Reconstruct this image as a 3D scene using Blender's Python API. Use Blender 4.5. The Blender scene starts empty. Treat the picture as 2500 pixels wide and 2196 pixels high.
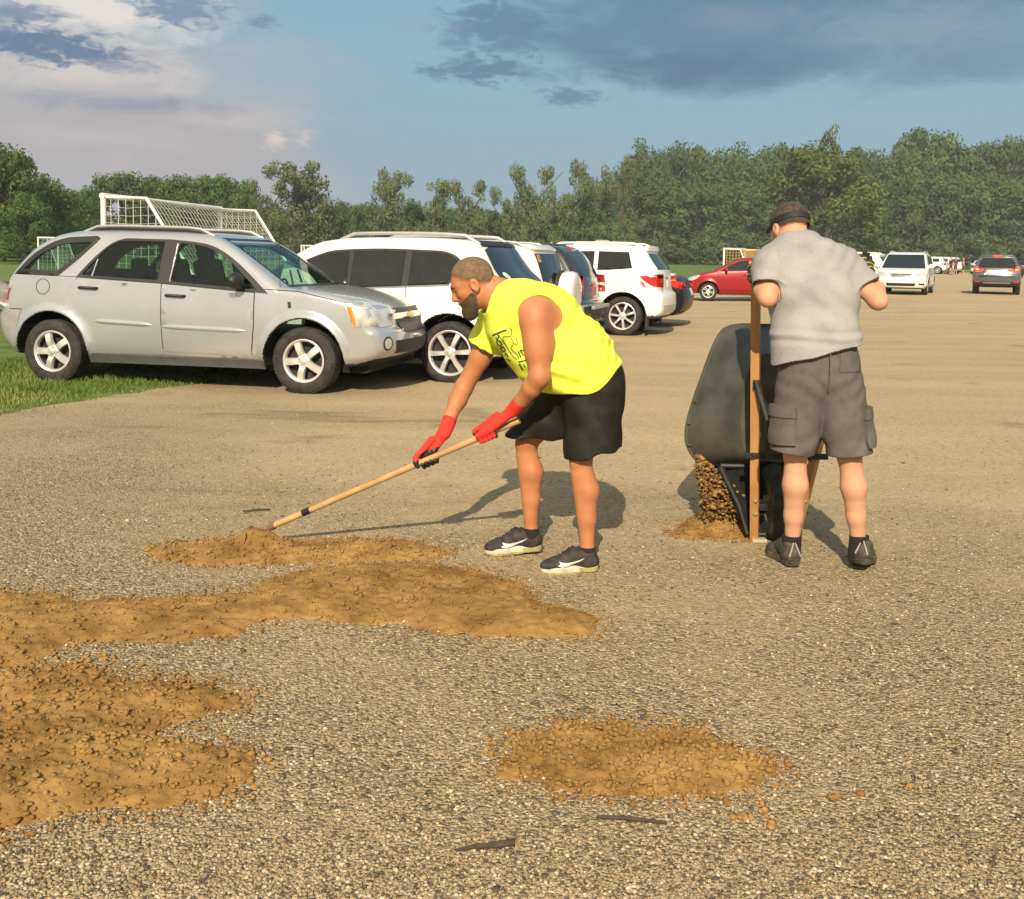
import bpy, bmesh, math, random
import numpy as np
from mathutils import Vector, Matrix
from mathutils.bvhtree import BVHTree
from mathutils.geometry import delaunay_2d_cdt
random.seed(7); RNG = np.random.default_rng(7)
rad = math.radians
SC = bpy.context.scene
COL = SC.collection

# ---------------------------------------------------------------- camera
cam_d = bpy.data.cameras.new('camera'); cam = bpy.data.objects.new('camera', cam_d); COL.objects.link(cam)
cam_d.sensor_fit = 'HORIZONTAL'; cam_d.sensor_width = 36.0; cam_d.lens = 36.0
PITCH, ROLL, EYE = rad(4.2), rad(0.9), 1.455
cam_d.shift_y = -(1098 - (630 + 2500 * math.tan(PITCH))) / 2500
cam_d.clip_start = 0.1; cam_d.clip_end = 3000
_F = Vector((0, math.cos(PITCH), -math.sin(PITCH))); _R = Vector((1, 0, 0)); _U = Vector((0, math.sin(PITCH), math.cos(PITCH)))
_R2 = _R * math.cos(ROLL) + _U * math.sin(ROLL); _U2 = _U * math.cos(ROLL) - _R * math.sin(ROLL)
cam.matrix_world = Matrix(((_R2.x, _U2.x, -_F.x, 0), (_R2.y, _U2.y, -_F.y, 0), (_R2.z, _U2.z, -_F.z, EYE), (0, 0, 0, 1)))
SC.camera = cam

# ---------------------------------------------------------------- node helper
def nd(t, typ, ins=None, **kw):
    n = t.nodes.new(typ)
    for k, v in kw.items(): setattr(n, k, v)
    for k, v in (ins or {}).items():
        s = n.inputs[k]
        if isinstance(v, bpy.types.NodeSocket): t.links.new(v, s)
        else: s.default_value = v
    return n
def mth(t, op, a, b=0.0, c=0.0): return nd(t, 'ShaderNodeMath', {0: a, 1: b, 2: c}, operation=op).outputs[0]
def smooth(t, v, lo, hi, a=0.0, b=1.0):
    return nd(t, 'ShaderNodeMapRange', {0: v, 1: lo, 2: hi, 3: a, 4: b}, interpolation_type='SMOOTHSTEP').outputs[0]
def mixc(t, f, a, b, bt='MIX'):
    n = nd(t, 'ShaderNodeMix', data_type='RGBA', blend_type=bt)
    for k, v in ((0, f), (6, a), (7, b)):
        if isinstance(v, bpy.types.NodeSocket): t.links.new(v, n.inputs[k])
        else: n.inputs[k].default_value = (tuple(v) + (1.0,))[:4] if k else v
    return n.outputs[2]

# ---------------------------------------------------------------- sky, sun, exposure
SUN_EL, SUN_AZ = rad(34), rad(187.2)         # sun stands behind the photographer, a little to the left
SKY_STRENGTH = 0.12
w = bpy.data.worlds.new('World'); SC.world = w; w.use_nodes = True
t = w.node_tree; t.nodes.clear()
sky = nd(t, 'ShaderNodeTexSky', sky_type='NISHITA', sun_disc=False, sun_elevation=SUN_EL, sun_rotation=SUN_AZ, air_density=1.4, dust_density=2.2, ozone_density=1.5)
d = nd(t, 'ShaderNodeTexCoord').outputs['Generated']
sp = nd(t, 'ShaderNodeSeparateXYZ', {0: d})
az = mth(t, 'ARCTAN2', sp.outputs[0], sp.outputs[1]); el = mth(t, 'ARCSINE', sp.outputs[2])
def noise(sx, sy, sc, det=6, rough=.6, dist=0.0):
    v = nd(t, 'ShaderNodeCombineXYZ', {0: mth(t, 'MULTIPLY', az, sx), 1: mth(t, 'MULTIPLY', el, sy)}).outputs[0]
    return nd(t, 'ShaderNodeTexNoise', {'Vector': v, 'Scale': sc, 'Detail': det, 'Roughness': rough, 'Distortion': dist}).outputs[0]
n1 = noise(1, 2.0, 7, 8, .6, .4); n2 = noise(1, 3.2, 12, 8, .62, .6); n3 = noise(1, 1.6, 30, 7, .66, .5)
n4 = noise(1, 2.6, 44, 7, .66, .8); n5 = noise(1, 2.4, 20, 8, .64, .7)
def sc_(c): return tuple(x / SKY_STRENGTH for x in c)
col = mixc(t, .8, mixc(t, 1.0, sky.outputs[0], (1.02, 1.0, .82), 'MULTIPLY'), sc_((.118, .262, .385)))
# paler, greyer air low over the fields, pinkish towards the west
col = mixc(t, smooth(t, el, .22, -.02, 0, .75), col, sc_((.175, .258, .335)))
col = mixc(t, mth(t, 'MULTIPLY', smooth(t, az, -.06, -.5), smooth(t, el, .26, .0, 0, .8)), col, sc_((.27, .265, .305)))
def blob(a0, e0, ra, re, colr, nz, amp, lo, hi, op=1.0):
    global col
    x = mth(t, 'POWER', mth(t, 'DIVIDE', mth(t, 'SUBTRACT', az, a0), ra), 2.0)
    y = mth(t, 'POWER', mth(t, 'DIVIDE', mth(t, 'SUBTRACT', el, e0), re), 2.0)
    v = mth(t, 'SUBTRACT', 1.0, mth(t, 'SQRT', mth(t, 'ADD', x, y)))
    v = mth(t, 'ADD', v, mth(t, 'MULTIPLY', mth(t, 'SUBTRACT', nz, .5), amp))
    col = mixc(t, smooth(t, v, lo, hi, 0, op), col, sc_(colr))
# clouds: bank lit on the left, small dark scraps, deck upper right
blob(-0.403, 0.127, 0.293, 0.123, (0.360, 0.340, 0.345), n1, 1.6, 0.00, 0.70, 0.85)
blob(-0.378, 0.213, 0.135, 0.050, (0.600, 0.555, 0.520), n5, 1.7, 0.05, 0.95, 0.95)
blob(-0.396, 0.156, 0.171, 0.028, (0.500, 0.460, 0.445), n5, 1.6, 0.10, 1.05, 0.80)
blob(-0.345, 0.091, 0.255, 0.062, (0.320, 0.295, 0.315), n1, 1.4, 0.00, 0.80, 0.75)
blob(-0.269, 0.124, 0.136, 0.022, (0.420, 0.385, 0.380), n5, 1.7, 0.10, 1.05, 0.60)
blob(-0.379, 0.102, 0.151, 0.016, (0.400, 0.365, 0.365), n5, 1.7, 0.10, 1.05, 0.60)
blob(-0.418, 0.177, 0.092, 0.024, (0.085, 0.150, 0.250), n4, 2.3, 0.22, 0.74, 0.97)
blob(-0.454, 0.182, 0.045, 0.020, (0.085, 0.150, 0.250), n4, 2.2, 0.20, 0.77, 0.95)
blob(-0.441, 0.202, 0.053, 0.013, (0.120, 0.180, 0.270), n4, 2.2, 0.20, 0.82, 0.85)
blob(-0.351, 0.132, 0.138, 0.016, (0.210, 0.235, 0.300), n5, 2.0, 0.20, 0.95, 0.90)
blob(-0.312, 0.219, 0.069, 0.028, (0.130, 0.200, 0.300), n4, 2.2, 0.20, 0.82, 0.92)
blob(-0.238, 0.212, 0.028, 0.012, (0.120, 0.190, 0.290), n4, 2.2, 0.25, 0.92, 0.85)
blob(-0.361, 0.164, 0.053, 0.009, (0.200, 0.235, 0.310), n4, 2.2, 0.20, 0.92, 0.80)
blob(-0.228, 0.107, 0.019, 0.017, (0.560, 0.460, 0.400), n4, 2.2, 0.25, 1.10, 0.90)
blob(-0.200, 0.109, 0.027, 0.017, (0.500, 0.420, 0.385), n4, 2.3, 0.25, 1.10, 0.85)
blob(-0.362, 0.083, 0.039, 0.018, (0.400, 0.340, 0.335), n4, 2.2, 0.20, 1.10, 0.60)
blob(0.263, 0.227, 0.326, 0.081, (0.090, 0.182, 0.272), n1, 1.3, 0.02, 0.45, 0.96)
blob(0.171, 0.179, 0.190, 0.031, (0.070, 0.146, 0.232), n5, 1.6, 0.10, 0.90, 0.95)
blob(0.405, 0.177, 0.181, 0.027, (0.118, 0.212, 0.300), n5, 1.5, 0.05, 0.95, 0.85)
blob(0.370, 0.210, 0.164, 0.041, (0.180, 0.268, 0.345), n5, 1.5, 0.05, 1.05, 0.85)
blob(0.208, 0.222, 0.095, 0.028, (0.160, 0.225, 0.310), n5, 1.7, 0.10, 1.05, 0.60)
blob(-0.018, 0.216, 0.090, 0.038, (0.090, 0.182, 0.272), n4, 2.2, 0.15, 0.77, 0.93)
blob(-0.033, 0.177, 0.083, 0.019, (0.086, 0.176, 0.265), n4, 2.3, 0.20, 0.77, 0.95)
blob(0.050, 0.154, 0.051, 0.014, (0.086, 0.176, 0.265), n4, 2.3, 0.20, 0.77, 0.90)
blob(-0.254, 0.189, 0.037, 0.016, (0.280, 0.355, 0.430), n4, 2.2, 0.20, 1.02, 0.50)
blob(-0.098, 0.217, 0.070, 0.022, (0.210, 0.300, 0.400), n4, 2.2, 0.20, 1.02, 0.50)
# warm evening brightness of the sky round the sun, behind the camera
_sv = (math.sin(SUN_AZ) * math.cos(SUN_EL), math.cos(SUN_AZ) * math.cos(SUN_EL), math.sin(SUN_EL))
dt = nd(t, 'ShaderNodeVectorMath', {0: d, 1: _sv}, operation='DOT_PRODUCT').outputs['Value']
col = mixc(t, smooth(t, dt, -.15, .75, 0, .8), col, sc_((.58, .51, .41)))
bg = nd(t, 'ShaderNodeBackground', {0: col, 1: SKY_STRENGTH})
t.links.new(bg.outputs[0], nd(t, 'ShaderNodeOutputWorld').inputs[0])

sun_d = bpy.data.lights.new('sun', 'SUN'); sun = bpy.data.objects.new('sun', sun_d); COL.objects.link(sun)
sun_d.energy = 4.6; sun_d.angle = rad(.55); sun_d.color = (1.0, .86, .66)
_sd = Vector((math.sin(SUN_AZ) * math.cos(SUN_EL), math.cos(SUN_AZ) * math.cos(SUN_EL), math.sin(SUN_EL)))
sun.rotation_euler = _sd.to_track_quat('Z', 'Y').to_euler()
sun.location = _sd * 60
vs = SC.view_settings
SC.display_settings.display_device = 'sRGB'
vs.view_transform = 'Standard'; vs.look = 'None'; vs.gamma = 1.0; vs.use_curve_mapping = False; vs.exposure = 0.45
SC.cycles.use_denoising = True
SC.cycles.max_bounces = 8; SC.cycles.transparent_max_bounces = 24
# ---------------------------------------------------------------- materials
MATS = {}
def mat(name, col, rough=.6, metal=0.0, var=.1, vs_=9.0, bump=0.0, bs=60.0, coat=0.0, spec=.5, sss=0.0, col2=None, ramp=(.35, .65), det=5, emit=None, flake=0.0):
    if name in MATS: return MATS[name]
    m = bpy.data.materials.new(name); m.use_nodes = True; t = m.node_tree; t.nodes.clear()
    tc = nd(t, 'ShaderNodeTexCoord').outputs['Object']
    nz = nd(t, 'ShaderNodeTexNoise', {'Vector': tc, 'Scale': vs_, 'Detail': det, 'Roughness': .6}).outputs[0]
    f = nd(t, 'ShaderNodeMapRange', {0: nz, 1: ramp[0], 2: ramp[1]}).outputs[0]
    a = tuple(c * (1 - var) for c in col); b = col2 or tuple(min(1, c * (1 + var)) for c in col)
    c = mixc(t, f, a, b)
    p = nd(t, 'ShaderNodeBsdfPrincipled', {'Base Color': c, 'Roughness': rough, 'Metallic': metal, 'Coat Weight': coat, 'Coat Roughness': .04, 'Specular IOR Level': spec})
    if flake:
        v = nd(t, 'ShaderNodeTexVoronoi', {'Vector': tc, 'Scale': 900.0}).outputs['Color']
        t.links.new(mth(t, 'MULTIPLY_ADD', nd(t, 'ShaderNodeSeparateColor', {0: v}).outputs[0], flake, rough - flake / 2), p.inputs['Roughness'])
    if sss:
        p.inputs['Subsurface Weight'].default_value = sss; p.inputs['Subsurface Radius'].default_value = (.012, .004, .002); p.inputs['Subsurface Scale'].default_value = 1.0
    if bump:
        nb = nd(t, 'ShaderNodeTexNoise', {'Vector': tc, 'Scale': bs, 'Detail': 4.0}).outputs[0]
        t.links.new(nd(t, 'ShaderNodeBump', {'Height': nb, 'Strength': min(1, bump * 10), 'Distance': bump * .1}).outputs[0], p.inputs['Normal'])
    if emit: p.inputs['Emission Color'].default_value = (*emit[0], 1); p.inputs['Emission Strength'].default_value = emit[1]
    t.links.new(p.outputs[0], nd(t, 'ShaderNodeOutputMaterial').inputs[0])
    MATS[name] = m; return m
def glass(name, tint, refl=1.0, rough=.02):
    if name in MATS: return MATS[name]
    m = bpy.data.materials.new(name); m.use_nodes = True; t = m.node_tree; t.nodes.clear()
    nz = nd(t, 'ShaderNodeTexNoise', {'Vector': nd(t, 'ShaderNodeTexCoord').outputs['Object'], 'Scale': 6.0}).outputs[0]
    tr = nd(t, 'ShaderNodeBsdfTransparent', {0: mixc(t, nz, tuple(x * .92 for x in tint), tint)})
    gl = nd(t, 'ShaderNodeBsdfGlossy', {0: (1, 1, 1, 1), 1: rough})
    fc = nd(t, 'ShaderNodeLayerWeight', {0: .5}).outputs['Facing']; fr = mth(t, 'MULTIPLY_ADD', mth(t, 'POWER', fc, 4.0), .9, .045)
    mx = nd(t, 'ShaderNodeMixShader', {0: mth(t, 'MULTIPLY', fr, refl), 1: tr.outputs[0], 2: gl.outputs[0]})
    t.links.new(mx.outputs[0], nd(t, 'ShaderNodeOutputMaterial').inputs[0])
    MATS[name] = m; return m

# ---------------------------------------------------------------- objects
def tag(o, label=None, cat=None, group=None, kind=None):
    if label: o['label'] = label
    if cat: o['category'] = cat
    if group: o['group'] = group
    if kind: o['kind'] = kind
    return o
def thing(name, label, cat, loc=(0, 0, 0), rz=0.0, group=None):
    o = bpy.data.objects.new(name, None); COL.objects.link(o); o.location = loc; o.rotation_euler = (0, 0, rz); o.empty_display_size = .2
    return tag(o, label, cat, group)
def obj(name, me, mats=None, parent=None, loc=None):
    o = bpy.data.objects.new(name, me); COL.objects.link(o)
    for m in (mats if isinstance(mats, (list, tuple)) else [mats] if mats else []): me.materials.append(m)
    if parent: o.parent = parent
    if loc is not None: o.location = loc
    return o
def copy_tree(o, parent=None):
    c = o.copy(); COL.objects.link(c); c.parent = parent
    for ch in o.children: copy_tree(ch, c)
    return c
def mesh(name, V, Fc, smooth_=True, normals=None, midx=None):
    V = np.asarray(V, np.float32); me = bpy.data.meshes.new(name)
    if isinstance(Fc, np.ndarray) and Fc.ndim == 2:
        n, k = Fc.shape
        me.vertices.add(len(V)); me.vertices.foreach_set('co', V.ravel())
        me.loops.add(n * k); me.loops.foreach_set('vertex_index', Fc.astype(np.int32).ravel())
        me.polygons.add(n); me.polygons.foreach_set('loop_start', np.arange(0, n * k, k, dtype=np.int32))
        me.update(calc_edges=True)
    else:
        me.from_pydata([tuple(map(float, v)) for v in V], [], [list(map(int, f)) for f in Fc]); me.update()
    if midx is not None: me.polygons.foreach_set('material_index', np.asarray(midx, np.int32))
    if smooth_: me.polygons.foreach_set('use_smooth', np.ones(len(me.polygons), bool))
    if normals is not None: me.normals_split_custom_set_from_vertices([tuple(map(float, n)) for n in normals])
    return me
class MB:                                     # collects simple solids into one mesh
    def __init__(s): s.V = []; s.F = []
    def add(s, V, Fc):
        o = len(s.V); s.V += [tuple(v) for v in V]; s.F += [tuple(i + o for i in f) for f in Fc]; return s
    def box(s, c, sz, R=None, bev=0.0):
        bm = bmesh.new(); bmesh.ops.create_cube(bm, size=1.0)
        for v in bm.verts: v.co = Vector((v.co.x * sz[0], v.co.y * sz[1], v.co.z * sz[2]))
        if bev: bmesh.ops.bevel(bm, geom=list(bm.edges), offset=bev, segments=2, affect='EDGES', profile=.7)
        c = Vector(c); bm.verts.index_update()
        s.add([(R @ v.co if R else v.co) + c for v in bm.verts], [[v.index for v in f.verts] for f in bm.faces]); bm.free(); return s
    def tube(s, pts, r, n=10, cap=True):
        pts = [Vector(p) for p in pts]; rr = r if isinstance(r, (list, tuple)) else [r] * len(pts)
        V = []; Fc = []; up = None
        for i, p in enumerate(pts):
            d_ = (pts[min(i + 1, len(pts) - 1)] - pts[max(i - 1, 0)]).normalized()
            if up is None: up = Vector((0, 0, 1)) if abs(d_.z) < .9 else Vector((1, 0, 0))
            a = d_.cross(up).normalized(); b = a.cross(d_).normalized(); up = b
            for k in range(n):
                an = 2 * math.pi * k / n; V.append(p + (a * math.cos(an) + b * math.sin(an)) * rr[i])
        for i in range(len(pts) - 1):
            for k in range(n): Fc.append((i * n + k, i * n + (k + 1) % n, (i + 1) * n + (k + 1) % n, (i + 1) * n + k))
        if cap: Fc.append(tuple(range(n - 1, -1, -1))); Fc.append(tuple((len(pts) - 1) * n + k for k in range(n)))
        return s.add(V, Fc)
    def lathe(s, prof, axis='y', c=(0, 0, 0), n=40):      # prof: (radius, along)
        V = []; Fc = []
        for r, a in prof:
            for k in range(n):
                an = 2 * math.pi * k / n; u, v = r * math.cos(an), r * math.sin(an)
                p = (u, a, v) if axis == 'y' else (a, u, v) if axis == 'x' else (u, v, a)
                V.append((p[0] + c[0], p[1] + c[1], p[2] + c[2]))
        for i in range(len(prof) - 1):
            for k in range(n): Fc.append((i * n + k, i * n + (k + 1) % n, (i + 1) * n + (k + 1) % n, (i + 1) * n + k))
        return s.add(V, Fc)
    def build(s, name, m, parent=None, sm=True, loc=None):
        bm = bmesh.new(); vs2 = [bm.verts.new(v) for v in s.V]
        for f in s.F:
            try: bm.faces.new([vs2[i] for i in f])
            except ValueError: pass
        bmesh.ops.recalc_face_normals(bm, faces=list(bm.faces))
        me = bpy.data.meshes.new(name); bm.to_mesh(me); bm.free()
        if sm:
            me.polygons.foreach_set('use_smooth', np.ones(len(me.polygons), bool))
            try: me.set_sharp_from_angle(angle=rad(38))
            except Exception: pass
        return obj(name, me, m, parent, loc)

# ---------------------------------------------------------------- numeric noise
def hash3(i, j, k, s=0):
    h = (i * 374761393 + j * 668265263 + k * 2147483647 + s * 974711) & 0xffffffff
    h = ((h ^ (h >> 13)) * 1274126177) & 0xffffffff
    return ((h ^ (h >> 16)) & 0xffff) / 65535.0
def vnoise(X, Y, Z, s=0):
    X, Y, Z = np.broadcast_arrays(np.asarray(X, float), np.asarray(Y, float), np.asarray(Z, float))
    i, j, k = (np.floor(a).astype(np.int64) for a in (X, Y, Z)); x, y, z = X - i, Y - j, Z - k
    x, y, z = (a * a * (3 - 2 * a) for a in (x, y, z)); r = 0
    for a in (0, 1):
        for b in (0, 1):
            for c in (0, 1):
                r = r + hash3(i + a, j + b, k + c, s) * (x if a else 1 - x) * (y if b else 1 - y) * (z if c else 1 - z)
    return r

# ---------------------------------------------------------------- distance fields -> smooth meshes
def smin(a, b, k):
    if k <= 0: return np.minimum(a, b)
    h = np.clip(.5 + .5 * (b - a) / k, 0, 1); return b + (a - b) * h - k * h * (1 - h)
def smax(a, b, k): return -smin(-a, -b, k)
def rc(a, b, ra, rb, sy=1.0, cy=None):      # tapered capsule; sy stretches it along world Y about cy
    a = np.array(a, float); b = np.array(b, float)
    if cy is None: cy = a[1]
    def f(X, Y, Z):
        Y2 = cy + (Y - cy) / sy; a2 = a.copy(); b2 = b.copy(); a2[1] = cy + (a[1] - cy) / sy; b2[1] = cy + (b[1] - cy) / sy
        ba = b2 - a2; x, y, z = X - a2[0], Y2 - a2[1], Z - a2[2]
        h = np.clip((x * ba[0] + y * ba[1] + z * ba[2]) / (ba @ ba + 1e-12), 0, 1)
        return np.sqrt((x - ba[0] * h) ** 2 + (y - ba[1] * h) ** 2 + (z - ba[2] * h) ** 2) - (ra + (rb - ra) * h)
    r = max(ra, rb); e = np.array([r, r * max(1, sy), r])
    f.lo = np.minimum(a, b) - e; f.hi = np.maximum(a, b) + e; return f
def ell(c, r, B=None):                       # ellipsoid; B columns = its axes
    c = np.array(c, float); r = np.array(r, float); B = np.eye(3) if B is None else np.asarray(B, float)
    def f(X, Y, Z):
        x, y, z = X - c[0], Y - c[1], Z - c[2]
        u = [(x * B[0, i] + y * B[1, i] + z * B[2, i]) for i in range(3)]
        k0 = np.sqrt(sum((u[i] / r[i]) ** 2 for i in range(3))); k1 = np.sqrt(sum((u[i] / r[i] ** 2) ** 2 for i in range(3))) + 1e-9
        return k0 * (k0 - 1) / k1
    f.lo = c - r.max(); f.hi = c + r.max(); return f
def plane(p, n):
    p = np.array(p, float); n = np.array(n, float); n /= np.linalg.norm(n)
    return lambda X, Y, Z: (X - p[0]) * n[0] + (Y - p[1]) * n[1] + (Z - p[2]) * n[2]
class Field:
    def __init__(s, lo, hi, res):
        s.lo = np.array(lo, float); s.res = res; s.n = np.ceil((np.array(hi) - s.lo) / res).astype(int) + 1
        s.d = np.full(s.n, .5, np.float32); s.ax = [(s.lo[i] + res * np.arange(s.n[i])) for i in range(3)]
    def grid(s, lo=None, hi=None, m=0.0):
        if lo is None: sl = tuple(slice(0, n) for n in s.n)
        else: sl = tuple(slice(int(np.clip(math.floor((lo[i] - m - s.lo[i]) / s.res), 0, s.n[i])), int(np.clip(math.ceil((hi[i] + m - s.lo[i]) / s.res) + 1, 0, s.n[i]))) for i in range(3))
        X, Y, Z = s.ax[0][sl[0]][:, None, None], s.ax[1][sl[1]][None, :, None], s.ax[2][sl[2]][None, None, :]
        return sl, X, Y, Z
    def add(s, f, k=.02, off=0.0):
        sl, X, Y, Z = s.grid(f.lo, f.hi, max(k, .02) + abs(off) + .04)
        if all(q.stop > q.start for q in sl): s.d[sl] = smin(s.d[sl], (f(X, Y, Z) - off).astype(np.float32), k)
        return s
    def cut(s, f, k=0.0, off=0.0):
        sl, X, Y, Z = s.grid(f.lo, f.hi, k + abs(off) + .02); s.d[sl] = smax(s.d[sl], -(f(X, Y, Z) - off).astype(np.float32), k); return s
    def clip(s, f, k=0.0):
        sl, X, Y, Z = s.grid(); s.d = smax(s.d, np.broadcast_to(f(X, Y, Z), s.n).astype(np.float32), k); return s
    def warp(s, fn):
        sl, X, Y, Z = s.grid(); s.d = s.d + np.broadcast_to(fn(X, Y, Z), s.n).astype(np.float32); return s
    def mesh(s, name, smooth_it=2):
        V, Q, N = surfnet(s.d, s.lo, s.res, smooth_it); return V, Q, N
def surfnet(d, lo, res, it=2):
    s = d < 0; nx, ny, nz = d.shape
    c = np.zeros((nx - 1, ny - 1, nz - 1), np.uint8)
    offs = [(a, b, e) for a in (0, 1) for b in (0, 1) for e in (0, 1)]
    for a, b, e in offs: c += s[a:nx - 1 + a, b:ny - 1 + b, e:nz - 1 + e]
    I = np.argwhere((c > 0) & (c < 8)); idx = np.full(c.shape, -1, np.int64); idx[tuple(I.T)] = np.arange(len(I))
    val = {o: d[I[:, 0] + o[0], I[:, 1] + o[1], I[:, 2] + o[2]] for o in offs}
    P = np.zeros((len(I), 3)); cnt = np.zeros(len(I))
    for o in offs:
        for ax in range(3):
            if o[ax] == 0:
                q = list(o); q[ax] = 1; q = tuple(q); a, b = val[o], val[q]; m = (a < 0) != (b < 0)
                tt = np.where(m, a / np.where(m, a - b, 1), 0); pt = np.array(o, float)[None, :].repeat(len(I), 0); pt[:, ax] += tt
                P[m] += pt[m]; cnt[m] += 1
    P /= np.maximum(cnt, 1)[:, None]
    Q = []
    for ax in range(3):
        o1, o2 = [(1, 2), (2, 0), (0, 1)][ax]
        sl0 = [slice(None)] * 3; sl1 = [slice(None)] * 3; sl0[ax] = slice(0, -1); sl1[ax] = slice(1, None)
        A, B = s[tuple(sl0)], s[tuple(sl1)]; E_ = np.argwhere(A != B)
        ok = (E_[:, o1] > 0) & (E_[:, o2] > 0) & (E_[:, o1] < d.shape[o1] - 1) & (E_[:, o2] < d.shape[o2] - 1); E_ = E_[ok]
        sg = A[tuple(E_.T)]
        def cell(u, v): q = E_.copy(); q[:, o1] -= u; q[:, o2] -= v; return idx[tuple(q.T)]
        q = np.stack([cell(1, 1), cell(0, 1), cell(0, 0), cell(1, 0)], 1); q[~sg] = q[~sg][:, ::-1]; Q.append(q)
    Q = np.concatenate(Q); Q = Q[(Q >= 0).all(1)]
    G = np.zeros((len(I), 3))
    V = (I + P)
    def samp(V):
        i = np.clip(np.floor(V).astype(int), 0, np.array(d.shape) - 2); f = V - i; r = 0; g = np.zeros((len(V), 3))
        for o in offs:
            v = d[i[:, 0] + o[0], i[:, 1] + o[1], i[:, 2] + o[2]]; wt = [f[:, k] if o[k] else 1 - f[:, k] for k in range(3)]
            r = r + v * wt[0] * wt[1] * wt[2]
            for k in range(3): g[:, k] += v * (1 if o[k] else -1) * wt[(k + 1) % 3] * wt[(k + 2) % 3]
        return r, g
    for _ in range(it):
        acc = np.zeros_like(V); ct = np.zeros(len(V))
        for k in range(4):
            np.add.at(acc, Q[:, k], V[Q[:, (k + 1) % 4]]); np.add.at(acc, Q[:, k], V[Q[:, (k + 3) % 4]]); np.add.at(ct, Q[:, k], 2)
        m = ct > 0; V[m] = .5 * V[m] + .5 * acc[m] / ct[m][:, None]
        r, g = samp(V); V -= np.clip(r / np.maximum((g ** 2).sum(1), 1e-9), -1, 1)[:, None] * g * .8
    r, g = samp(V); N = g / np.maximum(np.linalg.norm(g, axis=1), 1e-9)[:, None]
    return V * res + lo, Q, N
def hair_mat(name, c0, c1, thresh=1.0):
    # short hair that thins out towards its edge ('dens' holds how thick it grows)
    m = mat(name, c0, rough=.85, var=.2, vs_=60, bump=.006, bs=600, col2=c1); t = m.node_tree; out = [n for n in t.nodes if n.type == 'OUTPUT_MATERIAL'][0]; src = out.inputs[0].links[0].from_socket
    tc = nd(t, 'ShaderNodeTexCoord').outputs['Object']; nz = nd(t, 'ShaderNodeTexNoise', {'Vector': tc, 'Scale': 420.0, 'Detail': 2.0}).outputs[0]
    de = nd(t, 'ShaderNodeAttribute', attribute_name='dens').outputs['Fac']
    f = mth(t, 'LESS_THAN', mth(t, 'MULTIPLY_ADD', mth(t, 'SUBTRACT', nz, .5), 2.2, .5), mth(t, 'MULTIPLY', de, thresh))
    t.links.new(nd(t, 'ShaderNodeMixShader', {0: f, 1: nd(t, 'ShaderNodeBsdfTransparent').outputs[0], 2: src}).outputs[0], out.inputs[0]); return m
def set_dens(o, loc, planes, width, base=.15):
    co = np.array([v.co[:] for v in o.data.vertices]) + np.array(loc, float); dm = np.full(len(co), 9.0)
    for p in planes: dm = np.minimum(dm, -p(co[:, 0], co[:, 1], co[:, 2]))
    a = o.data.attributes.new('dens', 'FLOAT', 'POINT'); a.data.foreach_set('value', (base + (1.25 - base) * np.clip(dm / width, 0, 1)).astype(np.float32))
def sdf_obj(name, fld, m, parent=None, loc=(0, 0, 0), it=2, mfn=None, nrm=True):
    V, Q, N = surfnet(fld.d, fld.lo, fld.res, it); loc = np.array(loc, float)
    mi = mfn(V[Q].mean(1), N[Q].mean(1)) if mfn else None
    # blend field normals with face-averaged ones so creases stay soft
    return obj(name, mesh(name, V - loc, Q, True, N if nrm else None, mi), m, parent)
def bvh_of(o): me = o.data; return BVHTree.FromPolygons([v.co.copy() for v in me.vertices], [tuple(p.vertices) for p in me.polygons])

# ---------------------------------------------------------------- flat polygon -> triangulated panel with inner points
def cdt(poly, step, holes=()):
    poly = [tuple(p) for p in poly]; P = []; Ed = []
    def ring(r):
        n0 = len(P)
        for i, p in enumerate(r):
            q = r[(i + 1) % len(r)]; L = math.dist(p, q); k = max(1, int(L / step))
            for j in range(k): P.append((p[0] + (q[0] - p[0]) * j / k, p[1] + (q[1] - p[1]) * j / k))
        n1 = len(P)
        for i in range(n0, n1): Ed.append((i, i + 1 if i + 1 < n1 else n0))
        return n1 - n0
    nb = ring(poly)
    for h_ in holes: ring([tuple(p) for p in h_])
    A = np.array(poly); lo, hi = A.min(0), A.max(0)
    gx, gy = np.meshgrid(np.arange(lo[0] + step / 2, hi[0], step), np.arange(lo[1] + step / 2, hi[1], step)); G = np.stack([gx.ravel(), gy.ravel()], 1)
    if len(G):
        dd = sdpoly(A, G[:, 0], G[:, 1]); m = dd < -step * .45
        for h_ in holes: m &= sdpoly(np.array(h_), G[:, 0], G[:, 1]) > step * .45
        P += [tuple(p) for p in G[m]]
    r = delaunay_2d_cdt([Vector(p) for p in P], Ed, [], 0, 1e-7)
    V = np.array([tuple(v) for v in r[0]]); T = np.array([f[:3] for f in r[2]])
    cen = V[T].mean(1); keep = sdpoly(A, cen[:, 0], cen[:, 1]) < 0
    for h_ in holes: keep &= sdpoly(np.array(h_), cen[:, 0], cen[:, 1]) > 0
    return V, T[keep]
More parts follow.
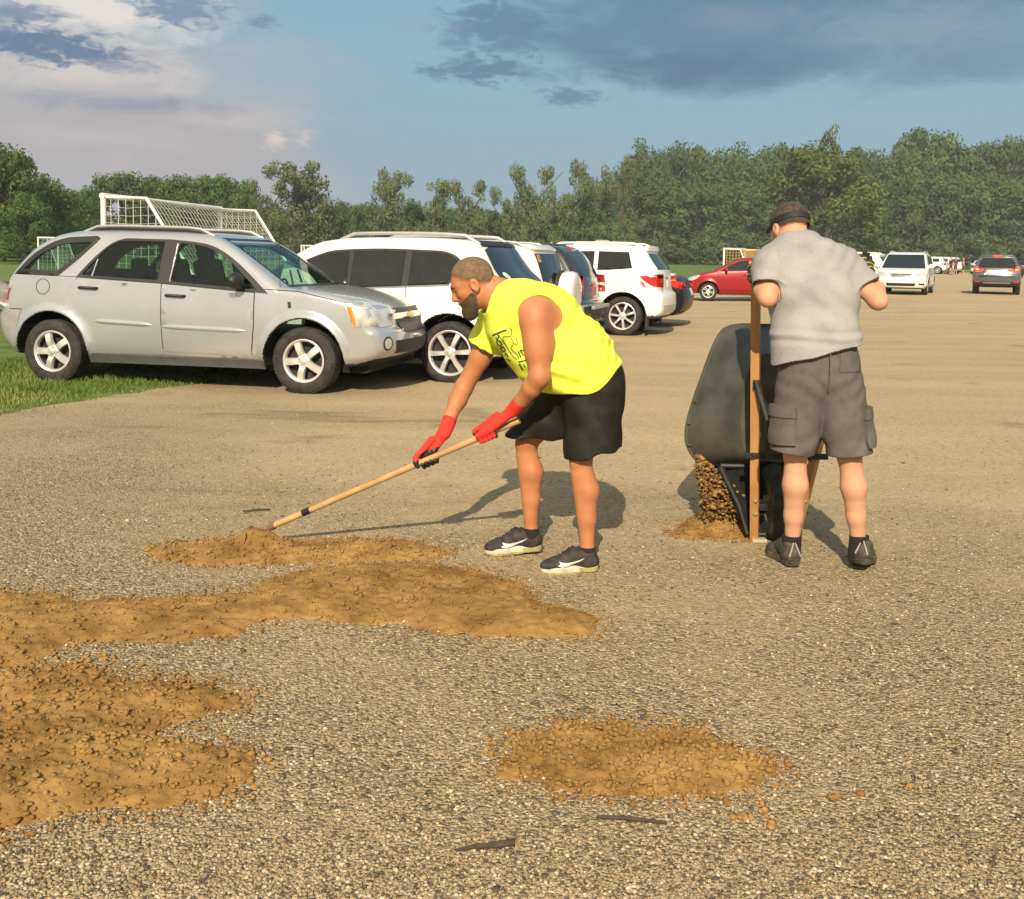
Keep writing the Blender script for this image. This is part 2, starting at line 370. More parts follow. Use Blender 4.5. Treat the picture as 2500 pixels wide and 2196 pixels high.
def sdpoly(A, X, Y):
    X = np.asarray(X, float); Y = np.asarray(Y, float); sh = np.broadcast(X, Y).shape; X = np.broadcast_to(X, sh); Y = np.broadcast_to(Y, sh)
    dmin = np.full(sh, 1e9); ins = np.zeros(sh, bool); n = len(A)
    for i in range(n):
        a, b = A[i], A[(i + 1) % n]; e = b - a; px, py = X - a[0], Y - a[1]
        h_ = np.clip((px * e[0] + py * e[1]) / max(e @ e, 1e-12), 0, 1); dmin = np.minimum(dmin, (px - e[0] * h_) ** 2 + (py - e[1] * h_) ** 2)
        if a[1] != b[1]:
            cnd = (a[1] > Y) != (b[1] > Y); xi = e[0] * (Y - a[1]) / e[1] + a[0]; ins ^= cnd & (X < xi)
    return np.where(ins, -1, 1) * np.sqrt(dmin)
def crom(P, k=6, closed=False):
    P = [np.array(p, float) for p in P]; n = len(P); out = []
    for i in range(n if closed else n - 1):
        p0, p1, p2, p3 = (P[(i + j) % n] if closed else P[min(max(i + j, 0), n - 1)] for j in (-1, 0, 1, 2))
        for j in range(k):
            u = j / k; out.append(.5 * ((2 * p1) + (-p0 + p2) * u + (2 * p0 - 5 * p1 + 4 * p2 - p3) * u * u + (-p0 + 3 * p1 - 3 * p2 + p3) * u ** 3))
    if not closed: out.append(P[-1])
    return out
def skin_panel(V3, T, N3, thick):            # gives a projected sheet its own thickness
    n = len(V3); B = V3 - N3 * thick; ed = {}
    for f in T:
        for i in range(3): e = (f[i], f[(i + 1) % 3]); ed[e] = ed.get(e, 0) + 1
    Fc = [tuple(f) for f in T] + [tuple(i + n for i in f[::-1]) for f in T]
    for (a, b) in ed:
        if (b, a) not in ed: Fc.append((b, a, a + n, b + n))
    return np.concatenate([V3, B]), Fc
ICO = None
def ico_base():
    global ICO
    if ICO is None:
        bm = bmesh.new(); bmesh.ops.create_icosphere(bm, subdivisions=1, radius=1.0); bm.verts.index_update()
        ICO = (np.array([v.co[:] for v in bm.verts]), np.array([[v.index for v in f.verts] for f in bm.faces])); bm.free()
    return ICO
def stones(name, P, R, m, parent=None, flat=.65, jit=.28, rng=RNG, smooth_=False, mi=None):
    V0, F0 = ico_base(); n = len(P); nv = len(V0)
    V = V0[None] * (1 + rng.uniform(-jit, jit, (n, nv, 1)))
    sc = rng.uniform(.7, 1.3, (n, 1, 3)); sc[:, :, 2] *= flat; V = V * sc * np.asarray(R).reshape(n, 1, 1)
    a = rng.uniform(0, 2 * np.pi, n); ca, sa = np.cos(a)[:, None], np.sin(a)[:, None]
    V = np.stack([V[:, :, 0] * ca - V[:, :, 1] * sa, V[:, :, 0] * sa + V[:, :, 1] * ca, V[:, :, 2]], 2) + np.asarray(P).reshape(n, 1, 3)
    Fc = (F0[None] + (np.arange(n) * nv)[:, None, None]).reshape(-1, 3)
    return obj(name, mesh(name, V.reshape(-1, 3), Fc, smooth_, None, None if mi is None else np.repeat(mi, len(F0))), m, parent)
# ---------------------------------------------------------------- surveyed outlines (metres)
PILE_A = [(-1.733, 4.863), (-1.677, 5.022), (-1.514, 5.104), (-1.37, 5.141), (-1.156, 5.097), (-0.86, 5.151), (-0.577, 5.149), (-0.391, 5.068), (-0.307, 4.941), (-0.398, 4.852), (-0.752, 4.792), (-1.074, 4.735), (-1.37, 4.696), (-1.574, 4.748)]
PILE_B = [(-2.62, 3.5), (-2.86, 3.68), (-2.93, 3.92), (-2.72, 4.13), (-2.42, 4.22), (-2.162, 4.264), (-1.985, 4.289), (-1.897, 4.243), (-1.798, 4.165), (-1.666, 4.187), (-1.516, 4.194), (-1.381, 4.25), (-1.249, 4.291), (-1.152, 4.347), (-1.1, 4.457), (-0.998, 4.575), (-0.851, 4.681), (-0.615, 4.734), (-0.309, 4.75), (-0.061, 4.623), (0.058, 4.478), (0.066, 4.452), (0.151, 4.216), (0.258, 4.173), (0.351, 4.099), (0.37, 3.952), (0.331, 3.853), (0.19, 3.847), (0.04, 3.841), (0.097, 3.822), (-0.047, 3.843), (-0.25, 3.889), (-0.461, 3.951), (-0.727, 3.997), (-0.929, 3.974), (-1.017, 3.912), (-1.006, 3.829), (-1.054, 3.787), (-1.221, 3.753), (-1.366, 3.721), (-1.547, 3.713), (-1.636, 3.671), (-1.63, 3.573), (-1.662, 3.501), (-1.756, 3.452), (-2.0, 3.43), (-2.3, 3.42)]
PILE_C = [(-1.78, 2.50), (-2.0, 2.62), (-2.13, 2.85), (-2.10, 3.14), (-1.98, 3.33), (-1.839, 3.405), (-1.745, 3.43), (-1.687, 3.477), (-1.606, 3.481), (-1.518, 3.53), (-1.418, 3.511), (-1.347, 3.446), (-1.234, 3.406), (-1.121, 3.389), (-1.006, 3.361), (-0.923, 3.312), (-0.855, 3.254), (-0.868, 3.176), (-0.945, 3.099), (-1.032, 3.043), (-1.067, 3.007), (-1.017, 2.975), (-0.883, 2.947), (-0.798, 2.917), (-0.721, 2.857), (-0.703, 2.782), (-0.724, 2.724), (-0.753, 2.675), (-0.809, 2.627), (-0.883, 2.598), (-0.913, 2.585), (-1.023, 2.569), (-1.118, 2.554), (-1.188, 2.515), (-1.23, 2.478), (-1.35, 2.455), (-1.55, 2.45)]
PILE_D = [(-0.009, 2.823), (0.013, 2.948), (0.044, 3.05), (0.117, 3.052), (0.183, 3.099), (0.258, 3.128), (0.339, 3.113), (0.443, 3.099), (0.525, 3.101), (0.593, 3.069), (0.617, 3.026), (0.664, 2.986), (0.701, 2.938), (0.755, 2.909), (0.774, 2.863), (0.737, 2.802), (0.689, 2.757), (0.609, 2.72), (0.518, 2.69), (0.416, 2.673), (0.318, 2.684), (0.228, 2.708), (0.143, 2.727), (0.072, 2.767), (0.006, 2.779)]
PILE_E = [(0.886, 5.409), (0.928, 5.523), (0.998, 5.619), (1.069, 5.647), (1.174, 5.75), (1.285, 5.806), (1.331, 5.759), (1.245, 5.323), (1.142, 5.296), (1.031, 5.311), (0.919, 5.325)]
TREES = [(-38.7, 78.0, 9.0, 5.3, 'r'), (-45.6, 85.0, 9.7, 6.1, 'r'), (-38.5, 84.0, 6.9, 5.0, 'r'), (-35.2, 74.0, 5.2, 3.6, 'r'), (-42.1, 98.0, 6.2, 3.9, 'r'), (-46.4, 112.0, 7.3, 3.6, 'r'), (-46.4, 122.0, 10.2, 6.8, 'r'), (-44.3, 126.0, 9.7, 6.0, 'r'), (-39.2, 121.0, 9.7, 5.8, 'r'), (-38.5, 127.0, 10.6, 6.1, 'r'), (-34.3, 123.0, 10.4, 6.4, 'r'), (-31.1, 118.0, 7.5, 4.2, 'r'), (-28.2, 132.0, 12.8, 9.8, 't'), (-32.6, 136.0, 10.4, 6.0, 't'), (-26.2, 138.0, 9.1, 5.0, 't'), (-25.5, 152.0, 8.7, 5.5, 'r'), (-22.2, 150.0, 8.2, 5.4, 'r'), (-16.2, 140.0, 13.2, 6.7, 't'), (-11.2, 144.0, 11.8, 6.3, 't'), (-6.4, 146.0, 12.0, 5.8, 't'), (-14.7, 150.0, 9.1, 5.4, 'r'), (-3.4, 155.0, 8.1, 5.0, 'r'), (-0.9, 152.0, 12.0, 4.3, 't'), (2.1, 150.0, 14.6, 6.6, 't'), (5.1, 160.0, 8.1, 5.1, 'r'), (7.8, 162.0, 14.1, 7.1, 't'), (13.6, 170.0, 18.0, 7.5, 't'), (18.2, 172.0, 17.9, 5.5, 't'), (11.3, 166.0, 11.6, 6.6, 'r'), (-14.3, 92.0, 4.7, 1.7, 'c'), (28.7, 228.0, 26.8, 10.0, 'f'), (36.8, 236.0, 27.6, 11.3, 'f'), (44.6, 240.0, 27.8, 11.5, 'f'), (51.0, 232.0, 27.0, 11.1, 'f'), (60.5, 238.0, 28.2, 11.4, 'f'), (68.2, 240.0, 28.2, 11.5, 'f'), (76.5, 236.0, 27.3, 11.3, 'f'), (84.7, 238.0, 26.9, 11.4, 'f'), (89.4, 234.0, 29.3, 11.2, 'f'), (96.0, 240.0, 32.8, 14.4, 'f'), (101.9, 238.0, 28.9, 11.4, 'f'), (108.1, 236.0, 28.9, 12.3, 'f'), (111.4, 232.0, 29.4, 11.1, 'f'), (120.8, 236.0, 29.1, 12.3, 'f'), (124.2, 230.0, 29.0, 12.9, 'f'), (24.2, 205.0, 18.4, 9.0, 'f'), (29.4, 204.0, 16.8, 9.8, 'f'), (35.2, 200.0, 15.3, 10.4, 'f'), (42.8, 206.0, 17.1, 10.7, 'f'), (48.7, 203.0, 14.5, 9.7, 'f'), (75.9, 204.0, 18.3, 10.6, 'f'), (83.2, 206.0, 19.4, 10.7, 'f'), (89.4, 205.0, 17.8, 10.7, 'f'), (96.4, 206.0, 18.8, 11.5, 'f'), (102.5, 205.0, 18.0, 11.5, 'f'), (109.9, 205.0, 19.7, 11.5, 'f'), (68.8, 200.0, 15.5, 9.6, 'f'), (48.0, 160.0, 19.8, 21.1, 'b'), (49.6, 163.0, 23.9, 7.2, 's'), (-40.5, 153.64324072128736, 5.8, 5.2, 'l'), (-36.4, 145.19477829274157, 5.1, 4.3, 'l'), (-35.4, 152.33480365242727, 6.3, 4.4, 'l'), (-35.8, 161.12534509672196, 5.2, 5.3, 'l'), (-31.1, 147.85441498024974, 4.8, 4.8, 'l'), (-29.7, 148.27972004068673, 4.0, 4.1, 'l'), (-28.4, 157.46554019297633, 5.4, 4.7, 'l'), (-25.0, 143.81705427008515, 4.8, 4.1, 'l'), (-24.2, 154.60180399570686, 4.5, 4.1, 'l'), (-21.4, 146.3743084913761, 4.9, 4.8, 'l'), (-20.5, 158.4015150034107, 5.6, 5.1, 'l'), (-17.3, 144.04639843844149, 5.0, 5.0, 'l'), (-15.0, 144.92669139516397, 6.0, 4.3, 'l'), (-13.6, 147.50748753896153, 6.5, 5.1, 'l'), (-11.7, 145.93278479544247, 6.2, 4.6, 'l'), (-10.8, 153.33955748905825, 5.5, 5.1, 'l'), (-7.5, 145.37974622654173, 6.8, 5.0, 'l'), (-6.2, 161.41117526265248, 6.2, 5.0, 'l'), (-4.1, 149.3857261218884, 5.4, 3.7, 'l'), (-3.2, 159.17283864331807, 7.4, 4.2, 'l'), (-1.1, 158.98920822379074, 7.1, 4.8, 'l'), (1.9, 152.89965362916007, 5.8, 4.1, 'l'), (3.5, 149.36563670278161, 7.5, 4.8, 'l'), (5.4, 152.46099551051714, 6.0, 4.9, 'l'), (6.9, 144.50818945290507, 6.9, 4.3, 'l'), (9.0, 149.8732958598837, 6.2, 5.0, 'l'), (10.8, 156.82515046388738, 6.4, 4.2, 'l'), (12.7, 149.8594088791042, 6.6, 5.2, 'l'), (14.0, 143.86584217502826, 6.5, 4.3, 'l'), (17.5, 156.87820414701093, 5.4, 4.8, 'l'), (23.0, 195.75796487033472, 4.6, 9.4, 'l'), (27.0, 190.11260100790219, 7.0, 8.3, 'l'), (31.3, 193.42387854927182, 5.8, 7.9, 'l'), (36.6, 190.67825848776263, 7.8, 8.2, 'l'), (42.3, 192.1511694714659, 8.0, 7.4, 'l'), (45.7, 188.36662522013995, 5.5, 7.8, 'l'), (52.2, 189.35872985181857, 7.4, 7.3, 'l'), (58.2, 197.2432061480124, 7.8, 8.8, 'l'), (62.7, 196.6165797898249, 7.1, 9.2, 'l'), (69.9, 196.5744063447059, 8.3, 8.8, 'l'), (72.4, 195.21396314598513, 6.4, 7.6, 'l'), (76.1, 186.7710038597765, 6.5, 6.8, 'l'), (83.0, 194.02965087758608, 5.5, 7.7, 'l'), (86.1, 189.69908106857807, 7.9, 9.0, 'l'), (93.8, 195.40702273146073, 6.0, 8.6, 'l'), (99.8, 196.4731807515957, 8.7, 8.5, 'l'), (-45.4, 86.72293172841412, 2.3, 2.8, 'l'), (-43.7, 89.30994424123688, 2.7, 3.5, 'l'), (-40.5, 88.49974775533649, 2.8, 3.4, 'l'), (-38.1, 88.92006656191245, 3.5, 3.6, 'l'), (-44.4, 112.29537252567489, 3.5, 3.6, 'l'), (-40.4, 111.12759031186411, 3.4, 4.4, 'l'), (-38.9, 114.93151417430242, 3.4, 3.8, 'l'), (-32.8, 108.9230201015521, 3.1, 3.7, 'l'), (-29.9, 111.05771729216104, 4.2, 3.9, 'l')]
TREES += [(-47.8, 179.8, 8.3, 8.1, 'r'), (-42.1, 172.7, 7.8, 6.8, 'r'), (-41.1, 173.7, 8.4, 6.5, 'r'), (-37.4, 170.3, 7.1, 6.8, 'r'), (-35.5, 175.1, 7.8, 7.5, 'r'), (-30.5, 169.8, 8.3, 6.4, 'r'), (-29.5, 170.2, 8.3, 6.7, 'r'), (-26.1, 173.4, 8.1, 6.4, 'r'), (-24.1, 172.0, 9.3, 6.7, 'r'), (-21.3, 176.6, 7.7, 6.1, 'r'), (-17.5, 176.6, 7.6, 6.3, 'r'), (-15.6, 174.0, 8.1, 6.7, 'r'), (-12.4, 171.3, 8.8, 7.0, 'r'), (-9.8, 176.5, 9.5, 7.6, 'r'), (-7.8, 175.3, 9.0, 6.3, 'r'), (-4.5, 168.8, 9.0, 6.7, 'r'), (-1.4, 168.8, 8.3, 6.5, 'r'), (1.0, 178.7, 9.0, 7.7, 'r'), (4.2, 170.6, 9.7, 6.2, 'r'), (6.5, 170.0, 8.9, 8.1, 'r'), (10.1, 171.7, 9.4, 7.7, 'r'), (13.6, 175.4, 9.6, 7.1, 'r'), (14.6, 173.2, 8.1, 6.4, 'r'), (18.1, 175.6, 8.1, 7.5, 'r'), (-66.1, 120.5, 8.3, 4.5, 'r'), (-62.7, 118.7, 7.0, 4.5, 'r'), (-61.8, 119.1, 7.2, 5.7, 'r'), (-57.1, 114.9, 7.2, 4.7, 'r'), (-59.1, 122.2, 7.2, 5.6, 'r'), (-56.0, 121.0, 7.1, 4.7, 'r'), (-54.8, 122.7, 7.6, 4.7, 'r'), (-49.8, 114.8, 7.0, 4.2, 'r')]
def ss(x, a, b): x = np.clip((np.asarray(x, float) - a) / (b - a), 0, 1); return x * x * (3 - 2 * x)
def terrain(x, y):
    x = np.asarray(x, float); y = np.asarray(y, float)
    return ss(y, 18, 45) * ss(x, 3, 15) * .22 + ss(y, 40, 170) * .45 + ss(-x, 3, 60) * ss(y, 12, 120) * 1.0
GRASSM = mat('grass', (.085, .135, .028), rough=.9, var=.25, vs_=2.2, col2=(.14, .19, .045), bump=.03, bs=60, spec=.2)
def grass_mat():
    t = GRASSM.node_tree; p = [n for n in t.nodes if n.type == 'BSDF_PRINCIPLED'][0]; src = p.inputs['Base Color'].links[0].from_socket
    tc = nd(t, 'ShaderNodeTexCoord').outputs['Object']; big = nd(t, 'ShaderNodeTexNoise', {'Vector': tc, 'Scale': .05, 'Detail': 3.0}).outputs[0]; fine = nd(t, 'ShaderNodeTexNoise', {'Vector': tc, 'Scale': 30.0, 'Detail': 4.0}).outputs[0]
    c = mixc(t, smooth(t, big, .4, .62, 0, .7), src, (.13, .19, .04)); c = mixc(t, smooth(t, fine, .5, .7, 0, .5), c, (.12, .13, .035)); t.links.new(c, p.inputs['Base Color'])
grass_mat()
def gravel_mat():
    m = bpy.data.materials.new('gravel'); m.use_nodes = True; t = m.node_tree; t.nodes.clear()
    tc = nd(t, 'ShaderNodeTexCoord').outputs['Object']; xyz = nd(t, 'ShaderNodeSeparateXYZ', {0: tc})
    wob = nd(t, 'ShaderNodeTexNoise', {'Vector': tc, 'Scale': 40.0, 'Detail': 2.0}).outputs['Color']
    co = nd(t, 'ShaderNodeVectorMath', {0: tc, 1: nd(t, 'ShaderNodeVectorMath', {0: wob, 1: (.012, .012, .012)}, operation='MULTIPLY').outputs[0]}, operation='ADD').outputs[0]
    def peb(sc, cols):
        v = nd(t, 'ShaderNodeTexVoronoi', {'Vector': co, 'Scale': sc, 'Randomness': 1.0}); r = nd(t, 'ShaderNodeSeparateColor', {0: v.outputs['Color']}).outputs[0]
        cr = nd(t, 'ShaderNodeValToRGB', {0: r}); e = cr.color_ramp.elements
        for i, (ps, c) in enumerate(cols):
            el_ = e[i] if i < 2 else e.new(ps); el_.position = ps; el_.color = (*c, 1)
        return cr.outputs[0], v.outputs['Distance']
    big, bd = peb(76.0, [(0, (.055, .041, .027)), (1, (.60, .51, .36)), (.22, (.17, .127, .075)), (.48, (.29, .216, .125)), (.74, (.39, .303, .18)), (.92, (.52, .423, .27))])
    sml, sd_ = peb(150.0, [(0, (.11, .078, .042)), (1, (.56, .445, .265)), (.35, (.275, .20, .106)), (.75, (.39, .295, .162))])
    n1_ = nd(t, 'ShaderNodeTexNoise', {'Vector': tc, 'Scale': .9, 'Detail': 5.0, 'Roughness': .6}).outputs[0]
    strk = nd(t, 'ShaderNodeMapping', {0: tc, 3: (.16, .85, 1)}).outputs[0]; n2_ = nd(t, 'ShaderNodeTexNoise', {'Vector': strk, 'Scale': 1.1, 'Detail': 6.0, 'Roughness': .62}).outputs[0]
    near = smooth(t, xyz.outputs[1], 9.0, 2.8)                    # loose stones lie thicker here, the rest is packed fines
    lefty = smooth(t, xyz.outputs[0], -.6, -3.2)
    stones_ = mth(t, 'ADD', mth(t, 'ADD', mth(t, 'MULTIPLY', near, .62), mth(t, 'MULTIPLY', lefty, .38)), mth(t, 'MULTIPLY', mth(t, 'SUBTRACT', n1_, .5), 1.3))
    stones_ = smooth(t, stones_, .05, .75)
    mixp = mixc(t, smooth(t, nd(t, 'ShaderNodeTexNoise', {'Vector': tc, 'Scale': 22.0, 'Detail': 3.0}).outputs[0], .38, .62), sml, big)
    n3_ = nd(t, 'ShaderNodeTexNoise', {'Vector': nd(t, 'ShaderNodeMapping', {0: tc, 3: (.7, 1, 1)}).outputs[0], 'Scale': 24.0, 'Detail': 6.0, 'Roughness': .8}).outputs[0]
    pack = mixc(t, smooth(t, n3_, .36, .64), (.26, .190, .108), (.62, .48, .295))
    pack = mixc(t, .38, pack, sml); pack = mixc(t, .40, pack, mixc(t, smooth(t, n2_, .3, .7), (.37, .272, .156), (.56, .43, .258)))
    pack = mixc(t, mth(t, 'MULTIPLY', lefty, .5), pack, (.31, .262, .165))
    c = mixc(t, stones_, pack, mixp)
    c = mixc(t, smooth(t, n2_, .40, .28, 0, .55), c, (.14, .10, .058))
    c = mixc(t, smooth(t, n1_, .42, .28, 0, .5), c, (.16, .118, .07))       # damp streaks
    c = mixc(t, smooth(t, n2_, .60, .75, 0, .35), c, (.47, .36, .21))
    p = nd(t, 'ShaderNodeBsdfPrincipled', {'Base Color': c, 'Roughness': .92, 'Specular IOR Level': .25})
    h_ = mth(t, 'ADD', mth(t, 'MULTIPLY', mth(t, 'SUBTRACT', .6, bd), mth(t, 'MULTIPLY_ADD', stones_, 1.0, .25)), mth(t, 'MULTIPLY', mth(t, 'SUBTRACT', .6, sd_), .45))
    t.links.new(nd(t, 'ShaderNodeBump', {'Height': h_, 'Strength': .9, 'Distance': .011}).outputs[0], p.inputs['Normal'])
    t.links.new(p.outputs[0], nd(t, 'ShaderNodeOutputMaterial').inputs[0]); return m
DIRTM = mat('damp_clay_dirt', (.27, .148, .042), rough=.95, var=.3, vs_=5, col2=(.345, .205, .07), bump=.06, bs=130, spec=.15)
STONEM = [mat('stone_' + n, c, rough=.85, var=.25, vs_=25, spec=.3) for n, c in (('tan', (.32, .245, .142)), ('pale', (.47, .395, .27)), ('dark', (.095, .076, .054)), ('russet', (.25, .155, .085)))]
EDGE = [(-5.6, -6), (-5.2, 4), (-4.75, 7.6), (-4.5, 9.1), (-4.05, 10.2), (-3.75, 10.9), (-3.3, 11.5), (-2.9, 13), (-2.4, 16), (-.6, 22.6), (3.4, 35), (7.5, 45), (14, 64), (22, 90), (31, 122)]
def build_ground():
    rg = random.Random(4); E = []
    for (x0, y0), (x1, y1) in zip(EDGE[:-1], EDGE[1:]):
        L = math.hypot(x1 - x0, y1 - y0); n = max(1, int(L / (.16 if y0 < 16 else .8)))
        for i in range(n):
            u = i / n; j = .055 if y0 < 16 else .25; E.append((x0 + (x1 - x0) * u + rg.uniform(-j, j), y0 + (y1 - y0) * u))
    lot = E + [EDGE[-1], (90, 126), (90, -6)]; big = [(-150, -14), (220, -14), (220, 330), (-150, 330)]
    V, T = cdt(lot, 1.3); z = terrain(V[:, 0], V[:, 1])
    obj('gravel_lot', mesh('gravel_lot', np.column_stack([V, z]), T), gravel_mat()); tag(bpy.data.objects['gravel_lot'], kind='structure')
    V, T = cdt(big, 4.0, [lot]); z = terrain(V[:, 0], V[:, 1]); obj('grass_field', mesh('grass_field', np.column_stack([V, z]), T), GRASSM); tag(bpy.data.objects['grass_field'], kind='structure')
    far = [(-2500, -600), (2500, -600), (2500, 2800), (-2500, 2800)]; V, T = cdt(far, 160, [[(-149.8, -13.8), (219.8, -13.8), (219.8, 329.8), (-149.8, 329.8)]]); z = terrain(V[:, 0], V[:, 1]) - .02
    obj('distant_ground', mesh('distant_ground', np.column_stack([V, z]), T), GRASSM); tag(bpy.data.objects['distant_ground'], kind='structure')
    # blades of grass along the near edge of the field
    n = 70000; r = RNG; Y = 7.0 + 10 * r.random(n) ** 1.1; X = -6.6 + 5.0 * r.random(n); ex = np.interp(Y, [q[1] for q in E], [q[0] for q in E]); fr = ex - X
    k = (fr > -.12 + .2 * (r.random(n) - .7)) & (r.random(n) < np.clip(.25 + fr * 2.2, .06, 1)); X, Y, fr = X[k], Y[k], fr[k]; n = len(X); h_ = (.022 + .045 * r.random(n)) * np.clip(.55 + fr, .5, 1.25); w_ = .0035 + .0035 * r.random(n); a = r.uniform(0, np.pi, n); lx, ly = r.normal(0, .4, n) * h_, r.normal(0, .4, n) * h_; z = terrain(X, Y)
    dx, dy = np.cos(a) * w_, np.sin(a) * w_; V = np.stack([np.stack([X - dx, Y - dy, z], 1), np.stack([X + dx, Y + dy, z], 1), np.stack([X + dx * .7 + lx * .4, Y + dy * .7 + ly * .4, z + h_ * .6], 1), np.stack([X - dx * .7 + lx * .4, Y - dy * .7 + ly * .4, z + h_ * .6], 1), np.stack([X + lx, Y + ly, z + h_], 1)], 1).reshape(-1, 3)
    b = (np.arange(n) * 5)[:, None]; Tt = np.concatenate([b + [0, 1, 2], b + [0, 2, 3], b + [3, 2, 4]]); mi = (vnoise(X * 1.5, Y * 1.5, 0) + r.random(n) * .5 > .82).astype(int) + ((fr < .12) & (r.random(n) < .6))
    o = obj('grass', mesh('grass', V, Tt, False, None, np.tile(np.clip(mi, 0, 2), 3)), [mat('grass_blade', (.10, .155, .03), rough=.7, var=.2, vs_=3, spec=.2), mat('pale_grass_blade', (.18, .21, .05), rough=.6, var=.2, vs_=3, spec=.3), mat('dry_grass_blade', (.27, .21, .08), rough=.7, var=.2, vs_=3)]); tag(o, 'short green grass at the edge of the gravel', 'grass', kind='stuff')
    # loose stones in front
    n = 64000; y = 2.2 + 7.5 * r.random(n) ** 2.6; x = (r.random(n) * 1.16 - .58) * y; R_ = .0020 + .0048 * r.random(n) ** 2.2; big_ = r.random(n) < .008; R_[big_] *= 1.6
    mi = r.choice(4, n, p=[.60, .15, .18, .07]); z = R_ * .30
    o = stones('loose_gravel', np.column_stack([x, y, z]), R_, STONEM, None, .6, .25, r, True, mi); tag(o, 'loose mixed pebbles scattered over the packed lot', 'gravel', kind='stuff')
def pile(name, label, poly, H, group, seed, wslope=.16, lumps=(), n_cl=1500, res=.011, nedge=500, csz=1.0):
    A = np.array(crom(poly, 3, True)); lo, hi = A.min(0) - .08, A.max(0) + .08; gx = np.arange(lo[0], hi[0], res); gy = np.arange(lo[1], hi[1], res); X, Y = np.meshgrid(gx, gy, indexing='ij')
    d = -sdpoly(A, X, Y) + .035 * (vnoise(X * 14, Y * 14, 0, seed) - .5) + .05 * (vnoise(X * 5, Y * 5, 0, seed + 1) - .5)
    def hfun(X, Y, d):
        z = H * (1 - np.exp(-np.clip(d, 0, None) / wslope)) * (.55 + .75 * vnoise(X * 3.2, Y * 3.2, 0, seed + 2))
        for lx, ly, lr, lh in lumps: z = z + lh * np.exp(-((X - lx) ** 2 + (Y - ly) ** 2 * 1.6) / lr ** 2)
        f = np.clip(d / .03, 0, 1)
        return z + f * (.010 * (vnoise(X * 24, Y * 24, 0, seed + 3) - .5) + .013 * (vnoise(X * 46, Y * 46, 0, seed + 4) - .45) + .009 * (vnoise(X * 85, Y * 85, 0, seed + 6) - .45) + .006 * (vnoise(X * 9, Y * 9, 0, seed + 5) - .5))
    Z = hfun(X, Y, d); Z = np.where(d < 0, -.006 + np.clip(d, -.05, 0) * .1, np.maximum(Z, .001)); keep = d > -.03
    idx = -np.ones(X.shape, int); m = keep; idx[m] = np.arange(m.sum()); q = np.stack([idx[:-1, :-1], idx[1:, :-1], idx[1:, 1:], idx[:-1, 1:]], -1).reshape(-1, 4); q = q[(q >= 0).all(1)]
    ox, oy = A.mean(0); V = np.column_stack([X[m] - ox, Y[m] - oy, Z[m]])
    root = obj(name, mesh(name, V, q, True), DIRTM, None, (ox, oy, 0)); tag(root, label, 'dirt pile', group)
    r = np.random.default_rng(seed); P = np.column_stack([r.uniform(lo[0], hi[0], n_cl * 14), r.uniform(lo[1], hi[1], n_cl * 14)]); dd = -sdpoly(A, P[:, 0], P[:, 1])
    inn = P[dd > 0][:int(n_cl * .8)]; ed = P[np.abs(dd + .02) < .03 + .05 * r.random(len(P)) ** 2][:int(nedge * 1.4)]; P = np.concatenate([inn, ed]); di = -sdpoly(A, P[:, 0], P[:, 1]) + .035 * (vnoise(P[:, 0] * 14, P[:, 1] * 14, 0, seed) - .5) + .05 * (vnoise(P[:, 0] * 5, P[:, 1] * 5, 0, seed + 1) - .5)
    R_ = csz * (.0028 + .0085 * r.random(len(P)) ** 2.2); zz = np.where(di > 0, hfun(P[:, 0], P[:, 1], di), 0) + R_ * r.uniform(-.1, .7, len(P))
    c = stones('clods', np.column_stack([P[:, 0] - ox, P[:, 1] - oy, zz]), R_, DIRTM, root, .7, .5, r, False); c['kind'] = 'stuff'
    return root
